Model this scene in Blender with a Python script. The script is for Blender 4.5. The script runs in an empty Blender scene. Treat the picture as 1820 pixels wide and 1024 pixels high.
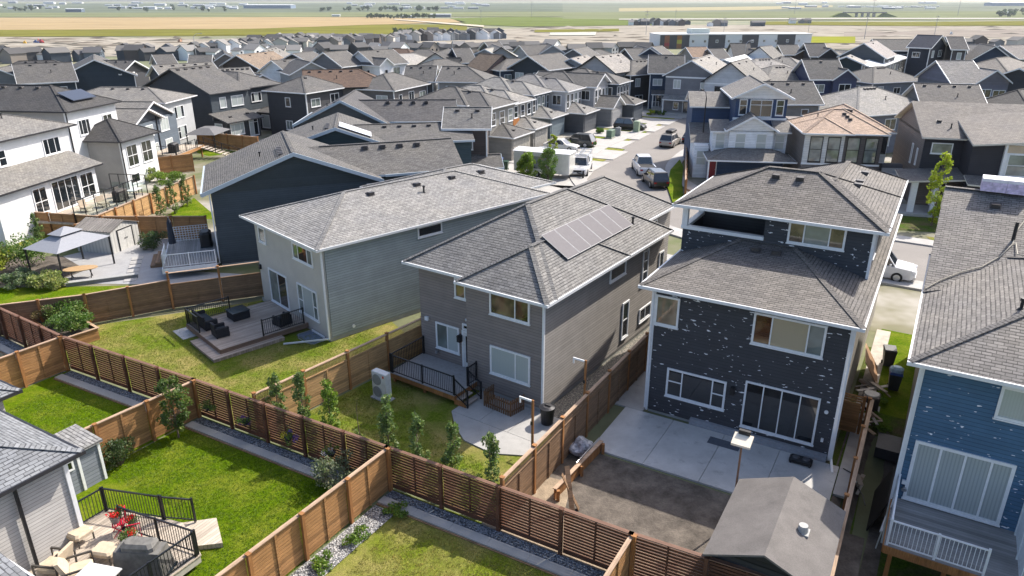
import bpy, bmesh, math, random
from mathutils import Vector, Matrix
S = bpy.context.scene
C = S.collection
R = math.radians
random.seed(7)
# ------------------------------------------------------------------ camera
HC = 18.0                       # drone height above the back yards
PITCH = math.atan(510 / 1290)
cam = bpy.data.cameras.new('camera'); camo = bpy.data.objects.new('camera', cam); C.objects.link(camo)
camo.location = (0, 0, HC); camo.rotation_euler = (math.pi / 2 - PITCH, 0, 0)
cam.sensor_width = 36; cam.lens = 36 * 1290 / 1820; cam.clip_start = 0.1; cam.clip_end = 40000
S.camera = camo
# ------------------------------------------------------------------ sky, sun, exposure
SUN_AZ, SUN_EL = 39.5, 44.5     # direction the light comes from (counter-clockwise from +X)
w = bpy.data.worlds.new('World'); S.world = w; w.use_nodes = True
nt = w.node_tree; nt.nodes.clear()
sky = nt.nodes.new('ShaderNodeTexSky'); sky.sky_type = 'NISHITA'; sky.sun_disc = False
sky.sun_elevation = R(SUN_EL); sky.sun_rotation = R(90 - SUN_AZ); sky.altitude = 1000; sky.air_density = 0.9; sky.dust_density = 6.0; sky.ozone_density = 0.6
bg = nt.nodes.new('ShaderNodeBackground'); bg.inputs[1].default_value = 0.12
wo = nt.nodes.new('ShaderNodeOutputWorld')
nt.links.new(sky.outputs[0], bg.inputs[0]); nt.links.new(bg.outputs[0], wo.inputs[0])
sl = bpy.data.lights.new('sun', 'SUN'); sl.energy = 3.1; sl.angle = R(0.53); sl.color = (1, 0.935, 0.84)
so = bpy.data.objects.new('sun', sl); C.objects.link(so)
sd = Vector((math.cos(R(SUN_EL)) * math.cos(R(SUN_AZ)), math.cos(R(SUN_EL)) * math.sin(R(SUN_AZ)), math.sin(R(SUN_EL))))
so.rotation_euler = sd.to_track_quat('Z', 'Y').to_euler(); so.location = (60, 60, 80)
S.view_settings.view_transform = 'Standard'; S.view_settings.look = 'None'; S.view_settings.gamma = 1.0
S.view_settings.exposure = 1.2
S.cycles.max_bounces = 6; S.cycles.volume_bounces = 0; S.cycles.transparent_max_bounces = 12

# ------------------------------------------------------------------ estimated terrain heights, and image pixels projected to points on it
def ground(x, y):
    r = math.hypot(x, y)
    if r < 185: return 0.0
    if r < 600:
        t = (r - 185) / 415; return -24 * t * t * (3 - 2 * t) 
    if r < 2200: return -24.0
    t = (r - 2200) / 6800
    return -24 + 38 * t
def pixel_to_plane(u, v, z=0.0):  # projects image pixel (u, v) onto the level plane at height z
    x = (u - 910) / 1290; y = (v - 512) / 1290
    d = (x, math.cos(PITCH) - y * math.sin(PITCH), -math.sin(PITCH) - y * math.cos(PITCH))
    t = (z - HC) / d[2]
    return Vector((t * d[0], t * d[1], z))
def pixel_to_ground(u, v, h=0.0):  # casts image pixel (u, v) onto the terrain
    """first point along the sight line that is h above the terrain"""
    x = (u - 910) / 1290; y = (v - 512) / 1290
    d = Vector((x, math.cos(PITCH) - y * math.sin(PITCH), -math.sin(PITCH) - y * math.cos(PITCH)))
    f = lambda t: HC + t * d.z - h - ground(t * d.x, t * d.y)
    a = 5.0; b = a
    while f(b) > 0 and b < 30000: a = b; b *= 1.02
    for i in range(40):
        m = (a + b) / 2
        if f(m) > 0: a = m
        else: b = m
    return Vector((b * d.x, b * d.y, ground(b * d.x, b * d.y)))

# ------------------------------------------------------------------ materials
def _new(name):
    m = bpy.data.materials.new(name); m.use_nodes = True
    n = m.node_tree.nodes; b = n['Principled BSDF']
    return m, n, m.node_tree.links, b
def col(c): return (c[0], c[1], c[2], 1)
def sc(c, k): return (min(1, c[0] * k), min(1, c[1] * k), min(1, c[2] * k))
MC = {}
def cached(f):
    def g(*a, **k):
        key = (f.__name__,) + a + tuple(sorted(k.items()))
        if key not in MC: MC[key] = f(*a, **k)
        return MC[key]
    return g
def noise(n, l, vec, scale, detail=3, rough=0.6):
    t = n.new('ShaderNodeTexNoise'); t.inputs['Scale'].default_value = scale; t.inputs['Detail'].default_value = detail; t.inputs['Roughness'].default_value = rough
    if vec: l.new(vec, t.inputs['Vector'])
    return t.outputs['Fac']
def ramp(n, l, fac, stops):
    r = n.new('ShaderNodeValToRGB'); e = r.color_ramp.elements
    while len(e) < len(stops): e.new(0.5)
    for i, (p, c) in enumerate(stops): e[i].position = p; e[i].color = col(c) if not isinstance(c, (int, float)) else (c, c, c, 1)
    l.new(fac, r.inputs[0]); return r.outputs[0]
def mix(n, l, a, b, fac, mode='MIX'):
    m = n.new('ShaderNodeMix'); m.data_type = 'RGBA'; m.blend_type = mode
    for s, x in ((m.inputs[0], fac), (m.inputs[6], a), (m.inputs[7], b)):
        if isinstance(x, (int, float)): s.default_value = x
        elif isinstance(x, tuple): s.default_value = col(x)
        else: l.new(x, s)
    return m.outputs[2]
def mth(n, l, op, a, b=None):
    m = n.new('ShaderNodeMath'); m.operation = op
    for s, x in ((m.inputs[0], a), (m.inputs[1], b)):
        if x is None: continue
        if isinstance(x, (int, float)): s.default_value = x
        else: l.new(x, s)
    return m.outputs[0]
def bump(n, l, b, h, strength, dist):
    u = n.new('ShaderNodeBump'); u.inputs['Strength'].default_value = strength; u.inputs['Distance'].default_value = dist
    l.new(h, u.inputs['Height']); l.new(u.outputs[0], b.inputs['Normal'])
def uvn(n): return n.new('ShaderNodeTexCoord').outputs['UV']
def wpos(n): return n.new('ShaderNodeNewGeometry').outputs['Position']
@cached
def plain(name, c, rough=0.6, metal=0.0, var=0.12, vs=6.0, spec=0.4):
    m, n, l, b = _new(name)
    f = noise(n, l, wpos(n), vs, 4)
    l.new(ramp(n, l, f, [(0.3, sc(c, 1 - var)), (0.7, sc(c, 1 + var))]), b.inputs['Base Color'])
    b.inputs['Roughness'].default_value = rough; b.inputs['Metallic'].default_value = metal; b.inputs['Specular IOR Level'].default_value = spec
    return m
@cached
def siding(name, c, lap=0.15, chips=False):
    m, n, l, b = _new(name)
    uv = uvn(n); s = n.new('ShaderNodeSeparateXYZ'); l.new(uv, s.inputs[0])
    fr = mth(n, l, 'FRACT', mth(n, l, 'DIVIDE', s.outputs[1], lap))
    f = noise(n, l, wpos(n), 1.3, 5)
    base = ramp(n, l, f, [(0.25, sc(c, 0.88)), (0.75, sc(c, 1.1))])
    # plank to plank tone and thin shadow lines painted along the laps
    row = mth(n, l, 'FLOOR', mth(n, l, 'DIVIDE', s.outputs[1], lap))
    wn = n.new('ShaderNodeTexWhiteNoise'); wn.noise_dimensions = '1D'; l.new(row, wn.inputs['W'])
    base = mix(n, l, base, ramp(n, l, wn.outputs['Value'], [(0, 0.86), (1, 1.0)]), 1.0, 'MULTIPLY')
    base = mix(n, l, base, ramp(n, l, fr, [(0.0, 0.5), (0.1, 0.62), (0.16, 1.0), (1, 1.0)]), 1.0, 'MULTIPLY')
    if chips:   # places where hail has knocked the paint off
        mp = n.new('ShaderNodeMapping'); mp.inputs['Scale'].default_value = (0.9, 2.7, 1); l.new(uv, mp.inputs[0])
        v = n.new('ShaderNodeTexNoise'); v.inputs['Scale'].default_value = 3.3; v.inputs['Detail'].default_value = 2.0; v.inputs['Roughness'].default_value = 0.5; l.new(mp.outputs[0], v.inputs['Vector'])
        big = noise(n, l, uv, 0.33, 2)
        k = mth(n, l, 'ADD', v.outputs['Fac'], mth(n, l, 'MULTIPLY', mth(n, l, 'SUBTRACT', big, 0.5), 0.12))
        base = mix(n, l, base, (0.75, 0.76, 0.78), ramp(n, l, k, [(0.669, 0.0), (0.681, 1.0)]))
    l.new(base, b.inputs['Base Color']); b.inputs['Roughness'].default_value = 0.6; b.inputs['Specular IOR Level'].default_value = 0.3
    bump(n, l, b, mth(n, l, 'SUBTRACT', 1.0, fr), 1.0, 0.036)
    return m
@cached
def panelled(name, c):
    m, n, l, b = _new(name)
    f = noise(n, l, wpos(n), 1.1, 5)
    l.new(ramp(n, l, f, [(0.25, sc(c, 0.9)), (0.75, sc(c, 1.08))]), b.inputs['Base Color']); b.inputs['Roughness'].default_value = 0.75
    bump(n, l, b, noise(n, l, wpos(n), 60, 2), 0.25, 0.01)
    return m
@cached
def shingle(name, c, warm=0.0):
    m, n, l, b = _new(name)
    uv = uvn(n)
    t = n.new('ShaderNodeTexBrick'); l.new(uv, t.inputs['Vector']); t.offset = 0.37; t.offset_frequency = 2; t.squash = 1
    t.inputs['Scale'].default_value = 1; t.inputs['Brick Width'].default_value = 0.3; t.inputs['Row Height'].default_value = 0.15
    t.inputs['Mortar Size'].default_value = 0.014; t.inputs['Mortar Smooth'].default_value = 0.3; t.inputs['Bias'].default_value = 0.0
    t.inputs['Color1'].default_value = col(sc(c, 0.8)); t.inputs['Color2'].default_value = col(sc(c, 1.2)); t.inputs['Mortar'].default_value = col(sc(c, 0.38))
    f = noise(n, l, wpos(n), 0.5, 4)
    o = mix(n, l, t.outputs['Color'], ramp(n, l, f, [(0.25, (0.84, 0.85, 0.88)), (0.75, (1.1, 1.08, 1.03))]), 1.0, 'MULTIPLY')
    g = noise(n, l, wpos(n), 45, 2)
    o = mix(n, l, o, ramp(n, l, g, [(0.3, 0.8), (0.7, 1.2)]), 1.0, 'MULTIPLY')
    s = n.new('ShaderNodeSeparateXYZ'); l.new(uv, s.inputs[0])
    fr = mth(n, l, 'FRACT', mth(n, l, 'DIVIDE', s.outputs[1], 0.15))
    mp = n.new('ShaderNodeMapping'); mp.inputs['Scale'].default_value = (1.6, 6.7, 1); l.new(uv, mp.inputs[0])   # laminated tabs: shadow dashes painted under some of the courses
    tab_shade = ramp(n, l, noise(n, l, mp.outputs[0], 1.0, 2), [(0.46, 0.0), (0.54, 1.0)])
    o = mix(n, l, o, mix(n, l, o, (0.45, 0.45, 0.47), 1.0, 'MULTIPLY'), mth(n, l, 'MULTIPLY', tab_shade, ramp(n, l, fr, [(0.0, 1.0), (0.2, 1.0), (0.34, 0.0)])))
    l.new(o, b.inputs['Base Color']); b.inputs['Roughness'].default_value = 0.85; b.inputs['Specular IOR Level'].default_value = 0.35
    bump(n, l, b, mth(n, l, 'SUBTRACT', 1.0, fr), 0.8, 0.022)
    return m
@cached
def wood(name, c, plank=0.14, axis=1, gap=0.5, grain=0.3):
    m, n, l, b = _new(name)
    uv = uvn(n); s = n.new('ShaderNodeSeparateXYZ'); l.new(uv, s.inputs[0])
    q = mth(n, l, 'DIVIDE', s.outputs[axis], plank)
    fr = mth(n, l, 'FRACT', q)
    wn = n.new('ShaderNodeTexWhiteNoise'); wn.noise_dimensions = '1D'; l.new(mth(n, l, 'FLOOR', q), wn.inputs['W'])
    mp = n.new('ShaderNodeMapping'); mp.inputs['Scale'].default_value = (1.2, 16, 1) if axis == 1 else (16, 1.2, 1); l.new(uv, mp.inputs[0])
    f = noise(n, l, mp.outputs[0], 2.0, 5)
    base = ramp(n, l, f, [(0.3, sc(c, 1 - grain)), (0.7, sc(c, 1 + grain))])
    base = mix(n, l, base, ramp(n, l, wn.outputs['Value'], [(0, 0.72), (1, 1.1)]), 1.0, 'MULTIPLY')
    base = mix(n, l, base, ramp(n, l, fr, [(0.0, gap), (0.07, gap), (0.11, 1.0), (1, 1.0)]), 1.0, 'MULTIPLY')
    big = noise(n, l, wpos(n), 0.8, 4)
    base = mix(n, l, base, ramp(n, l, big, [(0.3, 0.82), (0.7, 1.1)]), 1.0, 'MULTIPLY')
    l.new(base, b.inputs['Base Color']); b.inputs['Roughness'].default_value = 0.7; b.inputs['Specular IOR Level'].default_value = 0.3
    bump(n, l, b, ramp(n, l, fr, [(0, 0.0), (0.1, 1.0)]), 0.5, 0.01)
    return m
@cached
def turf(name, c1, c2, c3, patch=0.35, amount=0.5):
    m, n, l, b = _new(name)
    p = wpos(n)
    a = ramp(n, l, noise(n, l, p, 9, 6, 0.75), [(0.32, sc(c1, 0.62)), (0.5, c1), (0.68, c2)])
    k = ramp(n, l, noise(n, l, p, patch, 5, 0.62), [(amount - 0.1, 0.0), (amount + 0.15, 1.0)])
    a = mix(n, l, a, mix(n, l, c3, ramp(n, l, noise(n, l, p, 14, 5, 0.7), [(0.3, 0.6), (0.7, 1.25)]), 1.0, 'MULTIPLY'), k)
    a = mix(n, l, a, ramp(n, l, noise(n, l, p, 55, 3, 0.8), [(0.3, 0.55), (0.7, 1.4)]), 1.0, 'MULTIPLY')
    l.new(a, b.inputs['Base Color']); b.inputs['Roughness'].default_value = 0.95; b.inputs['Specular IOR Level'].default_value = 0.04
    bump(n, l, b, noise(n, l, p, 30, 4, 0.8), 0.8, 0.06)
    return m
@cached
def mineral(name, c, scale=3.0, var=0.2, fine=60, cracks=0.0, rough=0.85, stain=0.0, bumpd=0.004):
    m, n, l, b = _new(name)
    p = wpos(n)
    a = ramp(n, l, noise(n, l, p, scale, 6, 0.65), [(0.28, sc(c, 1 - var)), (0.72, sc(c, 1 + var))])
    a = mix(n, l, a, ramp(n, l, noise(n, l, p, fine, 3, 0.7), [(0.3, 0.82), (0.7, 1.15)]), 1.0, 'MULTIPLY')
    if stain:
        a = mix(n, l, a, ramp(n, l, noise(n, l, p, 1.4, 6, 0.7), [(0.55, 0.0), (0.72, stain)]), 0.5, 'SUBTRACT') if False else mix(n, l, a, sc(c, 0.45), ramp(n, l, noise(n, l, p, 1.7, 7, 0.72), [(0.56, 0.0), (0.74, stain)]))
    l.new(a, b.inputs['Base Color']); b.inputs['Roughness'].default_value = rough; b.inputs['Specular IOR Level'].default_value = 0.3
    bump(n, l, b, noise(n, l, p, fine, 3, 0.7), 0.5, bumpd)
    return m
@cached
def pebbles(name, c, scale=16):
    m, n, l, b = _new(name)
    v = n.new('ShaderNodeTexVoronoi'); v.inputs['Scale'].default_value = scale; l.new(wpos(n), v.inputs['Vector'])
    a = mix(n, l, ramp(n, l, v.outputs['Distance'], [(0.0, 1.1), (0.45, 0.75), (0.75, 0.2)]), c, 1.0, 'MULTIPLY')
    s = n.new('ShaderNodeSeparateColor'); l.new(v.outputs['Color'], s.inputs[0])
    a = mix(n, l, a, ramp(n, l, s.outputs[0], [(0, (0.5, 0.53, 0.58)), (0.5, (1, 1, 1)), (1, (1.6, 1.55, 1.5))]), 1.0, 'MULTIPLY')
    l.new(a, b.inputs['Base Color']); b.inputs['Roughness'].default_value = 0.8
    bump(n, l, b, mth(n, l, 'SUBTRACT', 1.0, v.outputs['Distance']), 1.0, 0.05)
    return m
@cached
def glass(name, c=(0.012, 0.016, 0.02), rough=0.04, var=0.5):
    m, n, l, b = _new(name)
    f = noise(n, l, wpos(n), 0.9, 2)
    l.new(ramp(n, l, f, [(0.35, sc(c, 1 - var)), (0.65, sc(c, 1 + var))]), b.inputs['Base Color'])
    b.inputs['Roughness'].default_value = rough; b.inputs['Specular IOR Level'].default_value = 0.9; b.inputs['IOR'].default_value = 1.52
    b.inputs['Coat Weight'].default_value = 0.6; b.inputs['Coat Roughness'].default_value = 0.02
    bump(n, l, b, noise(n, l, wpos(n), 1.2, 1), 0.06, 0.05)
    return m
@cached
def blinds(name, c=(0.42, 0.45, 0.45), stripe=0.11, dark=0.75):
    m, n, l, b = _new(name)
    s = n.new('ShaderNodeSeparateXYZ'); l.new(uvn(n), s.inputs[0])
    fr = mth(n, l, 'FRACT', mth(n, l, 'DIVIDE', s.outputs[0], stripe))
    a = mix(n, l, ramp(n, l, fr, [(0.0, dark), (0.25, dark), (0.4, 1.0), (0.9, 1.0), (1.0, dark)]), c, 1.0, 'MULTIPLY')
    l.new(a, b.inputs['Base Color']); b.inputs['Roughness'].default_value = 0.5
    b.inputs['Coat Weight'].default_value = 1.0; b.inputs['Coat Roughness'].default_value = 0.03
    return m
@cached
def leaf(name, c, var=0.35):
    m, n, l, b = _new(name)
    oi = n.new('ShaderNodeAttribute'); oi.attribute_name = 'tone'
    a = mix(n, l, noise(n, l, wpos(n), 2.2, 2), oi.outputs['Fac'], 0.6)
    l.new(ramp(n, l, a, [(0.2, sc(c, 1 - var)), (0.55, c), (0.85, (min(1, c[0] * 1.7 + 0.02), c[1] * 1.35, c[2] * 1.15))]), b.inputs['Base Color'])
    b.inputs['Roughness'].default_value = 0.55; b.inputs['Specular IOR Level'].default_value = 0.35
    tr = n.new('ShaderNodeBsdfTranslucent'); tr.inputs[0].default_value = col((c[0] * 1.6, c[1] * 1.8, c[2]))
    mx = n.new('ShaderNodeMixShader'); mx.inputs[0].default_value = 0.3
    l.new(b.outputs[0], mx.inputs[1]); l.new(tr.outputs[0], mx.inputs[2]); l.new(mx.outputs[0], n['Material Output'].inputs[0])
    return m
@cached
def paint(name, c, rough=0.3, metal=0.0):
    m, n, l, b = _new(name)
    f = noise(n, l, wpos(n), 3, 3)
    l.new(ramp(n, l, f, [(0.3, sc(c, 0.92)), (0.7, sc(c, 1.06))]), b.inputs['Base Color'])
    b.inputs['Roughness'].default_value = rough; b.inputs['Metallic'].default_value = metal
    b.inputs['Coat Weight'].default_value = 0.5; b.inputs['Coat Roughness'].default_value = 0.08
    return m

VINYL = plain('white_vinyl', (0.72, 0.73, 0.74), 0.45, var=0.06)
ALU_WHITE = plain('white_aluminium', (0.7, 0.71, 0.72), 0.4, var=0.06)
ALU_BLACK = plain('black_aluminium', (0.012, 0.013, 0.016), 0.4)
BLACK = plain('black_plastic', (0.015, 0.015, 0.017), 0.5)
RUBBER = plain('rubber', (0.014, 0.014, 0.014), 0.85)
STEEL = plain('galvanised_steel', (0.45, 0.46, 0.48), 0.35, 0.8)
GLASS = glass('window_glass'); GLASS_WARM = glass('warm_reflection_glass', (0.10, 0.075, 0.045), 0.05, 0.9)  # warm variant: reflected fence tint painted into the base colour
GLASS_GREY = glass('curtained_glass', (0.16, 0.19, 0.18), 0.06, 0.35)
BLIND = blinds('vertical_blind_glass', (0.36, 0.40, 0.40), 0.11, 0.8); BLIND_FINE = blinds('closed_blind_glass', (0.40, 0.44, 0.43), 0.09, 0.93)
CONCRETE = mineral('concrete', (0.39, 0.378, 0.36), 0.9, 0.13, 70, stain=0.35)
PATIO = mineral('patio_concrete', (0.52, 0.505, 0.48), 0.8, 0.16, 60, stain=0.7)
FOUND = mineral('foundation_concrete', (0.36, 0.36, 0.35), 1.5, 0.15)
ASPHALT = mineral('asphalt', (0.225, 0.208, 0.192), 0.25, 0.1, 90, stain=0.25)
GRAVEL_BLUE = pebbles('blue_grey_gravel', (0.26, 0.29, 0.33), 17); GRAVEL_LIGHT = pebbles('light_gravel', (0.36, 0.36, 0.36), 15)
GRAVEL_TAN = pebbles('tan_gravel', (0.36, 0.33, 0.28), 22)
SOIL = mineral('bare_soil', (0.115, 0.097, 0.08), 1.3, 0.65, 14, bumpd=0.05); SOIL_DRY = mineral('dry_soil', (0.30, 0.235, 0.165), 1.6, 0.35, 16, bumpd=0.05)
CEDAR = wood('cedar_boards', (0.42, 0.22, 0.09)); CEDAR_POST = wood('cedar_post', (0.36, 0.165, 0.06), 0.3, 0, 0.9)
CEDAR_NEW = wood('pale_cedar_boards', (0.52, 0.32, 0.15)); 
BROWN = wood('dark_stained_slats', (0.125, 0.055, 0.032), 0.3, 1, 0.95); BROWN_CAP = wood('stained_cap', (0.20, 0.11, 0.075), 0.3, 1, 0.95)
CAP = wood('weathered_cap', (0.46, 0.32, 0.22), 0.4, 1, 0.95)
GREYWOOD = wood('weathered_boards', (0.25, 0.155, 0.09))
DECK = wood('grey_brown_decking', (0.42, 0.345, 0.285), 0.14, 0, 0.45, 0.15)
DECK_GREY = wood('grey_decking', (0.30, 0.29, 0.28), 0.14, 1, 0.6, 0.12)
DECK_PALE = wood('pale_decking', (0.50, 0.43, 0.35), 0.14, 0, 0.4, 0.15)
BARK = mineral('bark', (0.16, 0.12, 0.09), 8, 0.3, 60)
LUSH = turf('lush_lawn', (0.085, 0.15, 0.003), (0.15, 0.215, 0.006), (0.21, 0.235, 0.025), 0.6, 0.56)
TIRED = turf('tired_lawn', (0.12, 0.175, 0.015), (0.21, 0.25, 0.03), (0.31, 0.265, 0.09), 0.5, 0.5)
DRYLAWN = turf('dry_lawn', (0.14, 0.185, 0.015), (0.22, 0.25, 0.03), (0.31, 0.275, 0.09), 0.45, 0.5)
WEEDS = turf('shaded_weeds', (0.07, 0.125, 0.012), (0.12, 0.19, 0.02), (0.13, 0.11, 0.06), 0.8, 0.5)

# ------------------------------------------------------------------ mesh builder
def tagit(o, label=None, cat=None, group=None, kind=None):
    if label: o['label'] = label
    if cat: o['category'] = cat
    if group: o['group'] = group
    if kind: o['kind'] = kind
    return o
def empty(name, loc, rz=0, label=None, cat=None, group=None):
    o = bpy.data.objects.new(name, None); C.objects.link(o); o.empty_display_size = 0.3
    o.location = loc; o.rotation_euler = (0, 0, rz)
    return tagit(o, label, cat, group)
class M:
    def __init__(s): s.v = []; s.f = []; s.mi = []; s.m = 0; s.T = None
    def poly(s, pts):
        k = len(s.v)
        for p in pts:
            p = Vector(p)
            if s.T is not None: p = s.T @ p
            s.v.append(p)
        s.f.append(tuple(range(k, k + len(pts)))); s.mi.append(s.m); return s
    def box(s, x0, y0, z0, x1, y1, z1):
        a = [(x0, y0, z0), (x1, y0, z0), (x1, y1, z0), (x0, y1, z0), (x0, y0, z1), (x1, y0, z1), (x1, y1, z1), (x0, y1, z1)]
        for q in ((3, 2, 1, 0), (4, 5, 6, 7), (0, 1, 5, 4), (1, 2, 6, 5), (2, 3, 7, 6), (3, 0, 4, 7)): s.poly([a[i] for i in q])
        return s
    def bevbox(s, x0, y0, z0, x1, y1, z1, b):   # box with chamfered upright edges and top
        o = [(x0 + b, y0), (x1 - b, y0), (x1, y0 + b), (x1, y1 - b), (x1 - b, y1), (x0 + b, y1), (x0, y1 - b), (x0, y0 + b)]
        cx, cy = (x0 + x1) / 2, (y0 + y1) / 2
        i = [(p[0] + (b if p[0] < cx else -b), p[1] + (b if p[1] < cy else -b)) for p in o]
        s.prism(o, z0, z1 - b, top=False)
        for k in range(8):
            j = (k + 1) % 8
            s.poly([(*o[k], z1 - b), (*o[j], z1 - b), (*i[j], z1), (*i[k], z1)])
        s.poly([(*p, z1) for p in i]); return s
    def prism(s, pts, z0, z1, top=True, bot=True):
        n = len(pts)
        for k in range(n):
            j = (k + 1) % n
            s.poly([(*pts[k], z0), (*pts[j], z0), (*pts[j], z1), (*pts[k], z1)])
        if top: s.poly([(*p, z1) for p in pts])
        if bot: s.poly([(*p, z0) for p in pts][::-1])
        return s
    def hexa(s, b, t):   # bottom ring and top ring of the same length
        n = len(b)
        for k in range(n):
            j = (k + 1) % n; s.poly([b[k], b[j], t[j], t[k]])
        s.poly(t); s.poly(b[::-1]); return s
    def beam(s, p, q, w, h=None, up=(0, 0, 1)):
        h = h or w; p = Vector(p); q = Vector(q); d = (q - p).normalized(); u = Vector(up)
        if abs(d.dot(u)) > 0.98: u = Vector((1, 0, 0))
        a = d.cross(u).normalized() * w / 2; c = a.cross(d).normalized() * h / 2
        s.hexa([p - a - c, p + a - c, p + a + c, p - a + c], [q - a - c, q + a - c, q + a + c, q - a + c]); return s
    def cyl(s, p, q, r0, r1=None, n=10):
        r1 = r0 if r1 is None else r1; p = Vector(p); q = Vector(q); d = (q - p).normalized(); u = Vector((0, 0, 1))
        if abs(d.z) > 0.98: u = Vector((1, 0, 0))
        a = d.cross(u).normalized(); c = a.cross(d)
        ring = lambda o, r: [o + (a * math.cos(2 * math.pi * k / n) + c * math.sin(2 * math.pi * k / n)) * r for k in range(n)]
        A, B = ring(p, r0), ring(q, r1)
        for k in range(n):
            j = (k + 1) % n; s.poly([A[k], A[j], B[j], B[k]])
        s.poly(B); s.poly(A[::-1]); return s
    def tube(s, pts, r, n=8):
        for a, b in zip(pts, pts[1:]): s.cyl(a, b, r, r, n)
        return s
    def build(s, name, mat, parent=None, loc=None, rz=None, smooth=False, weld=False, mesh_only=False):
        me = bpy.data.meshes.new(name)
        me.from_pydata(s.v, [], s.f)
        if isinstance(mat, (list, tuple)):
            for x in mat: me.materials.append(x)
            me.polygons.foreach_set('material_index', s.mi)
        else: me.materials.append(mat)
        uv = me.uv_layers.new(name='UVMap').data
        for p in me.polygons:
            nrm = p.normal
            if abs(nrm.z) > 0.985: t = Vector((1, 0, 0)); b = Vector((0, 1, 0))
            else:
                t = Vector((-nrm.y, nrm.x, 0)).normalized(); b = nrm.cross(t)
                if b.z < 0: b = -b
            for li in p.loop_indices:
                co = me.vertices[me.loops[li].vertex_index].co
                uv[li].uv = (co.dot(t), co.dot(b))
        if weld:
            bm = bmesh.new(); bm.from_mesh(me); bmesh.ops.remove_doubles(bm, verts=bm.verts, dist=0.0005); bm.to_mesh(me); bm.free()
        if smooth:
            me.polygons.foreach_set('use_smooth', [True] * len(me.polygons))
        me.update()
        if mesh_only: return me
        return link(name, me, parent, loc, rz)
def link(name, me, parent=None, loc=None, rz=None):
    o = bpy.data.objects.new(name, me); C.objects.link(o)
    if parent: o.parent = parent
    if loc is not None: o.location = loc
    if rz is not None: o.rotation_euler = (0, 0, rz)
    return o
def copy_tree(o, parent=None):
    c = o.copy(); C.objects.link(c)
    if parent: c.parent = parent
    for ch in list(o.children): copy_tree(ch, c)
    return c

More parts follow.
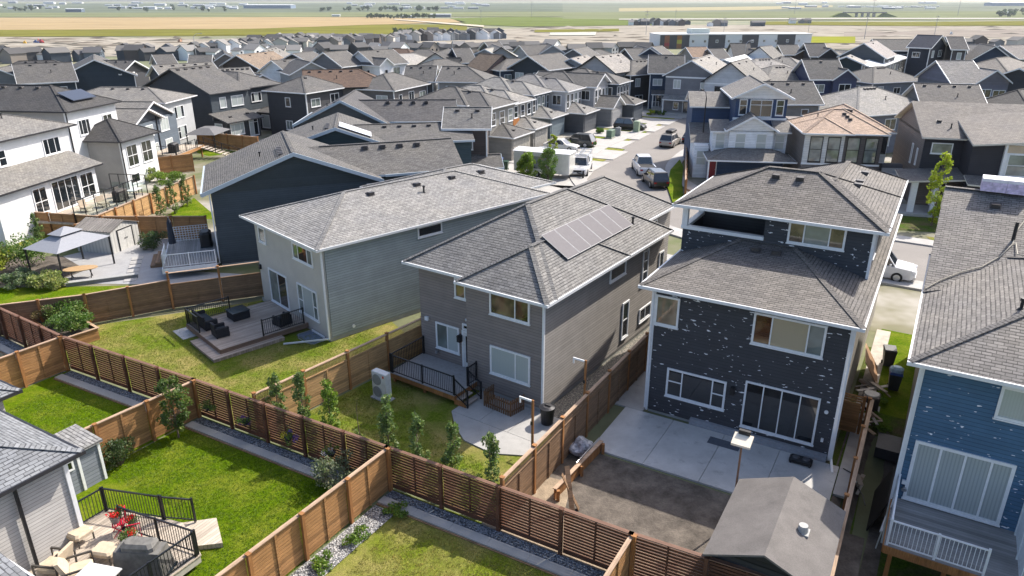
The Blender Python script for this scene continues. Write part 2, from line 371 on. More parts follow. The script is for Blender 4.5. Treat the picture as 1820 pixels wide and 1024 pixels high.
# ------------------------------------------------------------------ roofs
class Roof:
    """collects hip, gable and shed roof pieces of one house, with gutters and fascia"""
    def __init__(s): s.r = M(); s.f = M(); s.ws = []
    @property
    def w(s): m = M(); s.ws.append(m); return m
    def cap(s, a, b):
        a, b = Vector(a), Vector(b)
        if (b - a).length < 0.3: return
        s.r.beam(a + Vector((0, 0, 0.012)), b + Vector((0, 0, 0.012)), 0.24, 0.035)
    def ring(s, x0, y0, x1, y1, z, g=0.07, h=0.12):
        f = s.f
        f.box(x0 - g, y0 - g, z - h, x1 + g, y0, z + 0.015); f.box(x0 - g, y1, z - h, x1 + g, y1 + g, z + 0.015)
        f.box(x0 - g, y0, z - h, x0, y1, z + 0.015); f.box(x1, y0, z - h, x1 + g, y1, z + 0.015)
        f.poly([(x0, y0, z - h + 0.02), (x0, y1, z - h + 0.02), (x1, y1, z - h + 0.02), (x1, y0, z - h + 0.02)])
    def hip(s, x0, y0, x1, y1, z, k, gutter=True, caps=True):
        W, D = x1 - x0, y1 - y0; r = min(W, D) / 2; zr = z + r * k; R_ = s.r
        if W <= D: A, B = ((x0 + x1) / 2, y0 + r, zr), ((x0 + x1) / 2, y1 - r, zr)
        else: A, B = (x0 + r, (y0 + y1) / 2, zr), (x1 - r, (y0 + y1) / 2, zr)
        c = [(x0, y0, z), (x1, y0, z), (x1, y1, z), (x0, y1, z)]
        if W <= D:
            R_.poly([c[0], c[1], A]); R_.poly([c[1], c[2], B, A]); R_.poly([c[2], c[3], B]); R_.poly([c[3], c[0], A, B]); e = [(c[0], A), (c[1], A), (c[2], B), (c[3], B), (A, B)]
        else:
            R_.poly([c[0], c[1], B, A]); R_.poly([c[1], c[2], B]); R_.poly([c[2], c[3], A, B]); R_.poly([c[3], c[0], A]); e = [(c[0], A), (c[3], A), (c[1], B), (c[2], B), (A, B)]
        if caps:
            for a, b in e: s.cap(a, b)
        if gutter: s.ring(x0, y0, x1, y1, z)
    def slab(s, p, t=0.14):   # p: 4 corners of the top face
        n = (Vector(p[1]) - Vector(p[0])).cross(Vector(p[2]) - Vector(p[0])).normalized()
        if n.z < 0: n = -n
        q = [Vector(a) - Vector((0, 0, t)) for a in p]
        s.r.poly(p)
        s.f.poly([tuple(a - Vector((0, 0, 0.0))) for a in q][::-1])
        for i in range(4):
            j = (i + 1) % 4; s.f.poly([q[i], q[j], p[j], p[i]])
    def gable(s, x0, y0, x1, y1, z, k, axis='y', wall=None, rake=0.18, capr=True):
        """wall=(inset,) adds gable-end wall triangles inset from the rake"""
        f = s.f
        if axis == 'y':
            cx = (x0 + x1) / 2; zr = z + (x1 - x0) / 2 * k
            P = lambda x, y, zz: (x, y, zz)
            a0, a1, b0, b1 = x0, x1, y0, y1
        else:
            cx = (y0 + y1) / 2; zr = z + (y1 - y0) / 2 * k
            P = lambda x, y, zz: (y, x, zz)
            a0, a1, b0, b1 = y0, y1, x0, x1
        s.slab([P(a0, b0, z), P(cx, b0, zr), P(cx, b1, zr), P(a0, b1, z)]); s.slab([P(a1, b0, z), P(a1, b1, z), P(cx, b1, zr), P(cx, b0, zr)])
        for bb, sg in ((b0, -1), (b1, 1)):
            for aa in (a0, a1):
                o = 0.05 * sg
                q = [P(aa, bb + o, z - rake), P(cx, bb + o, zr - rake), P(cx, bb + o, zr + 0.03), P(aa, bb + o, z + 0.03)]
                q2 = [P(aa, bb + o * 0.02, z - rake), P(cx, bb + o * 0.02, zr - rake), P(cx, bb + o * 0.02, zr + 0.03), P(aa, bb + o * 0.02, z + 0.03)]
                f.hexa(q, q2)
        for aa, sg in ((a0, -1), (a1, 1)):
            q = sorted((aa, aa + 0.09 * sg))
            c0 = P(q[0], b0 + 0.002, 0); c1 = P(q[1], b1 - 0.002, 0)
            f.box(min(c0[0], c1[0]), min(c0[1], c1[1]), z - 0.16, max(c0[0], c1[0]), max(c0[1], c1[1]), z + 0.02)
        if capr: s.cap(P(cx, b0 + 0.02, zr), P(cx, b1 - 0.02, zr))
        if wall is not None:
            i, h0 = wall
            for bb, sg in ((b0, 1), (b1, -1)):
                y = bb + i * sg
                hx = cx - a0 - h0
                t = 0.1
                A = [P(a0 + h0, y, z - 0.16), P(a1 - h0, y, z - 0.16), P(a1 - h0, y, z + h0 * k - 0.16), P(cx, y, zr - 0.16), P(a0 + h0, y, z + h0 * k - 0.16)]
                B = [P(a0 + h0, y + t * sg, z - 0.16), P(a1 - h0, y + t * sg, z - 0.16), P(a1 - h0, y + t * sg, z + h0 * k - 0.16), P(cx, y + t * sg, zr - 0.16), P(a0 + h0, y + t * sg, z + h0 * k - 0.16)]
                s.w.hexa(A, B)
    def shed(s, x0, y0, x1, y1, za, zb, axis='y'):
        """single slope: height za at the low index edge, zb at the other, along axis"""
        if axis == 'y': p = [(x0, y0, za), (x1, y0, za), (x1, y1, zb), (x0, y1, zb)]
        else: p = [(x0, y0, za), (x1, y0, zb), (x1, y1, zb), (x0, y1, za)]
        s.slab(p, 0.2)
    def done(s, h, roofm, fasciam=None, wallm=None):
        for m in s.ws:
            if wallm: m.build('gable_wall', wallm, h)
        ro = s.r.build('roof', roofm, h)
        if s.f.f: s.f.build('gutter', fasciam or ALU_WHITE, ro)
        return ro
VENT = {}
def roof_vent(ro, x, y, z, k=0.0, ang=0.0, kind='box'):
    """small hooded exhaust vent or pipe on the roof; k slope, ang direction the slope falls"""
    if kind not in VENT:
        m = M()
        if kind == 'box':
            m.box(-0.24, -0.24, -0.06, 0.24, 0.24, 0.012)
            m.hexa([(-.19, -.19, .0), (.19, -.19, .0), (.19, .19, .0), (-.19, .19, .0)], [(-.17, -.17, .2), (.17, -.17, .2), (.15, .15, .07), (-.15, .15, .07)])
        else:
            m.cyl((0, 0, -0.1), (0, 0, 0.4), 0.055, 0.055, 8); m.cyl((0, 0, 0.32), (0, 0, 0.42), 0.09, 0.09, 8); m.cyl((0, 0, -0.05), (0, 0, 0.06), 0.14, 0.07, 8)
        VENT[kind] = m.build('roof_vent' if kind == 'box' else 'vent_pipe', plain('vent_metal', (0.06, 0.055, 0.055), 0.5) if kind == 'box' else BLACK, mesh_only=True)
    o = link('roof_vent' if kind == 'box' else 'vent_pipe', VENT[kind], ro, (x, y, z))
    if kind == 'box':
        o.rotation_euler = (math.atan(k), 0, ang)
    return o

# ------------------------------------------------------------------ windows and doors
WC = {}
def window(parent, face, a, c, z, wd, ht, cols=(0.5,), rows=None, glass_m=None, fw=0.07, frame_m=None, name='window', panes=None, sill=True):
    """face: 'R' rear (plane y=c, looks -y), 'F' front (+y), 'S' right side (plane x=c, +x), 'L' left side (-x); a = centre along the wall, z = bottom"""
    glass_m = glass_m or GLASS; frame_m = frame_m or VINYL
    key = (round(wd, 2), round(ht, 2), tuple(cols), str(rows), fw, frame_m.name, sill)
    if key not in WC:
        m = M(); h = wd / 2
        m.box(-h - .02, -0.06, -.02, -h + fw, 0.03, ht + .02); m.box(h - fw, -0.06, -.02, h + .02, 0.03, ht + .02)
        m.box(-h + fw, -0.06, -.02, h - fw, 0.03, fw); m.box(-h + fw, -0.06, ht - fw, h - fw, 0.03, ht + .02)
        if sill: m.box(-h - .05, -0.09, -.07, h + .05, 0.03, -.0205)
        xs = [-h + fw] + [-h + wd * q for q in cols] + [h - fw]
        for q in cols: m.box(-h + wd * q - fw * .4, -0.045, fw, -h + wd * q + fw * .4, 0.03, ht - fw)
        for ci, q in (rows or ()):
            x0 = xs[ci] + (fw * .4 if ci else 0); x1 = xs[ci + 1] - (fw * .4 if ci + 1 < len(xs) - 1 else 0)
            m.box(x0, -0.045, ht * q - fw * .4, x1, 0.03, ht * q + fw * .4)
        g = []
        for i in range(len(xs) - 1): g.append((xs[i], xs[i + 1]))
        WC[key] = (m.build(name, frame_m, mesh_only=True), g)
    me, g = WC[key]
    rz = {'R': 0, 'F': math.pi, 'S': math.pi / 2, 'L': -math.pi / 2}[face]
    loc = (a, c, z) if face in 'RF' else (c, a, z)
    o = link(name, me, parent, loc, rz)
    pk = key + (tuple(panes) if panes else glass_m.name, 'p')
    pk = key + (('|'.join(p.name for p in panes) if panes else glass_m.name),)
    if pk not in WC:
        m = M()
        for i, (x0, x1) in enumerate(g):
            m.m = i if panes else 0
            m.box(x0 - .01 if i == 0 else x0 + .001, -0.022, fw * .9, x1 - .001 if i < len(g) - 1 else x1 + .01, 0.0, ht - fw * .9)
        WC[pk] = m.build('pane', panes if panes else glass_m, mesh_only=True)
    link('pane', WC[pk], o)
    return o
def garage_door(parent, face, a, c, z, wd=4.6, ht=2.3, m=None):
    m = m or plain('grey_garage_door', (0.2, 0.21, 0.22), 0.5)
    b = M(); h = wd / 2
    n = 4
    for i in range(n):
        z0 = ht * i / n; z1 = ht * (i + 1) / n - 0.02
        b.box(-h, -0.05, z0 + .01, h, 0.0, z1)
        for k in range(6):
            x0 = -h + wd * k / 6 + .08; x1 = -h + wd * (k + 1) / 6 - .08
            b.box(x0, -0.065, z0 + .1, x1, -0.05, z1 - .09)
    b.box(-h, -0.03, 0, h, 0.0, ht)
    rz = {'R': 0, 'F': math.pi, 'S': math.pi / 2, 'L': -math.pi / 2}[face]
    loc = (a, c, z) if face in 'RF' else (c, a, z)
    return b.build('garage_door', m, parent, loc, rz)
def entry_door(parent, face, a, c, z, wd=0.95, ht=2.1, m=None, glazed=True):
    rz = {'R': 0, 'F': math.pi, 'S': math.pi / 2, 'L': -math.pi / 2}[face]
    loc = (a, c, z) if face in 'RF' else (c, a, z)
    h = wd / 2; b = M(); b.box(-h, -0.05, 0, h, 0.0, ht)
    d = b.build('door', m or plain('dark_door', (0.05, 0.05, 0.055), 0.4), parent, loc, rz)
    f = M(); f.box(-h - .1, -0.07, 0, -h, 0.02, ht + .1); f.box(h, -0.07, 0, h + .1, 0.02, ht + .1); f.box(-h, -0.07, ht, h, 0.02, ht + .1); f.build('door_frame', VINYL, d)
    if glazed: g = M(); g.box(-h + .14, -0.06, .3, h - .14, -0.052, ht - .18); g.build('pane', GLASS, d)
    k = M(); k.cyl((h - .08, -0.05, 1.0), (h - .08, -0.11, 1.0), .03, .03, 8); k.build('handle', STEEL, d)
    return d
def downspout(parent, x, y, z, dx=0, dy=0, m=None, foot=0.9):
    b = M(); b.box(x - .045, y - .045, .25, x + .045, y + .045, z)
    if foot: b.beam((x, y, .28), (x + dx * foot, y + dy * foot, .08), .09, .07)
    return b.build('downspout', m or ALU_WHITE, parent)
# ------------------------------------------------------------------ local frames of the lots (X to the right seen from the rear, Y into the lot towards the street)
class Frame:
    def __init__(s, o, th):
        s.o = Vector((o[0], o[1], 0)); s.th = th; t = R(th)
        s.Y = Vector((math.cos(t), math.sin(t), 0)); s.X = Vector((math.sin(t), -math.cos(t), 0)); s.rz = t - math.pi / 2
    def W(s, x, y, z=0): return s.o + s.X * x + s.Y * y + Vector((0, 0, z))
    def L(s, p): d = Vector((p[0], p[1], 0)) - s.o; return d.dot(s.X), d.dot(s.Y)
    def empty(s, name, x, y, z=0, rot=0, **k): return empty(name, s.W(x, y, z), s.rz + rot, **k)
FA = Frame((-10.36, 36.55), 43.5); FB = Frame((1.515, 29.06), 55.3); FC = Frame((13.37, 25.09), 59.5); FR = Frame((13.40, 21.83), 59.0)
def sstep(t): t = max(0, min(1, t)); return t * t * (3 - 2 * t)
def dip(x, y):
    lx, ly = FR.L((x, y))
    return -1.05 * sstep((lx + 1.6) / 1.3) * sstep((9 - ly) / 5) * sstep((ly + 13) / 3) * sstep((14 - lx) / 3)
def ground_h(x, y): return ground(x, y) + dip(x, y)
# ------------------------------------------------------------------ ground
def ground_material():
    m, n, l, b = _new('prairie_ground')
    p = wpos(n)
    a = ramp(n, l, noise(n, l, p, 0.012, 6, 0.6), [(0.3, (0.10, 0.125, 0.06)), (0.5, (0.16, 0.165, 0.085)), (0.7, (0.25, 0.22, 0.125))])
    a = mix(n, l, a, ramp(n, l, noise(n, l, p, 0.35, 5, 0.7), [(0.3, 0.75), (0.7, 1.2)]), 1.0, 'MULTIPLY')
    l.new(a, b.inputs['Base Color']); b.inputs['Roughness'].default_value = 0.95
    return m
def polar_sheet(name, mat, r_list, a0, a1, na, dz, hf):
    m = M(); pts = []
    for r in r_list:
        row = []
        for k in range(na + 1):
            a = a0 + (a1 - a0) * k / na; x, y = r * math.cos(a), r * math.sin(a); row.append((x, y, hf(x, y) + dz))
        pts.append(row)
    for i in range(len(r_list) - 1):
        for k in range(na): m.poly([pts[i][k], pts[i + 1][k], pts[i + 1][k + 1], pts[i][k + 1]])
    o = m.build(name, mat, weld=True, smooth=True); o['kind'] = 'structure'; return o
rl = [2] + [6 + i for i in range(50)] + [58 + 4 * i for i in range(32)] + [190 + 20 * i for i in range(24)] + [700, 800, 1000, 1300, 1700, 2200, 2800, 3600, 4600, 6000, 7500, 9000]
polar_sheet('ground', ground_material(), rl, 0, 2 * math.pi, 240, 0, lambda x, y: ground_h(x, y))
def sheet(name, pts, z, mat, kind='structure', th=None, label=None, cat=None, group=None):
    m = M(); pts = [(p[0], p[1]) for p in pts]
    if th: m.prism(pts, z - th, z)
    else: m.poly([(*p, z) for p in pts])
    o = m.build(name, mat)
    if th is None and o.data.polygons[0].normal.z < 0: o.data.flip_normals()
    return tagit(o, label, cat, group, kind)
def SG(u, v, z=0.0): return pixel_to_plane(u, v, z)  # u, v are image pixels
def draped(name, fr, x0, x1, y0, y1, mat, dz=0.015, step=0.5):
    m = M(); nx = max(1, int((x1 - x0) / step)); ny = max(1, int((y1 - y0) / step))
    P = [[fr.W(x0 + (x1 - x0) * i / nx, y0 + (y1 - y0) * j / ny) for i in range(nx + 1)] for j in range(ny + 1)]
    for row in P:
        for p in row: p.z = ground_h(p.x, p.y) + dz
    for j in range(ny):
        for i in range(nx): m.poly([P[j][i], P[j][i + 1], P[j + 1][i + 1], P[j + 1][i]])
    o = m.build(name, mat, weld=True, smooth=True); o['kind'] = 'structure'; return o
def walls(h, mat, *boxes, name='wall'):
    m = M()
    for b in boxes: m.box(*b)
    return m.build(name, mat, h)
def trims(h, mat, pts, w=0.11, name='corner_trim'):
    """slim upright corner boards (x, y, z0, z1)"""
    for x, y, z0, z1 in pts: m = M(); m.box(x - w / 2, y - w / 2, z0, x + w / 2, y + w / 2, z1); m.build(name, mat, h)
HG = 'houses of the neighbourhood'
def house(fr, label, x=0, y=0, z=0, rot=0): return fr.empty('house', x, y, z, rot, label=label, cat='house', group=HG)

# ================================================================== house with the grey green walls (left of centre)
def build_house_a():
    h = house(FA, 'grey green two storey house with light grey roof, behind the deck with black wicker seats')
    sg = siding('grey_green_siding', (0.315, 0.355, 0.345)); pn = panelled('grey_stucco_rear', (0.46, 0.435, 0.39))
    walls(h, sg, (-8.85, 0.62, 0.25, -0.35, 17.4, 5.6))
    walls(h, pn, (-8.5, 0.45, 0.25, -0.42, 0.618, 5.6), name='rear_wall')
    walls(h, FOUND, (-8.83, 0.47, -0.3, -0.38, 17.35, 0.25), name='foundation')
    r = Roof(); r.hip(-9.3, 0, 0, 17.9, 5.7, 0.33); r.hip(-10.6, 9.5, -2.0, 20.5, 5.704, 0.31)
    ro = r.done(h, shingle('light_grey_shingle', (0.255, 0.25, 0.243)), plain('dark_gutter_white', (0.62, 0.63, 0.63), 0.4, var=0.05))
    window(h, 'R', -7.52, 0.45, 4.27, 0.9, 0.95, (), None, GLASS_GREY)
    window(h, 'R', -2.54, 0.45, 4.27, 2.25, 0.95, (0.27, 0.73), None, None, panes=(GLASS_GREY, GLASS, GLASS_GREY))
    window(h, 'R', -6.1, 0.45, 0.56, 2.3, 2.15, (0.5,), None, None, name='patio_door', panes=(GLASS_GREY, GLASS))
    window(h, 'R', -2.5, 0.45, 0.95, 2.25, 1.8, (0.26, 0.78), ((0, .45), (2, .45)), None, panes=(GLASS_GREY, BLIND_FINE, GLASS_GREY))
    window(h, 'S', 7.75, -0.35, 4.82, 1.8, 0.62, (), None, GLASS)
    downspout(h, -0.28, 0.36, 5.55, -0.8, -1.0, ALU_WHITE, 2.0)
    for y in (6.0, 9.5, 12.4, 15.0): roof_vent(ro, -3.9, y, 5.7 + 3.9 * .33 + .02, .33, math.pi / 2)
    roof_vent(ro, -3.0, 9.4, 5.7 + 3.0 * .33, kind='pipe')
    l = M(); l.box(-8.38, 0.3, 2.35, -8.24, 0.45, 2.65); l.build('wall_lamp', BLACK, h)
    l = M(); l.cyl((-0.36, 2.0, 0.55), (-0.30, 2.0, 0.55), .1, .1, 10); l.build('dryer_vent', VINYL, h)
    # basement window with its corrugated well
    window(h, 'R', -1.7, 0.46, -0.62, 1.35, 0.75, (0.5,), None, GLASS)
    m = M(); m.tube([(-2.6, 0.45, -0.02), (-2.6, -0.35, -0.02), (-2.1, -0.6, -0.02), (-1.3, -0.6, -0.02), (-0.8, -0.35, -0.02), (-0.8, 0.45, -0.02)], 0.06, 6)
    m.build('window_well', STEEL, h)
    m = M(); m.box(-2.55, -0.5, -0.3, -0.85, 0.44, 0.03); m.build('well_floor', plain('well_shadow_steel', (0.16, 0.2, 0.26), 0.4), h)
build_house_a()

# ================================================================== brown house with the solar panels (centre)
def build_house_b():
    h = house(FB, 'brown grey two storey house with six solar panels on its grey hip roof')
    sg = siding('brown_grey_siding', (0.24, 0.205, 0.185))
    sgs = siding('lightened_side_siding', (0.27, 0.25, 0.23))  # same siding as the rear, colour lightened to paint in sunlight
    walls(h, sg, (-8.35, 1.05, 0.25, -4.72, 1.3, 5.65), (-4.72, 0.3, 0.25, -0.42, 1.3, 5.65), name='rear_wall')
    walls(h, sgs, (-8.3, 1.302, 0.25, -0.3, 13.3, 5.65), (-8.3, 13.302, 0.25, -2.2, 18.6, 5.65), (-0.42 + .002, 0.32, 0.25, -0.3, 1.3, 5.65))
    walls(h, FOUND, (-8.25, 1.07, -0.2, -0.34, 13.25, 0.25), (-4.65, 0.33, -0.2, -0.36, 1.07, 0.25), name='foundation')
    trims(h, VINYL, [(-0.33, 0.3, 0.25, 5.6)], 0.1)
    r = Roof()
    r.hip(-8.95, 0.6, 0.07, 13.5, 5.75, 0.6); r.hip(-5.0, -0.1, 0.074, 8.0, 5.754, 0.602); r.hip(-8.9, 7.0, -1.9, 18.6, 5.757, 0.6)
    ro = r.done(h, shingle('weathered_grey_shingle', (0.195, 0.19, 0.184)))
    window(h, 'R', -2.18, 0.3, 4.42, 2.2, 1.12, (0.64,), None, None, panes=(GLASS_WARM, GLASS_WARM))
    window(h, 'R', -5.42, 1.05, 4.36, 1.12, 1.05, (0.55,), None, None, panes=(GLASS_WARM, GLASS_GREY))
    window(h, 'R', -6.56, 1.05, 1.25, 1.5, 1.42, (0.5,), None, None, panes=(GLASS_GREY, BLIND_FINE))
    window(h, 'R', -2.16, 0.3, 1.3, 2.25, 1.45, (0.64,), None, None, panes=(BLIND_FINE, BLIND_FINE))
    d = entry_door(h, 'R', -5.15, 1.05, 0.62, 0.7, 1.95, plain('white_door', (0.6, 0.6, 0.6), 0.4)); 
    window(h, 'R', -5.15, 1.05, 2.72, 0.8, 0.3, (), None, GLASS, sill=False)
    window(h, 'S', 7.4, -0.3, 4.62, 1.75, 0.72, (), None, GLASS)
    window(h, 'S', 8.6, -0.3, 0.75, 0.75, 2.1, (), ((0, .5),), GLASS)
    window(h, 'S', 10.8, -0.3, 3.3, 0.7, 1.9, (), ((0, .33), (0, .66)), GLASS)
    window(h, 'S', 11.2, -0.3, 0.9, 1.5, 0.8, (0.5,), None, GLASS)
    window(h, 'S', 16.0, -2.2, 3.4, 0.9, 1.9, (), None, GLASS); window(h, 'S', 13.0, -0.3, 2.7, 0.6, 1.8, (), None, GLASS)
    m = M(); m.box(-8.0, 0.93, 2.62, -7.78, 1.05, 2.82); m.build('wall_vent', VINYL, h)
    m = M(); m.box(-5.75, 0.75, 2.05, -5.55, 1.05, 2.4); m.box(-5.72, 0.7, 2.35, -5.58, 0.95, 2.42); m.build('wall_lamp', BLACK, h)
    m = M(); m.box(-5.05, 0.95, 3.35, -4.9, 1.05, 3.55); m.cyl((-5.05, .9, 3.4), (-5.2, .8, 3.38), .05, .07); m.cyl((-4.9, .9, 3.4), (-4.8, .8, 3.38), .05, .07); m.build('flood_lamp', VINYL, h)
    m = M(); m.box(-7.35, .9, .9, -7.2, 1.05, 1.1); m.build('tap_box', STEEL, h)
    # solar array on the right hand slope
    k = 0.6; nrm = Vector((k, 0, 1)).normalized(); dn = Vector((1, 0, -k)).normalized()
    g = M(); pc = plain('solar_cells', (0.19, 0.18, 0.185), 0.8, var=.05, spec=0.05)
    for i in range(6):
        y0 = 3.55 + i * 1.165; c = Vector((-2.68, 0, 5.75 + 2.68 * k)) + nrm * 0.14
        a = c + Vector((0, y0 + .012, 0)); b = c + Vector((0, y0 + 1.152, 0)); L = dn * 1.78; t = nrm * 0.035
        pm = M(); pm.hexa([a, a + L, b + L, b], [a + t, a + L + t, b + L + t, b + t]); o = pm.build('solar_panel', plain('solar_frame', (0.33, 0.33, 0.34), 0.6, 0.0), ro)
        g = M(); q = t + nrm * 0.003; e = dn * .025; f = Vector((0, .025, 0))
        g.poly([a + q + e + f, a + L + q - e + f, b + L + q - e - f, b + q + e - f]); g.build('cells', pc, o)
    m = M()
    for q in (0.3, 1.45):
        c = Vector((-2.68, 0, 5.75 + 2.68 * k)) + dn * q + nrm * 0.07
        m.beam(c + Vector((0, 3.5, 0)), c + Vector((0, 10.6, 0)), .05, .1)
    m.build('solar_rail', ALU_BLACK, ro)
    roof_vent(ro, -1.25, 10.9, 5.75 + .75, kind='pipe')
    for y in (8.6, 11.2, 13.4): roof_vent(ro, -5.95, y, 5.75 + 3.1 * k - .25, k, -math.pi / 2)
build_house_b()

# ================================================================== peeling dark house (right of centre)
def build_house_c():
    h = house(FC, 'charcoal three storey house with flaked paint, stepped brown grey roofs and a recessed balcony')
    sg = siding('flaked_charcoal_siding', (0.05, 0.051, 0.058), chips=True)
    side = siding('dark_beige_side_siding', (0.26, 0.24, 0.21)); ch = siding('flaked_charcoal_top_siding', (0.045, 0.05, 0.06), chips=True); cp = siding('charcoal_siding', (0.04, 0.045, 0.055))
    sh = shingle('brown_grey_shingle', (0.155, 0.143, 0.133))
    walls(h, sg, (-8.4, 0.45, 0.15, -0.42, 0.7, 6.3), name='rear_wall')
    walls(h, side, (-8.4, 0.702, 0.15, -0.36, 18.0, 6.3), (-0.418, 0.47, 0.15, -0.36, 0.702, 6.3))
    walls(h, FOUND, (-8.36, 0.5, -0.3, -0.4, 17.9, 0.15), name='foundation')
    trims(h, VINYL, [(-8.42, 0.44, 0.1, 6.28), (-0.38, 0.44, 0.1, 6.28)], 0.1)
    # upper storey wraps a recessed balcony on the left
    walls(h, ch, (-8.95, 5.4, 6.35, -5.1, 5.55, 7.62), (-5.1, 5.4, 6.35, -0.5, 5.6, 8.74), name='upper_wall')
    walls(h, cp, (-5.1, 5.602, 6.35, -0.5, 13.0, 8.74), (-8.95, 8.4, 6.35, -5.102, 13.0, 8.74), (-8.95, 5.552, 6.35, -8.8, 8.398, 7.62), name='upper_side_wall')
    m = M(); m.box(-8.8, 5.56, 6.9, -5.11, 8.39, 7.0); m.build('balcony_floor', plain('balcony_floor', (0.06, 0.06, 0.065)), h)
    m = M(); m.box(-9.02, 5.32, 7.62, -5.08, 5.62, 7.78); m.box(-9.02, 5.622, 7.62, -8.74, 8.4, 7.78); m.box(-9.0, 5.34, 7.78, -8.74, 5.6, 8.74); m.box(-9.0, 8.1, 7.78, -8.74, 8.398, 8.74); m.build('balcony_ledge', VINYL, h)
    trims(h, VINYL, [(-0.5, 5.42, 6.5, 8.7)], 0.12)
    r = Roof()
    q = r.r   # lower roof: hips rising to the upper wall, and a skirt along both sides
    z = 6.4; P, Q = (-6.1, 5.4, 7.5), (-3.7, 5.4, 7.5)
    q.poly([(-9.0, 0, z), (0, 0, z), Q, P]); q.poly([(0, 0, z), (0, 5.4, z), (-0.5, 5.4, z + .17), Q]); q.poly([(-9.0, 5.4, z), (-9.0, 0, z), P])
    q.poly([(0, 5.4, z), (0, 18.4, z), (-0.5, 18.4, z + .17), (-.5, 5.4, z + .17)])
    r.cap((0, 0, z), Q); r.cap((-9, 0, z), P); r.cap(P, Q); r.ring(-9.0, 0, 0, 18.4, z)
    r.hip(-9.35, 4.9, 0.0, 11.9, 8.9, 0.44); r.hip(-5.6, 5.6, 0.004, 16.2, 8.904, 0.44); r.hip(-8.9, 12.0, -0.55, 19.0, 6.55, 0.4)
    ro = r.done(h, sh)
    window(h, 'R', -2.83, 5.4, 7.72, 2.4, 0.98, (0.28, 0.73), None, None, panes=(GLASS_WARM, GLASS_GREY, GLASS_WARM))
    window(h, 'R', -7.82, 0.45, 4.57, 1.05, 1.38, (), None, glass('board_reflection_tint', (0.22, 0.2, 0.15), 0.05, 0.5))  # tan base colour paints a reflection of boards into the pane
    window(h, 'R', -2.7, 0.45, 4.65, 2.8, 1.38, (0.26, 0.77), None, None, panes=(GLASS_WARM, blinds('slatted_shade_glass', (0.36, 0.32, 0.22), 9, 1.0), GLASS_GREY))
    window(h, 'R', -6.23, 0.45, 1.14, 2.65, 1.38, (0.26, 0.78), ((0, .55), (2, .5)), GLASS)
    window(h, 'R', -2.58, 0.45, 0.62, 3.0, 2.2, (0.25, 0.5, 0.75), None, GLASS, fw=0.06, name='patio_door')
    m = M(); m.box(-6.3, 0.28, 0.06, -0.46, 0.448, 0.34); m.box(-6.3, 0.2, 0.0, -0.46, 0.28, 0.2); m.build('door_step', plain('grey_step', (0.3, 0.31, 0.33)), h)
    m = M(); m.box(-4.68, 0.25, 2.05, -4.5, 0.448, 2.4); m.box(-4.66, 0.2, 2.33, -4.52, 0.3, 2.42); m.build('wall_lamp', BLACK, h)
    m = M(); m.cyl((-0.78, .44, 2.3), (-.78, .38, 2.3), .08, .08, 10); m.build('wall_vent', VINYL, h); m = M(); m.box(-.8, .36, .9, -.7, .448, 1.05); m.build('outlet_box', VINYL, h)
    window(h, 'S', 6.6, -0.5, 7.3, 1.0, 1.3, (), None, GLASS)
    downspout(h, -0.28, 0.3, 6.2, 0.2, -0.8); downspout(h, -8.48, 0.36, 6.2, -0.2, -0.8, foot=0)
    for x in (-5.3, -4.2): roof_vent(ro, x, 7.75, 8.9 + 2.85 * .44, .44, 0)
    for y in (9.6, 10.4, 12.6): roof_vent(ro, -1.9, y, 8.9 + 1.9 * .44, .44, math.pi / 2)
    for x in (-5.2, -4.3): roof_vent(ro, x, 4.6, 7.34, .2, 0)
    # garage front
    garage_door(h, 'F', -3.2, 18.0, 0.1)
build_house_c()

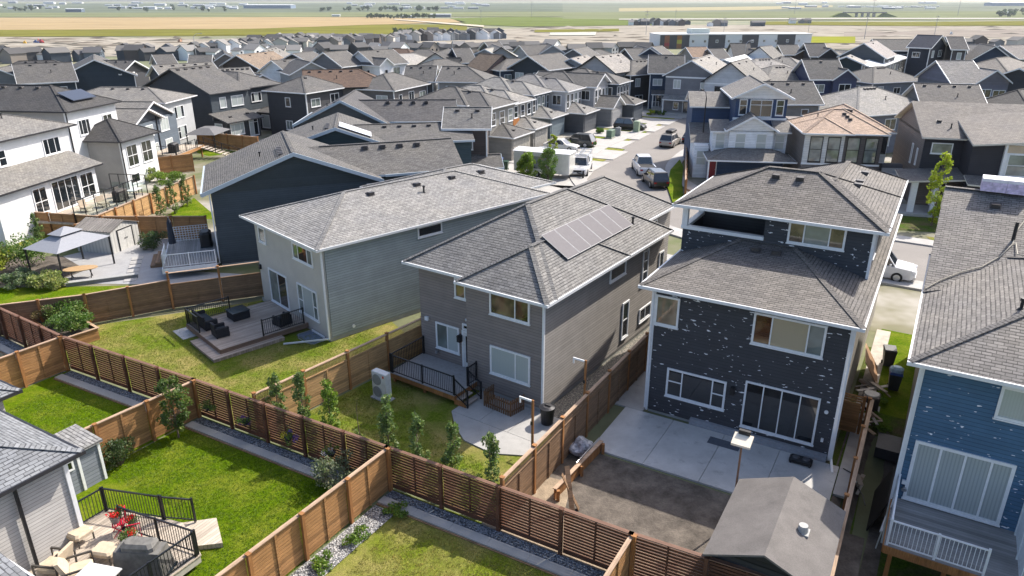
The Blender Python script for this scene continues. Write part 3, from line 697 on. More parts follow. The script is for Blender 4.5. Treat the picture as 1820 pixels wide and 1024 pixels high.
# ================================================================== blue house at the right edge
def build_house_r():
    h = house(FR, 'blue house with flaked siding and a white railed deck at the right edge')
    sg = siding('flaked_blue_siding', (0.062, 0.14, 0.235), chips=True); sd_ = siding('beige_side_siding', (0.30, 0.28, 0.25))
    walls(h, sg, (0.45, 0.45, -1.1, 9.5, 0.7, 6.6), name='rear_wall')
    walls(h, sd_, (0.45, 0.702, -1.1, 9.5, 17, 6.6))
    trims(h, VINYL, [(0.44, 0.44, -1.1, 6.55)], 0.13)
    r = Roof(); r.hip(0, 0, 10, 13, 6.7, 0.42)
    # front wing with a rake on the left, its slope facing the back yards
    r.slab([(-0.02, 7.2, 6.72), (10, 7.2, 6.72), (10, 14.4, 9.7), (-0.02, 14.4, 9.7)]); r.slab([(-0.02, 14.4, 9.7), (10, 14.4, 9.7), (10, 19, 7.8), (-0.02, 19, 7.8)])
    r.cap((-0.02, 14.4, 9.72), (10, 14.4, 9.72)); r.cap((-.02, 7.3, 6.74), (0.6, 7.3, 6.95))
    r.w.hexa([(0.5, 7.4, 6.5), (0.5, 18.6, 6.5), (0.5, 18.6, 7.7), (0.5, 14.4, 9.5), (0.5, 7.4, 6.6)], [(0.7, 7.4, 6.5), (0.7, 18.6, 6.5), (0.7, 18.6, 7.7), (0.7, 14.4, 9.5), (0.7, 7.4, 6.6)])
    ro = r.done(h, shingle('taupe_grey_shingle', (0.19, 0.178, 0.168)), None, sd_)
    window(h, 'R', 3.75, 0.45, 5.2, 2.0, 1.15, (0.6,), None, None, panes=(BLIND_FINE, GLASS_GREY))
    window(h, 'R', 2.22, 0.45, 1.2, 2.95, 2.4, (0.27, 0.52, 0.78), None, None, fw=0.09, name='patio_door', panes=(BLIND, BLIND, BLIND, BLIND))
    m = M(); m.box(4.3, .3, 2.4, 4.55, .448, 2.75); m.box(4.36, .25, 2.3, 4.5, .3, 2.4); m.build('wall_lamp', VINYL, h)
    m = M(); m.box(.6, .36, 1.75, .75, .448, 1.9); m.build('outlet_box', VINYL, h); m = M(); m.cyl((.72, .44, 1.6), (.72, .3, 1.55), .07, .09, 8); m.build('flood_lamp', STEEL, h)
    downspout(h, 0.38, .3, 6.5, -.1, -.9)
    roof_vent(ro, 3.0, 3.6, 6.7 + 3 * .42, kind='pipe')
    for x, y in ((2.1, 13.4), (3.6, 13.3)): roof_vent(ro, x, y, 6.72 + (y - 7.2) * .414, .414, 0)
    m = M(); m.cyl((2.9, 11.2, 8.3), (2.9, 11.2, 9.2), .07, .07, 8); m.build('flue_pipe', BLACK, ro)
    return h, ro
HOUSE_R, ROOF_R = build_house_r()
# ------------------------------------------------------------------ fences
GF = 'wooden yard fences'
def fence(label, p, q, h=1.9, style='solid', n=None, z=0.0, group=GF, boards=None, capm=None, postm=None, postside=1, top=0.42, noend=False):
    p = Vector((p[0], p[1], 0)); q = Vector((q[0], q[1], 0)); d = q - p; L = d.length; a = math.atan2(d.y, d.x)
    root = empty('wooden_fence', (p.x, p.y, z), a, label, 'fence', group)
    n = n or max(1, round(L / 2.4)); s = L / n
    boards = boards or (BROWN if style == 'slat' else CEDAR); capm = capm or (BROWN_CAP if style == 'slat' else CAP); postm = postm or (BROWN if style == 'slat' else CEDAR_POST)
    rd = random.Random(int(abs(p.x * 31 + p.y * 17)))
    for i in range(n):
        x0, x1 = i * s + .065, (i + 1) * s - .065
        m = M()
        if style == 'slat':
            z0 = 0.08
            m.box(x0, -.02, z0, x1, .02, z0 + .2)
            zz = z0 + .24
            while zz < h - .1:
                m.box(x0, -.016, zz, x1, .016, zz + .088); zz += .127
            xm = (x0 + x1) / 2; m.box(xm - .03, -.055, z0 + .21, xm + .03, -.0165, h - .03)
        else:
            hp = h if style == 'solid' else h - top
            zz = .05; k = 0
            while zz < hp - .05:
                m.box(x0, -.016 + .004 * (k % 2), zz, x1, .016 + .004 * (k % 2), min(zz + .137, hp)); zz += .14 + (.006 if rd.random() < .3 else 0); k += 1
            xm = (x0 + x1) / 2; m.box(xm - .045, -.06, .06, xm + .045, -.0205, hp - .02)
            if style == 'lattice':
                m.box(x0, -.05, hp + .002, x1, .05, hp + .05)
                nx = int((x1 - x0) / .085)
                for j in range(1, nx): xx = x0 + (x1 - x0) * j / nx; m.box(xx - .012, -.012, hp + .05, xx + .012, .0, h - .002)
                for j in range(1, 5): z_ = hp + .05 + (h - hp - .05) * j / 5; m.box(x0, .001, z_ - .012, x1, .013, z_ + .012)
            if style == 'open':
                m.box(x0, -.05, hp + .002, x1, .05, hp + .05)
        m.build('fence_panel', boards, root)
        c = M(); c.box(i * s + .001 + (.0 if i else -.06), -.075, h, (i + 1) * s - .001 + (.06 if i == n - 1 else 0), .075, h + .035); c.build('cap_board', capm, root)
    for i in range(n + 1):
        if noend and i == n: continue
        if i == n or i >= 0:
            m = M(); x = i * s; yo = -.10 * postside if style == 'slat' or style == 'solid' else 0
            m.box(x - .062, -.0645 + yo, 0, x + .062, .0645 + yo, h + .085); m.box(x - .08, -.085 + yo, h + .085, x + .08, .085 + yo, h + .115)
            m.build('post', postm, root)
    return root
BF = [(-32.5, 40.0), (-23.2, 33.9), (-14.5, 29.3), (-4.8, 23.9), (3.9, 19.0), (12.6, 14.6)]
bl = ['dark brown slatted back fence at the left edge, beyond the fence corner', 'dark brown slatted back fence between the raised bush planter and the bright lawn corner',
      'dark brown slatted back fence with hanging flower baskets above the bright lawn', 'dark brown slatted back fence in front of the row of slim young trees', 'dark brown slatted back fence in front of the bare soil and felt roofed shed']
for i in range(5): fence(bl[i], BF[i], BF[i + 1], 1.9, 'slat')
fence('cedar fence dividing the two bright lawns on the left', (-19.6, 21.8), (-14.55, 29.15), 1.9, 'solid', postside=1)
fence('cedar fence along the right side of the big bright lawn', (-10.6, 14.2), (-4.86, 23.75), 1.9, 'solid', postside=1)
fence('short cedar fence reaching the bottom edge in front of the dark slats', (1.6, 15.0), (3.85, 18.85), 1.9, 'solid')
fence('orange cedar fence stub at the far left edge of the lawn', (-26.6, 28.6), (-23.3, 33.75), 1.9, 'solid')
# fences between the houses
fence('pale cedar fence with lattice top behind the slim trees, left of the brown house', (-11.25, 27.7), (-4.85, 35.9), 2.05, 'lattice', boards=CEDAR_NEW, n=4)
fence('cedar fence with lattice top between the brown house and the flaked charcoal house', (-0.35, 21.55), (6.9, 33.6), 2.15, 'lattice', boards=GREYWOOD, n=6)
fence('narrow cedar fence between the charcoal house and the blue house', (9.3, 16.6), (15.75, 27.7), 1.75, 'solid', postside=-1, n=5)
fence('wide cedar fence behind the wicker deck, left part', (-29.6, 37.9), (-25.2, 39.6), 1.9, 'solid', boards=GREYWOOD)
fence('wide cedar fence behind the wicker deck, middle part', (-25.2, 39.6), (-21.3, 42.0), 1.9, 'solid', boards=GREYWOOD, n=2)
fence('cedar fence with open framed top beside the grey green house', (-21.3, 42.0), (-15.9, 44.3), 2.35, 'open', boards=GREYWOOD, n=2, top=.75)
# gate between charcoal house and narrow fence
def gate():
    a = Vector((14.35, 28.35, 0)); g = empty('wooden_gate', a, R(-31), 'brown wooden gate in the gap beside the charcoal house', 'gate')
    m = M(); m.box(0.1, -.02, .05, 1.15, .02, 1.55); m.build('gate_board', CEDAR, g)
    for x in (0, 1.25): m = M(); m.box(x - .06, -.06, 0, x + .06, .06, 1.95); m.build('post', CEDAR_POST, g)
    m = M()
    for k in range(3): m.box(.07, -.015, 1.6 + k * .12, 1.18, .015, 1.68 + k * .12)
    m.build('top_slat', CEDAR, g)
gate()

# ------------------------------------------------------------------ yards (lawns, paving, soil)
sheet('lawn', [(-14.4, 29.2), (-4.9, 23.9), (-9.6, 15.5), (-16.5, 12), (-20, 20)], .02, LUSH)
sheet('lawn', [(-23.2, 33.8), (-14.6, 29.2), (-19, 21.5), (-27, 27.5)], .021, LUSH)
sheet('lawn', [(-4.7, 23.8), (4.2, 18.9), (6, 14), (-8.5, 14)], .02, DRYLAWN)
sheet('lawn', [(-24.9, 39.4), (-15.2, 43.7), (-8.2, 41.5), (-4.8, 36), (-11.3, 27.75), (-14.4, 29.4), (-23.0, 34.1), (-25.6, 36)], .022, TIRED)
sheet('lawn', [(-4.8, 35.7), (-11.2, 27.6), (-4.7, 24.1), (-0.4, 21.7), (3.0, 27.3), (1.6, 29.2)], .018, TIRED)
sheet('lawn', [(-44, 38), (-33, 40.2), (-25.4, 39.7), (-21.4, 42.3), (-24, 46), (-36, 45.5)], .021, LUSH)
sheet('garden_bed', [(-38, 45.6), (-31.5, 46.4), (-30.6, 49), (-34, 52), (-40, 52)], .03, SOIL)
sheet('yard_paving', [(-31.5, 46.4), (-24, 46.1), (-21.3, 42.4), (-16.0, 44.4), (-17, 47.8), (-24.5, 49), (-27.5, 58.5), (-31, 55.8), (-34, 52)], .028, mineral('grey_paving_sand', (0.33, 0.33, 0.335), 1.5, 0.12, 40))
sheet('soil', [tuple(FC.W(-10.6, -3.9)[:2]), tuple(FC.W(1.5, -3.9)[:2]), tuple(FC.W(1.6, -11.5)[:2]), tuple(FC.W(-10.8, -10.2)[:2])], .02, SOIL)
sheet('dry_soil', [tuple(FC.W(-10.7, -6.6)[:2]), tuple(FC.W(-9.0, -6.3)[:2]), tuple(FC.W(-8.4, -8.3)[:2]), tuple(FC.W(-3, -8.6)[:2]), tuple(FC.W(-2, -11)[:2]), tuple(FC.W(-10.8, -10.4)[:2])], .028, SOIL_DRY)
# patio slabs with joints
def slab_grid(name, fr, x0, x1, y0, y1, nx, ny, z, mat, gap=.02):
    for i in range(nx):
        for j in range(ny):
            a0 = x0 + (x1 - x0) * i / nx; a1 = x0 + (x1 - x0) * (i + 1) / nx - gap; b0 = y0 + (y1 - y0) * j / ny; b1 = y0 + (y1 - y0) * (j + 1) / ny - gap
            yield [tuple(fr.W(a, b)[:2]) for a, b in ((a0, b0), (a1, b0), (a1, b1), (a0, b1))]
def paved(name, fr, x0, x1, y0, y1, nx, ny, z, mat, th=.1):
    m = M()
    for pts in slab_grid(name, fr, x0, x1, y0, y1, nx, ny, z, mat): m.prism(pts, z - th, z)
    o = m.build(name, mat); o['kind'] = 'structure'; return o
paved('patio', FC, -9.35, 0.1, -3.75, 0.2, 4, 1, .085, PATIO)
paved('side_path', FC, -10.0, -8.5, 0.22, 9, 1, 4, .08, CONCRETE)
paved('side_path', FC, 0.12, .72, -1.8, 4.0, 1, 3, .07, CONCRETE)
paved('patio', FB, -3.9, 0.9, -2.0, 0.3, 3, 1, .075, CONCRETE)
m = M(); m.prism([tuple(FB.W(*p)[:2]) for p in ((-3.9, -2.02), (0.9, -2.02), (1.0, -3.0), (-0.3, -3.7), (-1.9, -3.6), (-3.0, -2.9))], .0, .074); o = m.build('patio', CONCRETE); o['kind'] = 'structure'
draped('gravel_strip', FB, -0.3, 1.35, 0.32, 16, GRAVEL_TAN, .03)
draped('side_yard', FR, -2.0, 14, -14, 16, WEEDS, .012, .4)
draped('side_soil', FR, -1.75, 0.45, -3.0, 7.0, SOIL, .022, .3)
draped('side_path', FC, 0.02, 0.75, 4.2, 16, mineral('dusty_concrete', (0.42, 0.38, 0.33), 2, .25, 40), .03)
draped('side_grass', FR, -1.6, 0.5, 8.6, 19, LUSH, .02, .4)
# concrete swale and gravel beside the back fence
def strip_along(name, i, off0, off1, z, mat, th=.12, t0=0.0, t1=1.0, joints=0):
    p = Vector((*BF[i], 0)); q = Vector((*BF[i + 1], 0)); d = (q - p).normalized(); n = Vector((d.y, -d.x, 0)); L = (q - p).length
    m = M(); k = max(1, joints)
    for j in range(k):
        a = p + d * (L * (t0 + (t1 - t0) * j / k) + (.006 if k > 1 else 0)); b = p + d * (L * (t0 + (t1 - t0) * (j + 1) / k) - (.006 if k > 1 else 0))
        m.prism([tuple((x)[:2]) for x in (a + n * off0, b + n * off0, b + n * off1, a + n * off1)], z - th, z)
    o = m.build(name, mat); o['kind'] = 'structure'; return o
for i, (t0, t1) in enumerate([(0, 1), (0.03, .985), (0.015, .985), (.015, .99), (0, 1)]):
    strip_along('gravel_strip', i, .14, .62, .06, GRAVEL_BLUE, .06, t0, t1)
    strip_along('concrete_swale', i, .62, 1.02, .11, CONCRETE, .1, t0, t1, 6)
    strip_along('timber_edge', i, 1.02, 1.1, .05, GREYWOOD, .1, t0, t1)
p, q = Vector((-10.6, 14.2, 0)), Vector((-4.86, 23.75, 0)); d = (q - p).normalized(); n = Vector((d.y, -d.x, 0))
sheet('gravel_strip', [tuple((p + n * .16)[:2]), tuple((q + n * .16 - d * 1.0)[:2]), tuple((q + n * 1.15 - d * 1.0)[:2]), tuple((p + n * 1.15)[:2])], .05, GRAVEL_LIGHT)

# ------------------------------------------------------------------ plants
def leaf_mesh(name, spots, size, mat, rnd, aspect=.6, up=.3):
    """spots: (centre, radius vector, count) ellipsoids filled with many separate small leaves"""
    v = []; f = []; tone = []
    for c, rv, cnt, t in spots:
        for i in range(cnt):
            while True:
                q = Vector((rnd.uniform(-1, 1), rnd.uniform(-1, 1), rnd.uniform(-1, 1)))
                if q.length < 1: break
            q = q * (0.55 + 0.45 * rnd.random()) if rnd.random() < .3 else q.normalized() * (0.65 + .38 * rnd.random())
            p = Vector((c[0] + q.x * rv[0], c[1] + q.y * rv[1], c[2] + q.z * rv[2]))
            nn = Vector((rnd.gauss(0, 1), rnd.gauss(0, 1), rnd.gauss(0, 1) + up)).normalized(); a = nn.orthogonal().normalized(); a.rotate(Matrix.Rotation(rnd.uniform(0, 6.28), 3, nn)); b = nn.cross(a)
            s = size * rnd.uniform(.6, 1.3); k = len(v)
            v += [p - a * s, p + b * s * aspect, p + a * s, p - b * s * aspect]; f.append((k, k + 1, k + 2, k + 3)); tone.append(min(1, max(0, t + rnd.gauss(0, .18))))
    me = bpy.data.meshes.new(name); me.from_pydata([tuple(x) for x in v], [], f); me.materials.append(mat)
    at = me.attributes.new('tone', 'FLOAT', 'FACE'); at.data.foreach_set('value', tone)
    return me
def columnar_tree(x, y, h, label, rnd, mat=None, wdt=.36, group='slim young trees along the back fence', z=0, bare=.0):
    mat = mat or leaf('aspen_leaf', (0.125, 0.185, 0.06), .5)
    t = empty('slim_tree', (x, y, z), 0, label, 'tree', group)
    m = M(); pts = [Vector((0, 0, 0))]
    for i in range(1, 7): pts.append(Vector((rnd.gauss(0, .035), rnd.gauss(0, .035), h * i / 6)))
    for i in range(6): m.cyl(pts[i], pts[i + 1], .035 * (1 - i / 6.5), .035 * (1 - (i + 1) / 6.5), 6)
    sp = []
    for i in range(int(h * 15)):
        zz = h * (.05 + .85 * rnd.random()) ; k = 1 - max(0, (zz / h - .45)) * 1.25
        if bare and zz > h * (1 - bare): continue
        a = rnd.uniform(0, 6.28); r = wdt * k * rnd.uniform(.15, 1.15); c = (r * math.cos(a), r * math.sin(a), zz)
        m.cyl((0, 0, zz - .25), c, .01, .005, 4)
        sp.append((c, (.13, .13, .2), int(34 * (.5 + rnd.random()))
                   , rnd.uniform(.25, .85)))
    m.build('trunk', BARK, t)
    link('crown', leaf_mesh('crown', sp, .062, mat, rnd), t); return t
def shrub(x, y, r, h, label, rnd, mat, n=16, leafs=90, size=.05, group=None, z=0, name='shrub', stems=True):
    t = empty(name, (x, y, z), 0, label, 'plant' if name != 'tree' else 'tree', group)
    m = M(); sp = []
    for i in range(n):
        a = rnd.uniform(0, 6.28); q = r * math.sqrt(rnd.random()) * .85; zz = h * rnd.uniform(.25, .92) * (1 - .35 * (q / r) ** 2); c = (q * math.cos(a), q * math.sin(a), zz)
        m.cyl((q * .25 * math.cos(a), q * .25 * math.sin(a), 0), c, .014, .006, 5)
        sp.append((c, (r * .34, r * .34, h * .2), leafs, rnd.uniform(.15, .9)))
    m.build('stem', BARK, t); link('foliage', leaf_mesh('foliage', sp, size, mat, rnd), t); return t
def broad_tree(x, y, h, r, label, rnd, mat, trunk_h=1.0, n=26, leafs=120, size=.09, group=None, z=0, lean=(0, 0), name='leafy_tree'):
    t = empty(name, (x, y, z), 0, label, 'tree', group)
    m = M(); m.cyl((0, 0, 0), (lean[0] * .4, lean[1] * .4, trunk_h), .06 * h / 4, .045 * h / 4, 8); m.cyl((lean[0] * .4, lean[1] * .4, trunk_h), (lean[0], lean[1], h * .85), .045 * h / 4, .012, 6)
    sp = []
    for i in range(int(n * 2.2)):
        k = rnd.random(); zz = trunk_h * .8 + (h - trunk_h * .8) * k; rr = r * (math.sin(math.pi * (.12 + .8 * k)) ** .8) * math.sqrt(rnd.random())
        a = rnd.uniform(0, 6.28); c = (lean[0] * zz / h + rr * math.cos(a), lean[1] * zz / h + rr * math.sin(a), zz)
        m.cyl((lean[0] * zz / h, lean[1] * zz / h, max(trunk_h * .8, zz - r * .5)), c, .016, .007, 5)
        s_ = rnd.uniform(.16, .3); sp.append((c, (r * s_, r * s_, r * s_ * 1.1), int(leafs * s_ * 2.4), rnd.uniform(.1, .9)))
    m.build('trunk', BARK, t); link('crown', leaf_mesh('crown', sp, size, mat, rnd), t); return t
rt = random.Random(3)
tp = [(-10.42, 28.06, 3.1), (-9.06, 27.3, 3.7), (-7.72, 26.56, 3.95), (-6.36, 25.8, 3.0), (-5.0, 25.04, 4.0), (-3.72, 24.32, 3.4), (-2.3, 23.52, 3.65), (-0.82, 22.69, 3.6)]
tl = ['thin leafy tree nearest the left end of the pale cedar fence', 'bushy slim tree with thick leaves, second along the pale cedar fence', 'bright yellow green slim tree in front of the pale cedar fence', 'nearly bare slim tree with few leaves and dry top twigs',
      'tall slim tree standing in front of the heat pump', 'slim tree with reddish top in front of the deck stairs', 'dense slim tree with reddish tip in front of the grey patio', 'slim tree by itself on the sunlit lawn corner at the right end of the row']
lm = [leaf('aspen_leaf', (0.125, 0.185, 0.06), .5), leaf('bright_aspen_leaf', (0.14, 0.22, 0.03))]
for i, ((x, y, h), lb) in enumerate(zip(tp, tl)):
    columnar_tree(x, y, h, lb, rt, lm[1] if i in (2,) else lm[0], .26 if i == 3 else .4, bare=.55 if i == 3 else .12)
broad_tree(-14.75, 27.45, 2.9, .75, 'small leafy tree in the corner of the bright lawn by the cedar fence', rt, leaf('apple_leaf', (0.075, 0.125, 0.03)), .7, 26, 80, .065)
shrub(-16.35, 25.45, .75, 1.25, 'round dark green shrub on the bright lawn beside the white trimmed storage shed', rt, leaf('dark_shrub_leaf', (0.05, 0.085, 0.03)), 20, 90, .05)
shrub(-6.9, 23.95, .95, 1.5, 'silvery green shrub with purple tips in the right corner of the bright lawn', rt, leaf('silver_shrub_leaf', (0.16, 0.19, 0.12)), 22, 90, .05)
GB = 'hanging flower baskets on the slatted fence'
for (x, y), lb, c in zip([(-13.5, 28.58), (-11.4, 27.4), (-9.2, 26.18), (-7.15, 25.05)], ['green hanging basket with hardly any flowers near the fence corner', 'hanging basket with purple flowers below the pale cedar fence end', 'hanging basket of yellow leaves and blue purple flowers', 'hanging basket with pale lilac flowers behind the silvery shrub'],
                       [(0.10, 0.15, 0.04), (0.13, 0.06, 0.35), (0.10, 0.06, 0.42), (0.36, 0.34, 0.42)]):
    n_ = Vector((-.487, -.873, 0)) * .3
    b = empty('hanging_basket', (x + n_.x, y + n_.y, .95), 0, lb, 'flower basket', GB)
    m = M(); m.cyl((0, 0, -.05), (0, 0, .12), .1, .19, 10); m.build('pot', BLACK, b)
    m = M(); m.beam((0, 0, .62), (-n_.x, -n_.y, .66), .02); m.cyl((0, 0, .1), (0, 0, .62), .006, .006, 5); m.build('hook', BLACK, b)
    link('foliage', leaf_mesh('foliage', [((rt.gauss(0, .14), rt.gauss(0, .14), .16 + rt.gauss(0, .09)), (.15, .15, .12), 55, .5) for k in range(6)], .035, leaf('basket_leaf', (0.10, 0.16, 0.03)), rt), b)
    link('flowers', leaf_mesh('flowers', [((rt.gauss(0, .16), rt.gauss(0, .16), .12 + rt.gauss(0, .12)), (.13, .13, .12), 45, .5) for k in range(5)], .03, leaf('flower_%d' % int(c[2] * 1000), c, .25), rt), b)
    if lb.startswith('hanging basket of yellow'): link('yellow_leaves', leaf_mesh('yellow_leaves', [((-.2, .05, .15), (.16, .16, .16), 130, .6)], .03, leaf('yellow_leaf', (0.5, 0.42, 0.03), .2), rt), b)
# weeds along the gravel at the bottom
wl = leaf('weed_leaf', (0.11, 0.19, 0.025))
for (x, y, r, lb) in [(-5.6, 20.9, .55, 'bright green weed clump at the gravel edge nearest the fence junction'), (-6.6, 19.6, .5, 'low weed clump half way along the light gravel strip'), (-7.7, 18.0, .6, 'weed clump on the light gravel at the bottom edge'), (-4.4, 22.3, .5, 'leafy weed clump under the slatted fence corner post')]:
    shrub(x, y, r, .42, lb, rt, wl, 12, 60, .045, 'weed clumps on the gravel')
for k, (lx, ly) in enumerate([(-.9, 9.6), (-1.1, 8.2), (-.5, 7.4), (-1.0, -4.2), (-.4, -5.6), (-1.2, -6.6), (-.6, -7.8), (.1, -8.6)]):
    q = FR.W(lx, ly); shrub(q.x, q.y, .45, .35, 'rough green weed clump in the strip between the charcoal and blue houses', rt, wl, 9, 55, .06, 'weed clumps in the side yard', z=ground_h(q.x, q.y))
# ------------------------------------------------------------------ decks, railings, garden furniture
def railing(parent, p, q, z, h=1.0, m=None, step=.115, posts=True, z2=None, name='railing', pr=.035):
    z2 = z if z2 is None else z2; m = m or ALU_BLACK
    p = Vector((p[0], p[1], z)); q = Vector((q[0], q[1], z2)); d = q - p; L = d.length; b = M(); U = Vector((0, 0, 1))
    b.beam(p + U * (h - .02), q + U * (h - .02), .055, .045); b.beam(p + U * .09, q + U * .09, .04, .035)
    n = max(2, int(L / step))
    for i in range(1, n): o = p + d * (i / n); b.beam(o + U * .09, o + U * (h - .04), .018, .018)
    for o in ((p, q) if posts else ()): b.beam(o, o + U * (h + .05), pr * 2, pr * 2)
    if posts and L > 2.6: o = p + d * .5; b.beam(o, o + U * (h + .03), pr * 2, pr * 2)
    return b.build(name, m, parent)
def bevb(m, x0, y0, z0, x1, y1, z1, b=.04): return m.bevbox(x0, y0, z0, x1, y1, z1, b)
WICKER = wood('black_wicker', (0.022, 0.024, 0.03), .03, 1, .5, .3); NAVY = plain('dark_cushion', (0.018, 0.03, 0.04), .9)
def wicker_seat(fr, x, y, z, rot, wd, label, cat):
    o = fr.empty('wicker_' + cat, x, y, z, rot, label=label, cat=cat, group='black wicker garden seats')
    h = wd / 2; m = M(); m.box(-h, -.38, .04, h, .38, .3); m.build('base', WICKER, o)
    for s in (-1, 1): m = M(); x0 = s * h; bevb(m, min(x0, x0 - s * .14), -.38, .301, max(x0, x0 - s * .14), .38, .6); m.build('arm', WICKER, o)
    m = M(); m.hexa([(-h + .14, .22, .301), (h - .14, .22, .301), (h - .14, .38, .301), (-h + .14, .38, .301)], [(-h + .14, .3, .82), (h - .14, .3, .82), (h - .14, .42, .82), (-h + .14, .42, .82)]); m.build('backrest', WICKER, o)
    m = M(); bevb(m, -h + .15, -.36, .301, h - .15, .21, .43, .05); m.build('cushion', NAVY, o)
    for sx in (-1, 1):
        for sy in (-1, 1): m = M(); m.box(sx * (h - .06) - .03, sy * .32 - .03, 0, sx * (h - .06) + .03, sy * .32 + .03, .04); m.build('foot', BLACK, o)
    return o
def deck_a():
    d = FA.empty('wooden_deck', -5.2, -2.2, 0, label='grey brown wooden deck with black railings and an L-shaped step behind the grey green house', cat='deck')
    ox, oy = -5.2, -2.2
    m = M(); m.box(-7.55 - ox, -4.8 - oy, .40, -2.8 - ox, .44 - oy, .45); m.build('deck_boards', DECK, d)
    m = M(); m.box(-7.58 - ox, -4.83 - oy, .16, -2.77 - ox, -4.801 - oy, .448); m.box(-2.799 - ox, -4.83 - oy, .16, -2.77 - ox, .43 - oy, .448); m.box(-7.58 - ox, -4.8 - oy, .16, -7.551 - ox, .43 - oy, .448); m.build('fascia_board', wood('deck_fascia', (0.22, 0.15, 0.11), .3, 1, .9), d)
    m = M(); m.box(-5.6 - ox, -5.4 - oy, .17, -2.35 - ox, -4.84 - oy, .21); m.box(-2.76 - ox, -4.838 - oy, .171, -2.35 - ox, -1.3 - oy, .211); m.box(-5.58 - ox, -5.37 - oy, 0, -2.38 - ox, -4.86 - oy, .165); m.box(-2.75 - ox, -4.83 - oy, 0, -2.38 - ox, -1.32 - oy, .165); m.build('step', DECK, d)
    railing(d, (-7.5 - ox, -4.75 - oy), (-5.75 - ox, -4.75 - oy), .45, .98); railing(d, (-7.5 - ox, -4.65 - oy), (-7.5 - ox, -2.2 - oy), .45, .98); railing(d, (-2.85 - ox, -2.3 - oy), (-2.85 - ox, .2 - oy), .45, .98)
    m = M(); m.box(-8.3, -5.2, 0, -7.0, -3.9, .06); 
    o = FA.empty('paving_slab', -7.2, -4.9, 0, label='square grey concrete slab beside the wooden deck corner', cat='slab'); m = M(); m.box(-.8, -.6, 0, .8, .7, .05); m.build('slab', PATIO, o)
deck_a()
wicker_seat(FA, -6.6, -4.05, .45, math.pi, 1.9, 'long black wicker sofa behind the deck railing corner', 'sofa')
wicker_seat(FA, -4.6, -4.0, .45, math.pi * .98, .85, 'black wicker armchair with dark cushion beside the open front deck edge', 'armchair')
wicker_seat(FA, -3.6, -0.75, .45, -math.pi * .45, .85, 'black wicker armchair standing against the railing near the house wall', 'armchair')
o = FA.empty('wicker_table', -6.3, -2.2, .45, 0, label='square black wicker table with flat top in the middle of the deck', cat='table')
m = M(); m.box(-.5, -.5, .03, .5, .5, .5); m.build('base', WICKER, o); m = M(); bevb(m, -.54, -.54, .501, .54, .54, .54, .012); m.build('tabletop', plain('dark_glass_top', (0.02, 0.03, 0.035), .15), o)
# brown house deck
def deck_b():
    x, y = -6.0, -0.4
    d = FB.empty('small_deck', x, y, 0, label='grey boarded deck with black railings and two side steps behind the brown house', cat='deck')
    P = lambda a, b: (a - x, b - y)
    m = M(); m.prism([P(-8.3, 1.04), P(-8.3, -1.55), P(-4.1, -1.55), P(-4.1, .29), P(-4.73, .29), P(-4.73, 1.04)], .56, .6); m.build('deck_boards', plain('grey_composite', (0.31, 0.30, 0.29), .6), d)
    m = M(); m.box(*P(-8.28, -1.53), .3, *P(-4.12, -1.49), .559); m.box(*P(-4.15, -1.48), .3, *P(-4.11, .27), .559); m.box(*P(-8.28, -1.48), .3, *P(-8.24, 1.0), .559); m.build('fascia_board', CEDAR_POST, d)
    for a, b in ((-8.2, -1.4), (-6.2, -1.4), (-4.25, -1.4)): m = M(); m.box(*P(a, b), 0, *P(a + .12, b + .12), .3); m.build('deck_post', CEDAR_POST, d)
    railing(d, P(-8.22, 1.0), P(-8.22, -1.5), .6); railing(d, P(-8.1, -1.5), P(-4.15, -1.5), .6); railing(d, P(-4.15, .25), P(-4.15, -.45), .6)
    railing(d, P(-4.12, -1.5), P(-3.35, -1.5), .6, .9, z2=.15); railing(d, P(-4.12, -.45), P(-3.35, -.45), .6, .9, z2=.15)
    for i, zz in enumerate((.4, .2)): m = M(); m.box(*P(-4.08 + i * .3, -1.42), zz - .05, *P(-3.78 + i * .3, -.52), zz); m.build('step', DECK, d)
    m = M(); m.box(*P(-4.09, -1.46), .08, *P(-3.5, -1.425), .35); m.build('stringer', CEDAR_POST, d)
deck_b()
def heat_pump():
    o = FB.empty('heat_pump', -7.45, -2.95, 0, .0, label='tall beige heat pump unit with twin fans beside the brown house deck', cat='heat pump')
    m = M(); m.box(-.55, -.28, 0, .55, .28, .08); m.build('stand', CONCRETE, o)
    m = M(); bevb(m, -.47, -.19, .08, .47, .19, 1.5, .03); m.build('cabinet', plain('pale_cabinet', (0.56, 0.57, 0.56), .5), o)
    for zz in (.45, 1.1): m = M(); m.cyl((-.12, -.19, zz), (-.12, -.215, zz), .29, .28, 24); m.build('fan_grille', plain('fan_grille', (0.22, 0.23, 0.24), .5), o)
    m = M(); m.box(.26, -.2, 1.28, .36, -.191, 1.4); m.build('badge', plain('red_badge', (0.55, 0.06, 0.03), .4), o)
heat_pump()
def picket():
    o = FB.empty('picket_fence', -2.9, -.75, .08, 0, label='small brown picket enclosure on the grey patio by the house wall', cat='picket fence')
    P = [(0, .75), (0, 0), (1.55, -.08), (1.7, .75)]
    for a, b in zip(P, P[1:]):
        m = M(); a = Vector((*a, 0)); b = Vector((*b, 0)); d = b - a; n = max(4, int(d.length / .12))
        for z_ in (.2, .62): m.beam(a + Vector((0, 0, z_)), b + Vector((0, 0, z_)), .03, .07)
        nn = Vector((d.y, -d.x, 0)).normalized() * .03
        for i in range(n + 1): c = a + d * (i / n) + nn; m.beam(c, c + Vector((0, 0, .8 + .03 * (i % 2))), .07, .02, up=(nn.x, nn.y, 0))
        m.build('picket_panel', wood('brown_picket', (0.20, 0.105, 0.05), .3, 0, .9), o)
picket()
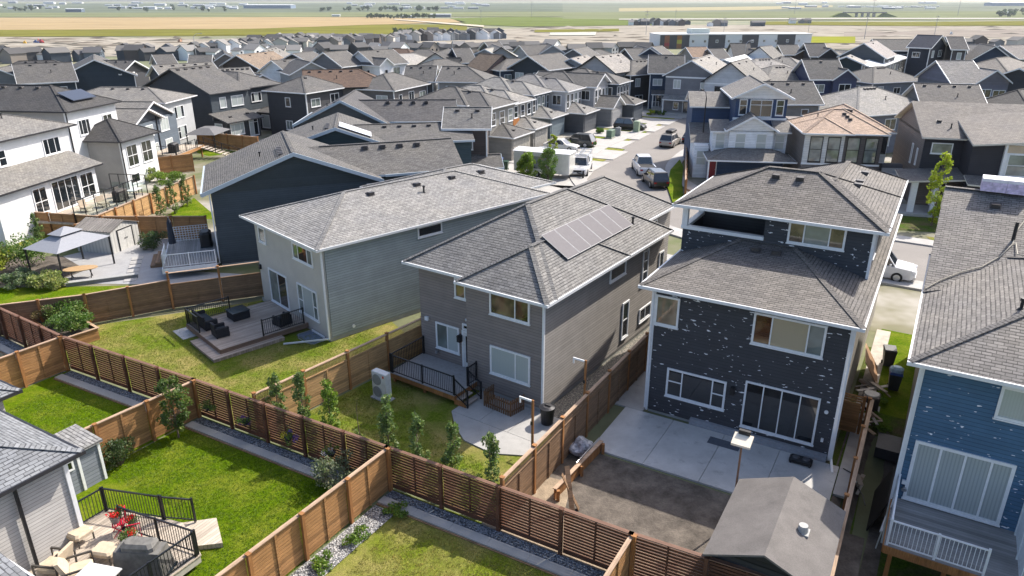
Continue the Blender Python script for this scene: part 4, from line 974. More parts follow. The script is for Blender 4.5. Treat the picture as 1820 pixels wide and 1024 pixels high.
def bin_round(fr, x, y, label, z=0.02):
    o = fr.empty('rubbish_bin', x, y, z, 0, label=label, cat='bin')
    m = M(); m.cyl((0, 0, 0), (0, 0, .85), .27, .34, 16); m.build('body', plain('black_bin', (0.02, 0.02, 0.022), .45), o)
    m = M(); m.cyl((0, 0, .85), (0, 0, .9), .37, .37, 16); m.cyl((0, 0, .9), (0, 0, .95), .35, .2, 16); m.build('lid', plain('black_lid', (0.035, 0.035, 0.04), .35), o)
    m = M(); m.beam((-.14, 0, .985), (.14, 0, .985), .05, .03); m.beam((-.14, 0, .94), (-.14, 0, .985), .05, .03); m.beam((.14, 0, .94), (.14, 0, .985), .05, .03); m.build('handle', BLACK, o)
bin_round(FB, .35, -.35, 'round black dustbin at the corner of the brown house')
def tap_post(x, y, h, label):
    o = empty('tap_post', (x, y, 0), FB.rz, label, 'post', 'tall slim posts on the lattice fence')
    m = M(); m.box(-.045, -.03, 0, .045, .03, h); m.build('post', CEDAR_POST, o)
    m = M(); m.box(-.62, -.025, h - .1, -.046, .025, h - .02); m.box(-.62, -.02, h - .3, -.56, .02, h - .101); m.build('arm', VINYL, o)
    m = M(); m.box(-.08, -.05, h - 1.1, .02, -.031, h - .95); m.build('bracket', BLACK, o)
tap_post(.80, 24.25, 3.8, 'tall slim post with a white arm next to the dustbin'); tap_post(3.15, 27.65, 3.75, 'tall slim post with a white arm along the taupe side wall')
# planks leaning on the lattice fence, debris bag, raised timber planter edge
o = empty('leaning_planks', (1.9, 22.9, 0), R(59), 'two weathered planks leaning on the cedar fence over dry soil', 'planks')
for k, (a, b) in enumerate((((-.5, -.75, .02), (.25, -.06, 1.62)), ((.05, -.72, .02), (-.15, -.06, 1.5)))):
    m = M(); m.beam(a, b, .19, .03); m.build('plank', GREYWOOD, o)
def planter_edge():
    o = empty('timber_edging', tuple(SG(985, 890, 0)), 0, 'long timber edging board with posts between dry and dark soil', 'edging')
    a, b, c = SG(990, 893), SG(1073, 805), SG(1040, 795); q = a.copy()
    m = M(); U = Vector((0, 0, .28)); m.beam(a - q + U, b - q + U, .05, .5); m.build('board', CEDAR_POST, o); m = M(); m.beam(a - q + U * 1.95, b - q + U * 1.95, .17, .04); m.build('cap_board', CAP, o)
    for t in (.02, .5, .98): p = a + (b - a) * t - q; m = M(); m.box(p.x - .06 + .1, p.y - .16, 0, p.x + .06 + .1, p.y - .03, .5); m.build('post', CEDAR_POST, o)
    m = M(); m.cyl(b - q + Vector((-.1, .1, .62)), a - q + (b - a) * .45 + Vector((-.02, .1, .62)), .025, .025, 8); m.build('pipe', STEEL, o)
planter_edge()
p = SG(1035, 805)
o = empty('rubbish_bag', (p.x, p.y, 0), .4, 'clear plastic sack of rubbish beside the timber edging', 'sack')
m = M(); rr = random.Random(5)
bmx = bmesh.new(); bmesh.ops.create_icosphere(bmx, subdivisions=3, radius=.5)
for v in bmx.verts: v.co = Vector((v.co.x * 1.1, v.co.y * .85, max(0, v.co.z * .75 + .3))) * (1 + .12 * math.sin(9 * v.co.x + 5 * v.co.z) + .08 * rr.random())
me = bpy.data.meshes.new('sack'); bmx.to_mesh(me); bmx.free(); me.materials.append(plain('plastic_sack', (0.42, 0.42, 0.44), .25, var=.6, vs=7)); link('sack', me, o)
# charcoal house yard: shed, lamp pole, fire table, mat
def yard_shed():
    ze = 2.35; o = FC.empty('garden_shed', -0.9, -8.0, 0, 0, label='dark shed with a grey felt gable roof in the bare soil yard', cat='shed')
    P = lambda x, y: (x + .9, y + 8.0)
    m = M(); m.box(*P(-2.55, -9.75), 0, *P(.6, -6.0), 2.2)
    m.build('wall', siding('charcoal_shed_siding', (0.03, 0.032, 0.036), .18), o)
    m = M(); x0, x1, y0, y1 = P(-2.75, 0)[0], P(.78, 0)[0], P(0, -10.1)[1], P(0, -5.7)[1]; cx = (x0 + x1) / 2; zr = ze + .55; t = .07
    for q in ([(x0, y0, ze - .2), (cx, y0, zr), (cx, y1, zr), (x0, y1, ze - .2)], [(cx, y0, zr), (x1, y0, ze - .2), (x1, y1, ze - .2), (cx, y1, zr)]):
        m.hexa([(a, b, c - t) for a, b, c in q], q)
    felt = mineral('grey_felt', (0.15, 0.138, 0.13), 1.1, .2, 30, stain=.4); ro = m.build('roof', felt, o)
    m = M()
    for yy in (P(0, -9.75)[1], P(0, -6.02)[1]): m.hexa([(x0 + .2, yy, 2.15), (x1 - .2, yy, 2.15), (cx, yy, zr - .08)], [(x0 + .2, yy + .02, 2.15), (x1 - .2, yy + .02, 2.15), (cx, yy + .02, zr - .08)])
    m.build('gable_wall', siding('charcoal_shed_siding', (0.03, 0.032, 0.036), .18), o)
    k = (zr - ze + .2) / (x1 - cx); m = M(); xv, yv = P(-.25, -8.0); zz = zr - k * (xv - cx)
    m.cyl((xv, yv, zz - .02), (xv, yv, zz + .22), .17, .14, 12); m.box(xv - .2, yv - .2, zz - .06, xv + .2, yv + .2, zz + .0); m.build('roof_vent', plain('pale_vent', (0.33, 0.33, 0.32), .5), ro)
yard_shed()
def lamp_pole():
    b = FC.W(-2.85, -5.55)
    o = empty('lamp_pole', (b.x, b.y, 0), FC.rz, 'square flood lamp head on a thin pole behind the felt roofed shed', 'lamp')
    m = M(); m.cyl((0, 0, 0), (0, 0, 3.55), .04, .035, 8); m.build('pole', plain('rusty_pole', (0.22, 0.12, 0.07), .6), o)
    m = M(); m.hexa([(-.33, -.26, 3.5), (.33, -.26, 3.5), (.33, .26, 3.68), (-.33, .26, 3.68)], [(-.33, -.26, 3.58), (.33, -.26, 3.58), (.33, .26, 3.76), (-.33, .26, 3.76)]); m.build('lamp_head', plain('pale_lamp_head', (0.72, 0.64, 0.52), .3, var=.08), o)
    m = M(); m.box(-.2, .2, 3.6, .2, .33, 3.9); m.build('bracket', BLACK, o)
lamp_pole()
def fire_pit():
    o = FC.empty('camp_stove', -1.35, -.35, .085, 0, label='low black double burner stove on the patio by the sliding door', cat='stove')
    m = M(); bevb(m, -.45, -.22, .06, .45, .22, .24, .05); m.build('body', BLACK, o)
    for s in (-1, 1):
        m = M(); m.cyl((s * .2, 0, .24), (s * .2, 0, .265), .15, .13, 16); m.build('burner', plain('burner_ring', (0.12, 0.12, 0.13), .4, .5), o)
        m = M(); m.box(s * .38 - .04, -.2, 0, s * .38 + .04, .2, .06); m.build('foot', BLACK, o)
fire_pit()
o = FC.empty('door_mat', -4.3, -.55, .087, 0, label='dark grey mat lying on the patio left of the lamp pole', cat='mat'); m = M(); m.box(-.85, -.3, 0, .5, .25, .015); m.build('mat', plain('grey_mat', (0.10, 0.11, 0.13), .9), o)
def hose():
    o = FC.empty('garden_hose', .55, .2, .08, 0, label='dark hose trailing over the concrete beside the charcoal house corner', cat='hose'); m = M()
    m.tube([Vector((-.3, -.1, .03)), Vector((.1, -.3, .03)), Vector((.25, -.9, .03)), Vector((.6, -1.6, .03)), Vector((.75, -2.2, .03))], .025, 6); m.build('hose', BLACK, o)
hose()
# beside the charcoal house: air conditioner, bins, lumber, boards
def ac_unit():
    o = FC.empty('air_conditioner', .62, 5.8, .03, 0, label='square black air conditioner with round top fan in the narrow side yard', cat='air conditioner')
    m = M(); bevb(m, -.38, -.38, .08, .38, .38, .85, .05); m.build('cabinet', plain('dark_brown_cabinet', (0.05, 0.04, 0.035), .5), o)
    m = M(); m.cyl((0, 0, .85), (0, 0, .9), .36, .32, 20); m.build('fan_grille', plain('pale_fan_grille', (0.4, 0.38, 0.33), .5), o); m = M(); m.box(-.45, -.45, 0, .45, .45, .08); m.build('stand', CONCRETE, o)
ac_unit()
def wheelie(fr, x, y, z, rot, label, body, lid, group='wheeled bins', world=False):
    o = fr.empty('wheeled_bin', x, y, z, rot, label=label, cat='bin', group=group)
    m = M(); m.hexa([(-.22, -.24, .08), (.22, -.24, .08), (.22, .24, .08), (-.22, .24, .08)], [(-.29, -.33, .95), (.29, -.33, .95), (.29, .36, .95), (-.29, .36, .95)]); m.build('body', body, o)
    m = M(); m.hexa([(-.31, -.36, .951), (.31, -.36, .951), (.31, .38, .951), (-.31, .38, .951)], [(-.27, -.3, 1.03), (.27, -.3, 1.03), (.29, .36, 1.06), (-.29, .36, 1.06)]); m.build('lid', lid, o)
    for s in (-1, 1): m = M(); m.cyl((s * .2, .24, .1), (s * .27, .24, .1), .1, .1, 12); m.build('wheel', RUBBER, o)
    return o
GREYBIN = plain('dark_grey_bin', (0.05, 0.052, 0.055), .45); BLUEBIN = plain('blue_bin', (0.02, 0.06, 0.22), .4); GREENBIN = plain('green_bin', (0.02, 0.06, 0.035), .4)
wheelie(FC, .95, 11.2, .03, .2, 'dark grey wheeled bin on the sunny grass beside the charcoal house', GREYBIN, GREYBIN)
wheelie(FR, -.35, 11.3, .03, .1, 'wheeled bin with a pale blue sack on its lid beside the blue house gable', GREYBIN, BLUEBIN)
o = FR.empty('sack', -.35, 11.3, 1.06, 0, label='pale blue sack lying on top of a wheeled bin', cat='sack'); m = M(); bevb(m, -.3, -.22, 0, .3, .25, .26, .1); m.build('sack', plain('pale_blue_sack', (0.4, 0.55, 0.65), .5, var=.3), o)
def lumber_pile(fr, x, y, z, label, n, L, rd, name='lumber_pile'):
    o = fr.empty(name, x, y, z, 0, label=label, cat='scrap wood', group='scrap wood in the side yard')
    for i in range(n):
        m = M(); a = rd.uniform(-.9, .9); c = Vector((rd.gauss(0, .22), rd.gauss(0, .3), .03 + .045 * i)); d = Vector((math.sin(a), math.cos(a), rd.uniform(-.04, .04))) * L * rd.uniform(.4, 1) / 2
        m.beam(c - d, c + d, rd.uniform(.08, .2), .03); m.build('plank', plain('scrap_wood_%d' % (i % 3), ((0.34, 0.29, 0.24), (0.45, 0.42, 0.38), (0.22, 0.16, 0.11))[i % 3], .8), o)
rd = random.Random(11)
lumber_pile(FC, .55, 4.3, .03, 'tangled heap of pale scrap boards behind the wooden gate', 14, 1.3, rd)
lumber_pile(FC, .55, 8.0, .03, 'stack of long boards near the air conditioner', 7, 2.4, rd)
lumber_pile(FR, -.9, 3.0, ground_h(*FR.W(-.9, 3.0)[:2]) + .02, 'small scatter of short boards right of the narrow fence', 8, .9, rd)
o = FC.empty('plywood_sheet', .5, 9.6, .05, .1, label='large brown plywood sheet leaning on the charcoal house side wall', cat='board'); m = M(); m.hexa([(-.25, -1.2, 0), (.25, -1.2, 0), (.25, 1.2, 0), (-.25, 1.2, 0)][:0] or [(.1, -1.2, 0), (.14, -1.2, 0), (.14, 1.2, 0), (.1, 1.2, 0)], [(-.62, -1.2, 1.2), (-.58, -1.2, 1.2), (-.58, 1.2, 1.2), (-.62, 1.2, 1.2)]); m.build('sheet', plain('plywood', (0.34, 0.2, 0.11), .7), o)
o = FR.empty('dark_panel', -.2, 2.2, ground_h(*FR.W(-.2, 2.2)[:2]), 0, label='black sheet panel leaning on the blue house side wall', cat='panel'); m = M(); m.hexa([(.0, -1.4, 0), (.05, -1.4, 0), (.05, 1.4, 0), (0, 1.4, 0)], [(.5, -1.4, 1.5), (.55, -1.4, 1.5), (.55, 1.4, 1.5), (.5, 1.4, 1.5)]); m.build('panel', plain('black_panel', (0.02, 0.018, 0.017), .8), o)
o = FR.empty('window_well', .05, 6.3, ground_h(*FR.W(.05, 6.3)[:2]), 0, label='dark steel box well against the blue house side wall', cat='window well'); m = M(); m.box(-.55, -.7, 0, .38, .7, .5); m.build('well', plain('dark_well', (0.05, 0.05, 0.055), .6), o)
# blue house deck
def deck_r():
    zb = -1.05; z = 1.08
    d = FR.empty('white_railed_deck', 2.3, -1.0, 0, label='raised grey deck with white railings and a white side screen behind the blue house', cat='deck')
    P = lambda a, b: (a - 2.3, b + 1.0)
    m = M(); m.box(*P(.42, -2.55), z - .04, *P(4.35, .44), z); m.build('deck_boards', DECK_GREY, d)
    m = M(); m.box(*P(.42, -2.59), z - .3, *P(4.35, -2.551), z - .003); m.box(*P(.38, -2.55), z - .3, *P(.419, .44), z - .003); m.box(*P(4.351, -2.55), z - .3, *P(4.39, .44), z - .003); m.build('fascia_board', CEDAR_POST, d)
    for a in (.6, 2.2, 4.0): m = M(); m.box(*P(a, -2.3), zb - .1, *P(a + .14, -2.16), z - .04); m.build('deck_post', CEDAR_POST, d)
    railing(d, P(.5, -2.48), P(3.25, -2.48), z, 1.0, ALU_WHITE); railing(d, P(.5, -2.4), P(.5, .35), z, 1.0, ALU_WHITE)
    m = M(); m.box(*P(4.2, -2.5), z + .1, *P(4.25, .3), z + 1.75); m.box(*P(4.18, -2.5), z + 1.75, *P(4.27, .3), z + 1.82)
    for b in (-2.5, -1.1, .25): m.box(*P(4.17, b), z, *P(4.28, b + .08), z + 1.85)
    m.build('side_screen', plain('white_screen', (0.66, 0.7, 0.72), .4), d)
    m = M(); m.beam((*P(.5, -.3), z + .9), (*P(.25, -.2), -.9), .06, .04); m.build('drain_pipe', ALU_WHITE, d)
deck_r()
# lilac shingle bundles, roof jack boards and hoses on the blue house roof
def roof_stuff():
    h = HOUSE_R; y = 14.4; z = 9.76
    b = FR.empty('shingle_bundles', 2.4, 14.55, z, 0, label='stack of lilac wrapped shingle bundles on the ridge of the taupe roof', cat='shingle stack')
    rd = random.Random(2)
    for i in range(4):
        for j in range(2):
            m = M(); m.box(-1.0 + j * 1.01, -.45 + rd.uniform(-.03, .03), .0 + i * .15, 0 + j * 1.01, .5 + rd.uniform(-.03, .03), .145 + i * .15); m.build('bundle', plain('lilac_wrap', (0.62, 0.52, 0.68), .4, var=.35, vs=5) if i < 3 else plain('white_wrap', (0.75, 0.72, 0.76), .4), b)
    o = FR.empty('roof_hose', 3.5, 12.0, 9.0, 0, label='pale air hose snaking down the taupe roof slope', cat='hose')
    f = lambda x, yy: (x - 3.5, yy - 12.0, 6.72 + (yy - 7.2) * .4139 + .05 - 9.0)
    g = lambda x, yy: (x - 3.5, yy - 12.0, max(6.72 + (yy - 7.2) * .4139, 6.7 + x * .42) + .06 - 9.0)
    m = M(); m.tube([Vector(f(*p)) for p in ((3.6, 14.3), (3.4, 13.0), (3.0, 11.8), (2.9, 10.9), (2.5, 10.0), (1.9, 9.2), (1.2, 8.7), (.5, 8.0), (0.05, 7.4))], .025, 6); m.build('hose', plain('pale_hose', (0.4, 0.36, 0.28), .6), o)
    m = M(); m.tube([Vector(g(*p)) for p in ((3.0, 11.0), (3.1, 10.2), (3.5, 9.6), (4.6, 9.3), (6.0, 9.5))], .025, 6); m.build('hose', plain('pale_hose', (0.4, 0.36, 0.28), .6), o)
roof_stuff()
# ------------------------------------------------------------------ palette for the streets behind
NAVY_S = (0.028, 0.042, 0.062); SLATE = (0.10, 0.125, 0.155); CHAR = (0.045, 0.047, 0.053); LGREY = (0.34, 0.35, 0.36); WHITE_S = (0.82, 0.83, 0.84); TAUPE = (0.24, 0.21, 0.185); BEIGE = (0.40, 0.36, 0.30); DBROWN = (0.07, 0.055, 0.05); BLUE_S = (0.05, 0.085, 0.14); TEAL_S = (0.05, 0.085, 0.10); MIDGREY = (0.19, 0.195, 0.20)
RG = (0.135, 0.13, 0.125); RL = (0.225, 0.215, 0.20); RD = (0.075, 0.073, 0.073); RB = (0.14, 0.092, 0.068); RT = (0.30, 0.21, 0.15); RGB = (0.105, 0.102, 0.105)
def sid(c, lap=.17): return siding('siding_%02x%02x%02x' % tuple(int(x * 255) for x in c), c, lap)
def shg(c): return shingle('shingle_%02x%02x%02x' % tuple(int(x * 255) for x in c), c)
GLZ = [GLASS, GLASS, GLASS_GREY, BLIND_FINE]
def auto_windows(h, face, c, a0, a1, ze, rd, frame=None, low=True, dens=3.1):
    L = a1 - a0; n = max(1, int(L / dens))
    zs = [ze - 2.05] + ([0.95] if low and ze > 4.6 else [])
    for z in zs:
        for i in range(n):
            if rd.random() < .12: continue
            a = a0 + L * (i + .5 + rd.uniform(-.12, .12)) / n; wd = rd.choice((0.9, 1.2, 1.6, 1.9)); ht = rd.choice((1.1, 1.25, 1.4))
            if wd > L / n - .4: wd = max(.6, L / n - .5)
            window(h, face, a, c, z, round(wd, 1), ht, (0.5,) if wd > 1 else (), None, rd.choice(GLZ), frame_m=frame)
CAMP = Vector((0, 0, HC))
def mid(label, u, v, zr, wc, rc, to=None, head=0, L=9, wd=8.5, k=.45, kind='gable', fg=(), porch=None, trim=None, ov=.45, dens=3.1, wins=True, gw=None, lean=None, vents=3, z0=None, group=HG, endporch=False):
    """house set out from its ridge in image pixels: (u, v) first ridge end, `to` the other one; zr ridge height"""
    p = pixel_to_ground(u, v, zr); gz = p.z if z0 is None else z0
    if z0 is not None: p = pixel_to_plane(u, v, zr + z0); p.z = z0
    if to:
        q = pixel_to_plane(to[0], to[1], zr + gz); d = Vector((q.x - p.x, q.y - p.y, 0)); L = d.length; a = math.atan2(d.y, d.x)
    else: a = R(head)
    h = empty('house', (p.x, p.y, gz), a, label, 'house', group)
    rd = random.Random(int(u * 7 + v * 13)); ze = zr - k * wd / 2; b = wd / 2
    x0, x1 = (0, L) if kind != 'hip' else (-b, L + b)
    if kind == 'hip1': x1 = L + b
    if kind == 'hip0': x0 = -b
    sg = sid(wc); fas = trim or ALU_WHITE
    walls(h, sg, (x0 + ov, -b + ov, 0, x1 - ov, b - ov, ze - .1))
    r = Roof(); r_g = dict(capr=True)
    if kind == 'gable': r.gable(x0, -b, x1, b, ze, k, 'x', wall=(ov, ov))
    elif kind == 'hip': r.hip(x0, -b, x1, b, ze, k)
    elif kind in ('hip1', 'hip0'):
        A = (0, 0, zr); B = (L, 0, zr); c = [(x0, -b, ze), (x1, -b, ze), (x1, b, ze), (x0, b, ze)]
        if kind == 'hip1':
            r.r.poly([c[0], c[1], B, A]); r.r.poly([c[1], c[2], B]); r.r.poly([c[2], c[3], A, B]); r.w.poly([(ov, -b + ov, ze - .1), (ov, b - ov, ze - .1), (ov, 0, zr - .15)]); 
            for e in (c[1], c[2]): r.cap(e, B)
            for s in (-1, 1): r.f.hexa([(-.02, s * b, ze - .16), (-.02, 0, zr - .16), (-.02, 0, zr + .03), (-.02, s * b, ze + .03)], [(.03, s * b, ze - .16), (.03, 0, zr - .16), (.03, 0, zr + .03), (.03, s * b, ze + .03)])
        else:
            r.r.poly([c[0], c[1], B, A]); r.r.poly([c[1], c[2], B]); r.r.poly([c[2], c[3], A, B]); r.r.poly([c[3], c[0], A])
            for e in (c[0], c[3]): r.cap(e, A)
        r.cap(A, B); r.ring(x0, -b, x1, b, ze)
    n = Vector((math.cos(a), math.sin(a), 0)); side = Vector((-n.y, n.x, 0)); toc = Vector((-p.x, -p.y, 0)).normalized()
    for cx, w_, dep in fg:   # cross gables on the -y side
        yb = -b - dep; r.gable(cx - w_ / 2, yb, cx + w_ / 2, -.2, ze + .02, k * 1.25, 'y', wall=(.35, .35))
        walls(h, gw and sid(gw) or sg, (cx - w_ / 2 + .35, yb + .36, 0, cx + w_ / 2 - .35, -b + ov - .003, ze - .1), name='bay_wall')
        if wins: auto_windows(h, 'R', yb + .36, cx - w_ / 2 + .5, cx + w_ / 2 - .5, ze, rd, trim if trim is ALU_BLACK else None, dens=2.4)
    if porch:
        xa, xb = porch; zp = 2.75; r.slab([(xa - .2, -b - 1.5, zp), (xb + .2, -b - 1.5, zp), (xb + .2, -b + ov - .02, zp + .6), (xa - .2, -b + ov - .02, zp + .6)])
        m = M(); m.box(xa, -b - 1.4, 0, xb, -b + ov - .02, .5); m.build('porch', CONCRETE, h)
        for x in (xa + .1, xb - .1): m = M(); m.box(x - .1, -b - 1.35, .5, x + .1, -b - 1.15, zp - .1); m.build('porch_post', VINYL, h)
        entry_door(h, 'R', (xa + xb) / 2, -b + ov, .5); railing_lite(h, (xa, -b - 1.3), (xb - 1.2, -b - 1.3), .5)
        m = M()
        for i in range(3): m.box(xb - 1.1, -b - 1.4 - .28 * (i + 1), 0, xb - .1, -b - 1.4 - .28 * i - .001, .42 - .14 * i)
        m.build('porch_step', CONCRETE, h)
    if endporch:   # entrance porch under the gable end that faces the viewer's side (x = 0)
        e0, e1 = -b + ov, b - ov; ep = (ov - 1.7, ov - .02); r.slab([(ep[0], e0, 2.75), (ep[1], e0, 3.35), (ep[1], e1, 3.35), (ep[0], e1, 2.75)])
        m = M(); m.box(ep[0] + .1, e0 + .1, 0, ep[1], e1 - .1, .55); m.build('porch', CONCRETE, h)
        for yy in (e0 + .2, (e0 + e1) / 2 - .6, e1 - .2): m = M(); m.box(ep[0] + .12, yy - .1, .55, ep[0] + .32, yy + .1, 2.75); m.build('porch_post', VINYL, h)
        railing_lite(h, (ep[0] + .2, e0 + .2), (ep[0] + .2, (e0 + e1) / 2 - .6), .55); entry_door(h, 'L', (e0 + e1) / 2 + .4, ov, .55)
        m = M(); m.box(ov - .05, e0, ze - .35, ov - .001, e1, ze - .12); m.build('trim_board', VINYL, h)
        for i in range(3): m = M(); m.box(ep[0] - .3 * i - .3, (e0 + e1) / 2 - .3, 0, ep[0] - .3 * i - .001, (e0 + e1) / 2 + 1.2, .42 - .14 * i); m.build('porch_step', CONCRETE, h)
    ro = r.done(h, shg(rc), fas, gw and sid(gw) or sg)
    if vents:
        vs = 1 if (-side).dot(toc) > 0 else -1     # slope turned to the camera
        for i in range(vs and vents):
            x = L * (i + .7) / (vents + .4) if L > 2 else 0
            roof_vent(ro, x, -vs * .55, zr - .55 * k, k, 0 if vs == 1 else math.pi)
        if vents > 1: roof_vent(ro, L * .6, -vs * b * .5, zr - b * .5 * k, kind='pipe')
    if wins:
        fm = trim if trim is ALU_BLACK else None
        if (-side).dot(toc) > .12 : 
            blocked = sum(w_ for _, w_, _ in fg)
            if not fg: auto_windows(h, 'R', -b + ov, x0 + ov + .3, x1 - ov - .3, ze, rd, fm, low=not porch, dens=dens)
            else:
                cx, w_, _ = fg[0]
                if cx - w_ / 2 - x0 > 2.2: auto_windows(h, 'R', -b + ov, x0 + ov + .2, cx - w_ / 2 + .2, ze, rd, fm, low=not porch)
                cx, w_, _ = fg[-1]
                if x1 - cx - w_ / 2 > 2.2: auto_windows(h, 'R', -b + ov, cx + w_ / 2 - .2, x1 - ov - .2, ze, rd, fm, low=not porch)
        if side.dot(toc) > .12: auto_windows(h, 'F', b - ov, x0 + ov + .3, x1 - ov - .3, ze, rd, fm, dens=dens)
        if (-n).dot(toc) > .12: auto_windows(h, 'L', x0 + ov, -b + ov + .4, b - ov - .4, ze, rd, fm, dens=3.4)
        if n.dot(toc) > .12: auto_windows(h, 'S', x1 - ov, -b + ov + .4, b - ov - .4, ze, rd, fm, dens=3.4)
    if trim is None:
        m = M(); 
        trims(h, VINYL, [(x0 + ov, -b + ov, 0, ze - .1)], .14); trims(h, VINYL, [(x1 - ov, -b + ov, 0, ze - .1)], .14)
    return h, ro
def railing_lite(parent, p, q, z, m=None, h=1.0): return railing(parent, p, q, z, h, m or ALU_WHITE, .2)

# ================================================================== dark gabled houses behind the grey green house
def side_gable_house(label, org, th, wc, gdep, apex, zr, ze, rdeep, ext, rc, gm=None, solar=False, frontg=True):
    """rear corner at org, depth heading th: the side gable (x = 0) faces the back yards in front"""
    fr = Frame(org, th); h = house(fr, label); sg = sid(wc, .16)
    walls(h, sg, (-rdeep, .05, 0, -.05, gdep - .2, ze - .12), (-rdeep, gdep - .198, 0, -1.3, ext - .3, ze - .2))
    walls(h, FOUND, (-rdeep + .02, .07, -.3, -.03, gdep - .22, .12), name='foundation')
    r = Roof(); k1 = (zr - ze) / apex; k2 = (zr - ze) / (gdep - apex)
    for q in ([(-rdeep - .4, -.5, ze), (.35, -.5, ze), (.35, apex, zr), (-rdeep - .4, apex, zr)], [(.35, gdep, ze), (-rdeep - .4, gdep, ze), (-rdeep - .4, apex, zr), (.35, apex, zr)]): r.slab(q, .16)
    r.f.hexa([(.35, -.55, ze - .25), (.35, apex, zr - .25), (.35, apex, zr + .03), (.35, -.55, ze + .03)], [(.42, -.55, ze - .25), (.42, apex, zr - .25), (.42, apex, zr + .03), (.42, -.55, ze + .03)])
    r.f.hexa([(.35, gdep + .05, ze - .25), (.35, apex, zr - .25), (.35, apex, zr + .03), (.35, gdep + .05, ze + .03)], [(.42, gdep + .05, ze - .25), (.42, apex, zr - .25), (.42, apex, zr + .03), (.42, gdep + .05, ze + .03)])
    r.f.box(-rdeep, -.62, ze - .18, .35, -.5, ze + .02)
    r.w.hexa([(-.05, .05, ze - .12), (-.05, gdep - .2, ze - .12), (-.05, apex, zr - .2)], [(-.2, .05, ze - .12), (-.2, gdep - .2, ze - .12), (-.2, apex, zr - .2)])
    r.cap((-rdeep, apex, zr), (.33, apex, zr))
    zx = zr - .55; xr = -4.6     # lower wing towards the street, ridge along the depth
    r.slab([(-.9, gdep - 5, ze + .1), (-.9, ext, ze + .1), (xr, ext, zx), (xr, gdep - 5, zx)], .16); r.slab([(-8.2, ext, ze + .1), (-8.2, gdep - 5, ze + .1), (xr, gdep - 5, zx), (xr, ext, zx)], .16)
    r.f.box(-.9, gdep + .4, ze - .08, -.8, ext, ze + .1); r.cap((xr, gdep - 4, zx), (xr, ext - .05, zx))
    r.w.hexa([(-1.3, ext - .3, ze - .2), (-8.0, ext - .3, ze - .2), (xr, ext - .3, zx - .16)], [(-1.3, ext - .4, ze - .2), (-8.0, ext - .4, ze - .2), (xr, ext - .4, zx - .16)])
    if frontg:
        walls(h, sid(LGREY), (-4.2, ext - .298, 0, -1.4, ext + 2.4, 3.0), name='garage_wall'); r.gable(-4.5, ext - .6, -1.1, ext + 2.8, 3.1, .6, 'y', wall=(.4, .35)); garage_door(h, 'F', -2.8, ext + 2.4, .05, 2.4, 2.2)
        window(h, 'F', -3.6, ext - .3, 3.6, 2.4, 1.3, (.33, .66))
    ro = r.done(h, shg(rc), plain('pale_blue_fascia', (0.42, 0.48, 0.53), .4, var=.06), sg)
    for i in range(5): roof_vent(ro, -.9 - i * .62, apex - .75, zr - .75 * k1, k1, 0)
    roof_vent(ro, -3.6, apex - 2.2, zr - 2.2 * k1, kind='pipe')
    for i in range(4): roof_vent(ro, xr + .6, gdep - .5 + i * 1.4, zx - .6 * .33, .33, math.pi / 2)
    return fr, h, ro, k2
FE, HE, RE, _k = side_gable_house('big slate blue house with a wide side gable, behind the pale gazebo yard', (-21.25, 49.9), 20.3, (0.052, 0.068, 0.08), 12.2, 5.9, 7.95, 5.5, 9.5, 19.0, RG)
downspout(HE, .02, 12.3, 5.3, 0, .6); downspout(HE, .0, -.05, 5.4, 0, -.5)
m = M(); m.box(-.06, 11.0, 5.0, .0, 11.6, 5.2); m.build('soffit_vent', VINYL, HE)
FE2, HE2, RE2, k2 = side_gable_house('teal house whose side gable roof carries two white solar panels', (-20.5, 64.2), 11, (0.045, 0.075, 0.088), 9.8, 4.9, 7.6, 5.8, 9, 17.5, RG)
for j in range(2):
    m = M(); a = Vector((-.3 - j * 1.3, 5.2, 7.6 - .3 * k2 + .12)); d = Vector((0, 1, -k2)).normalized()
    m.hexa([a, a + Vector((-1.2, 0, 0)), a + Vector((-1.2, 0, 0)) + d * 3.0, a + d * 3.0], [q + Vector((0, 0, .05)) for q in (a, a + Vector((-1.2, 0, 0)), a + Vector((-1.2, 0, 0)) + d * 3.0, a + d * 3.0)]); m.build('solar_panel', plain('bright_panel', (0.62, 0.62, 0.64), .25), RE2)
FE3, HE3, RE3, _k = side_gable_house('taupe grey house with a long dark roof and white rake, beyond the two solar panels', (-22.5, 77.5), 2, (0.13, 0.13, 0.135), 9.5, 4.6, 8.4, 5.9, 9, 16.5, RGB)
mid('narrow dark taupe house with pale roof at the near end of the garage row', 789, 190, 8.3, DBROWN, RL, to=(874, 190), wd=6.5, k=.5, vents=2)

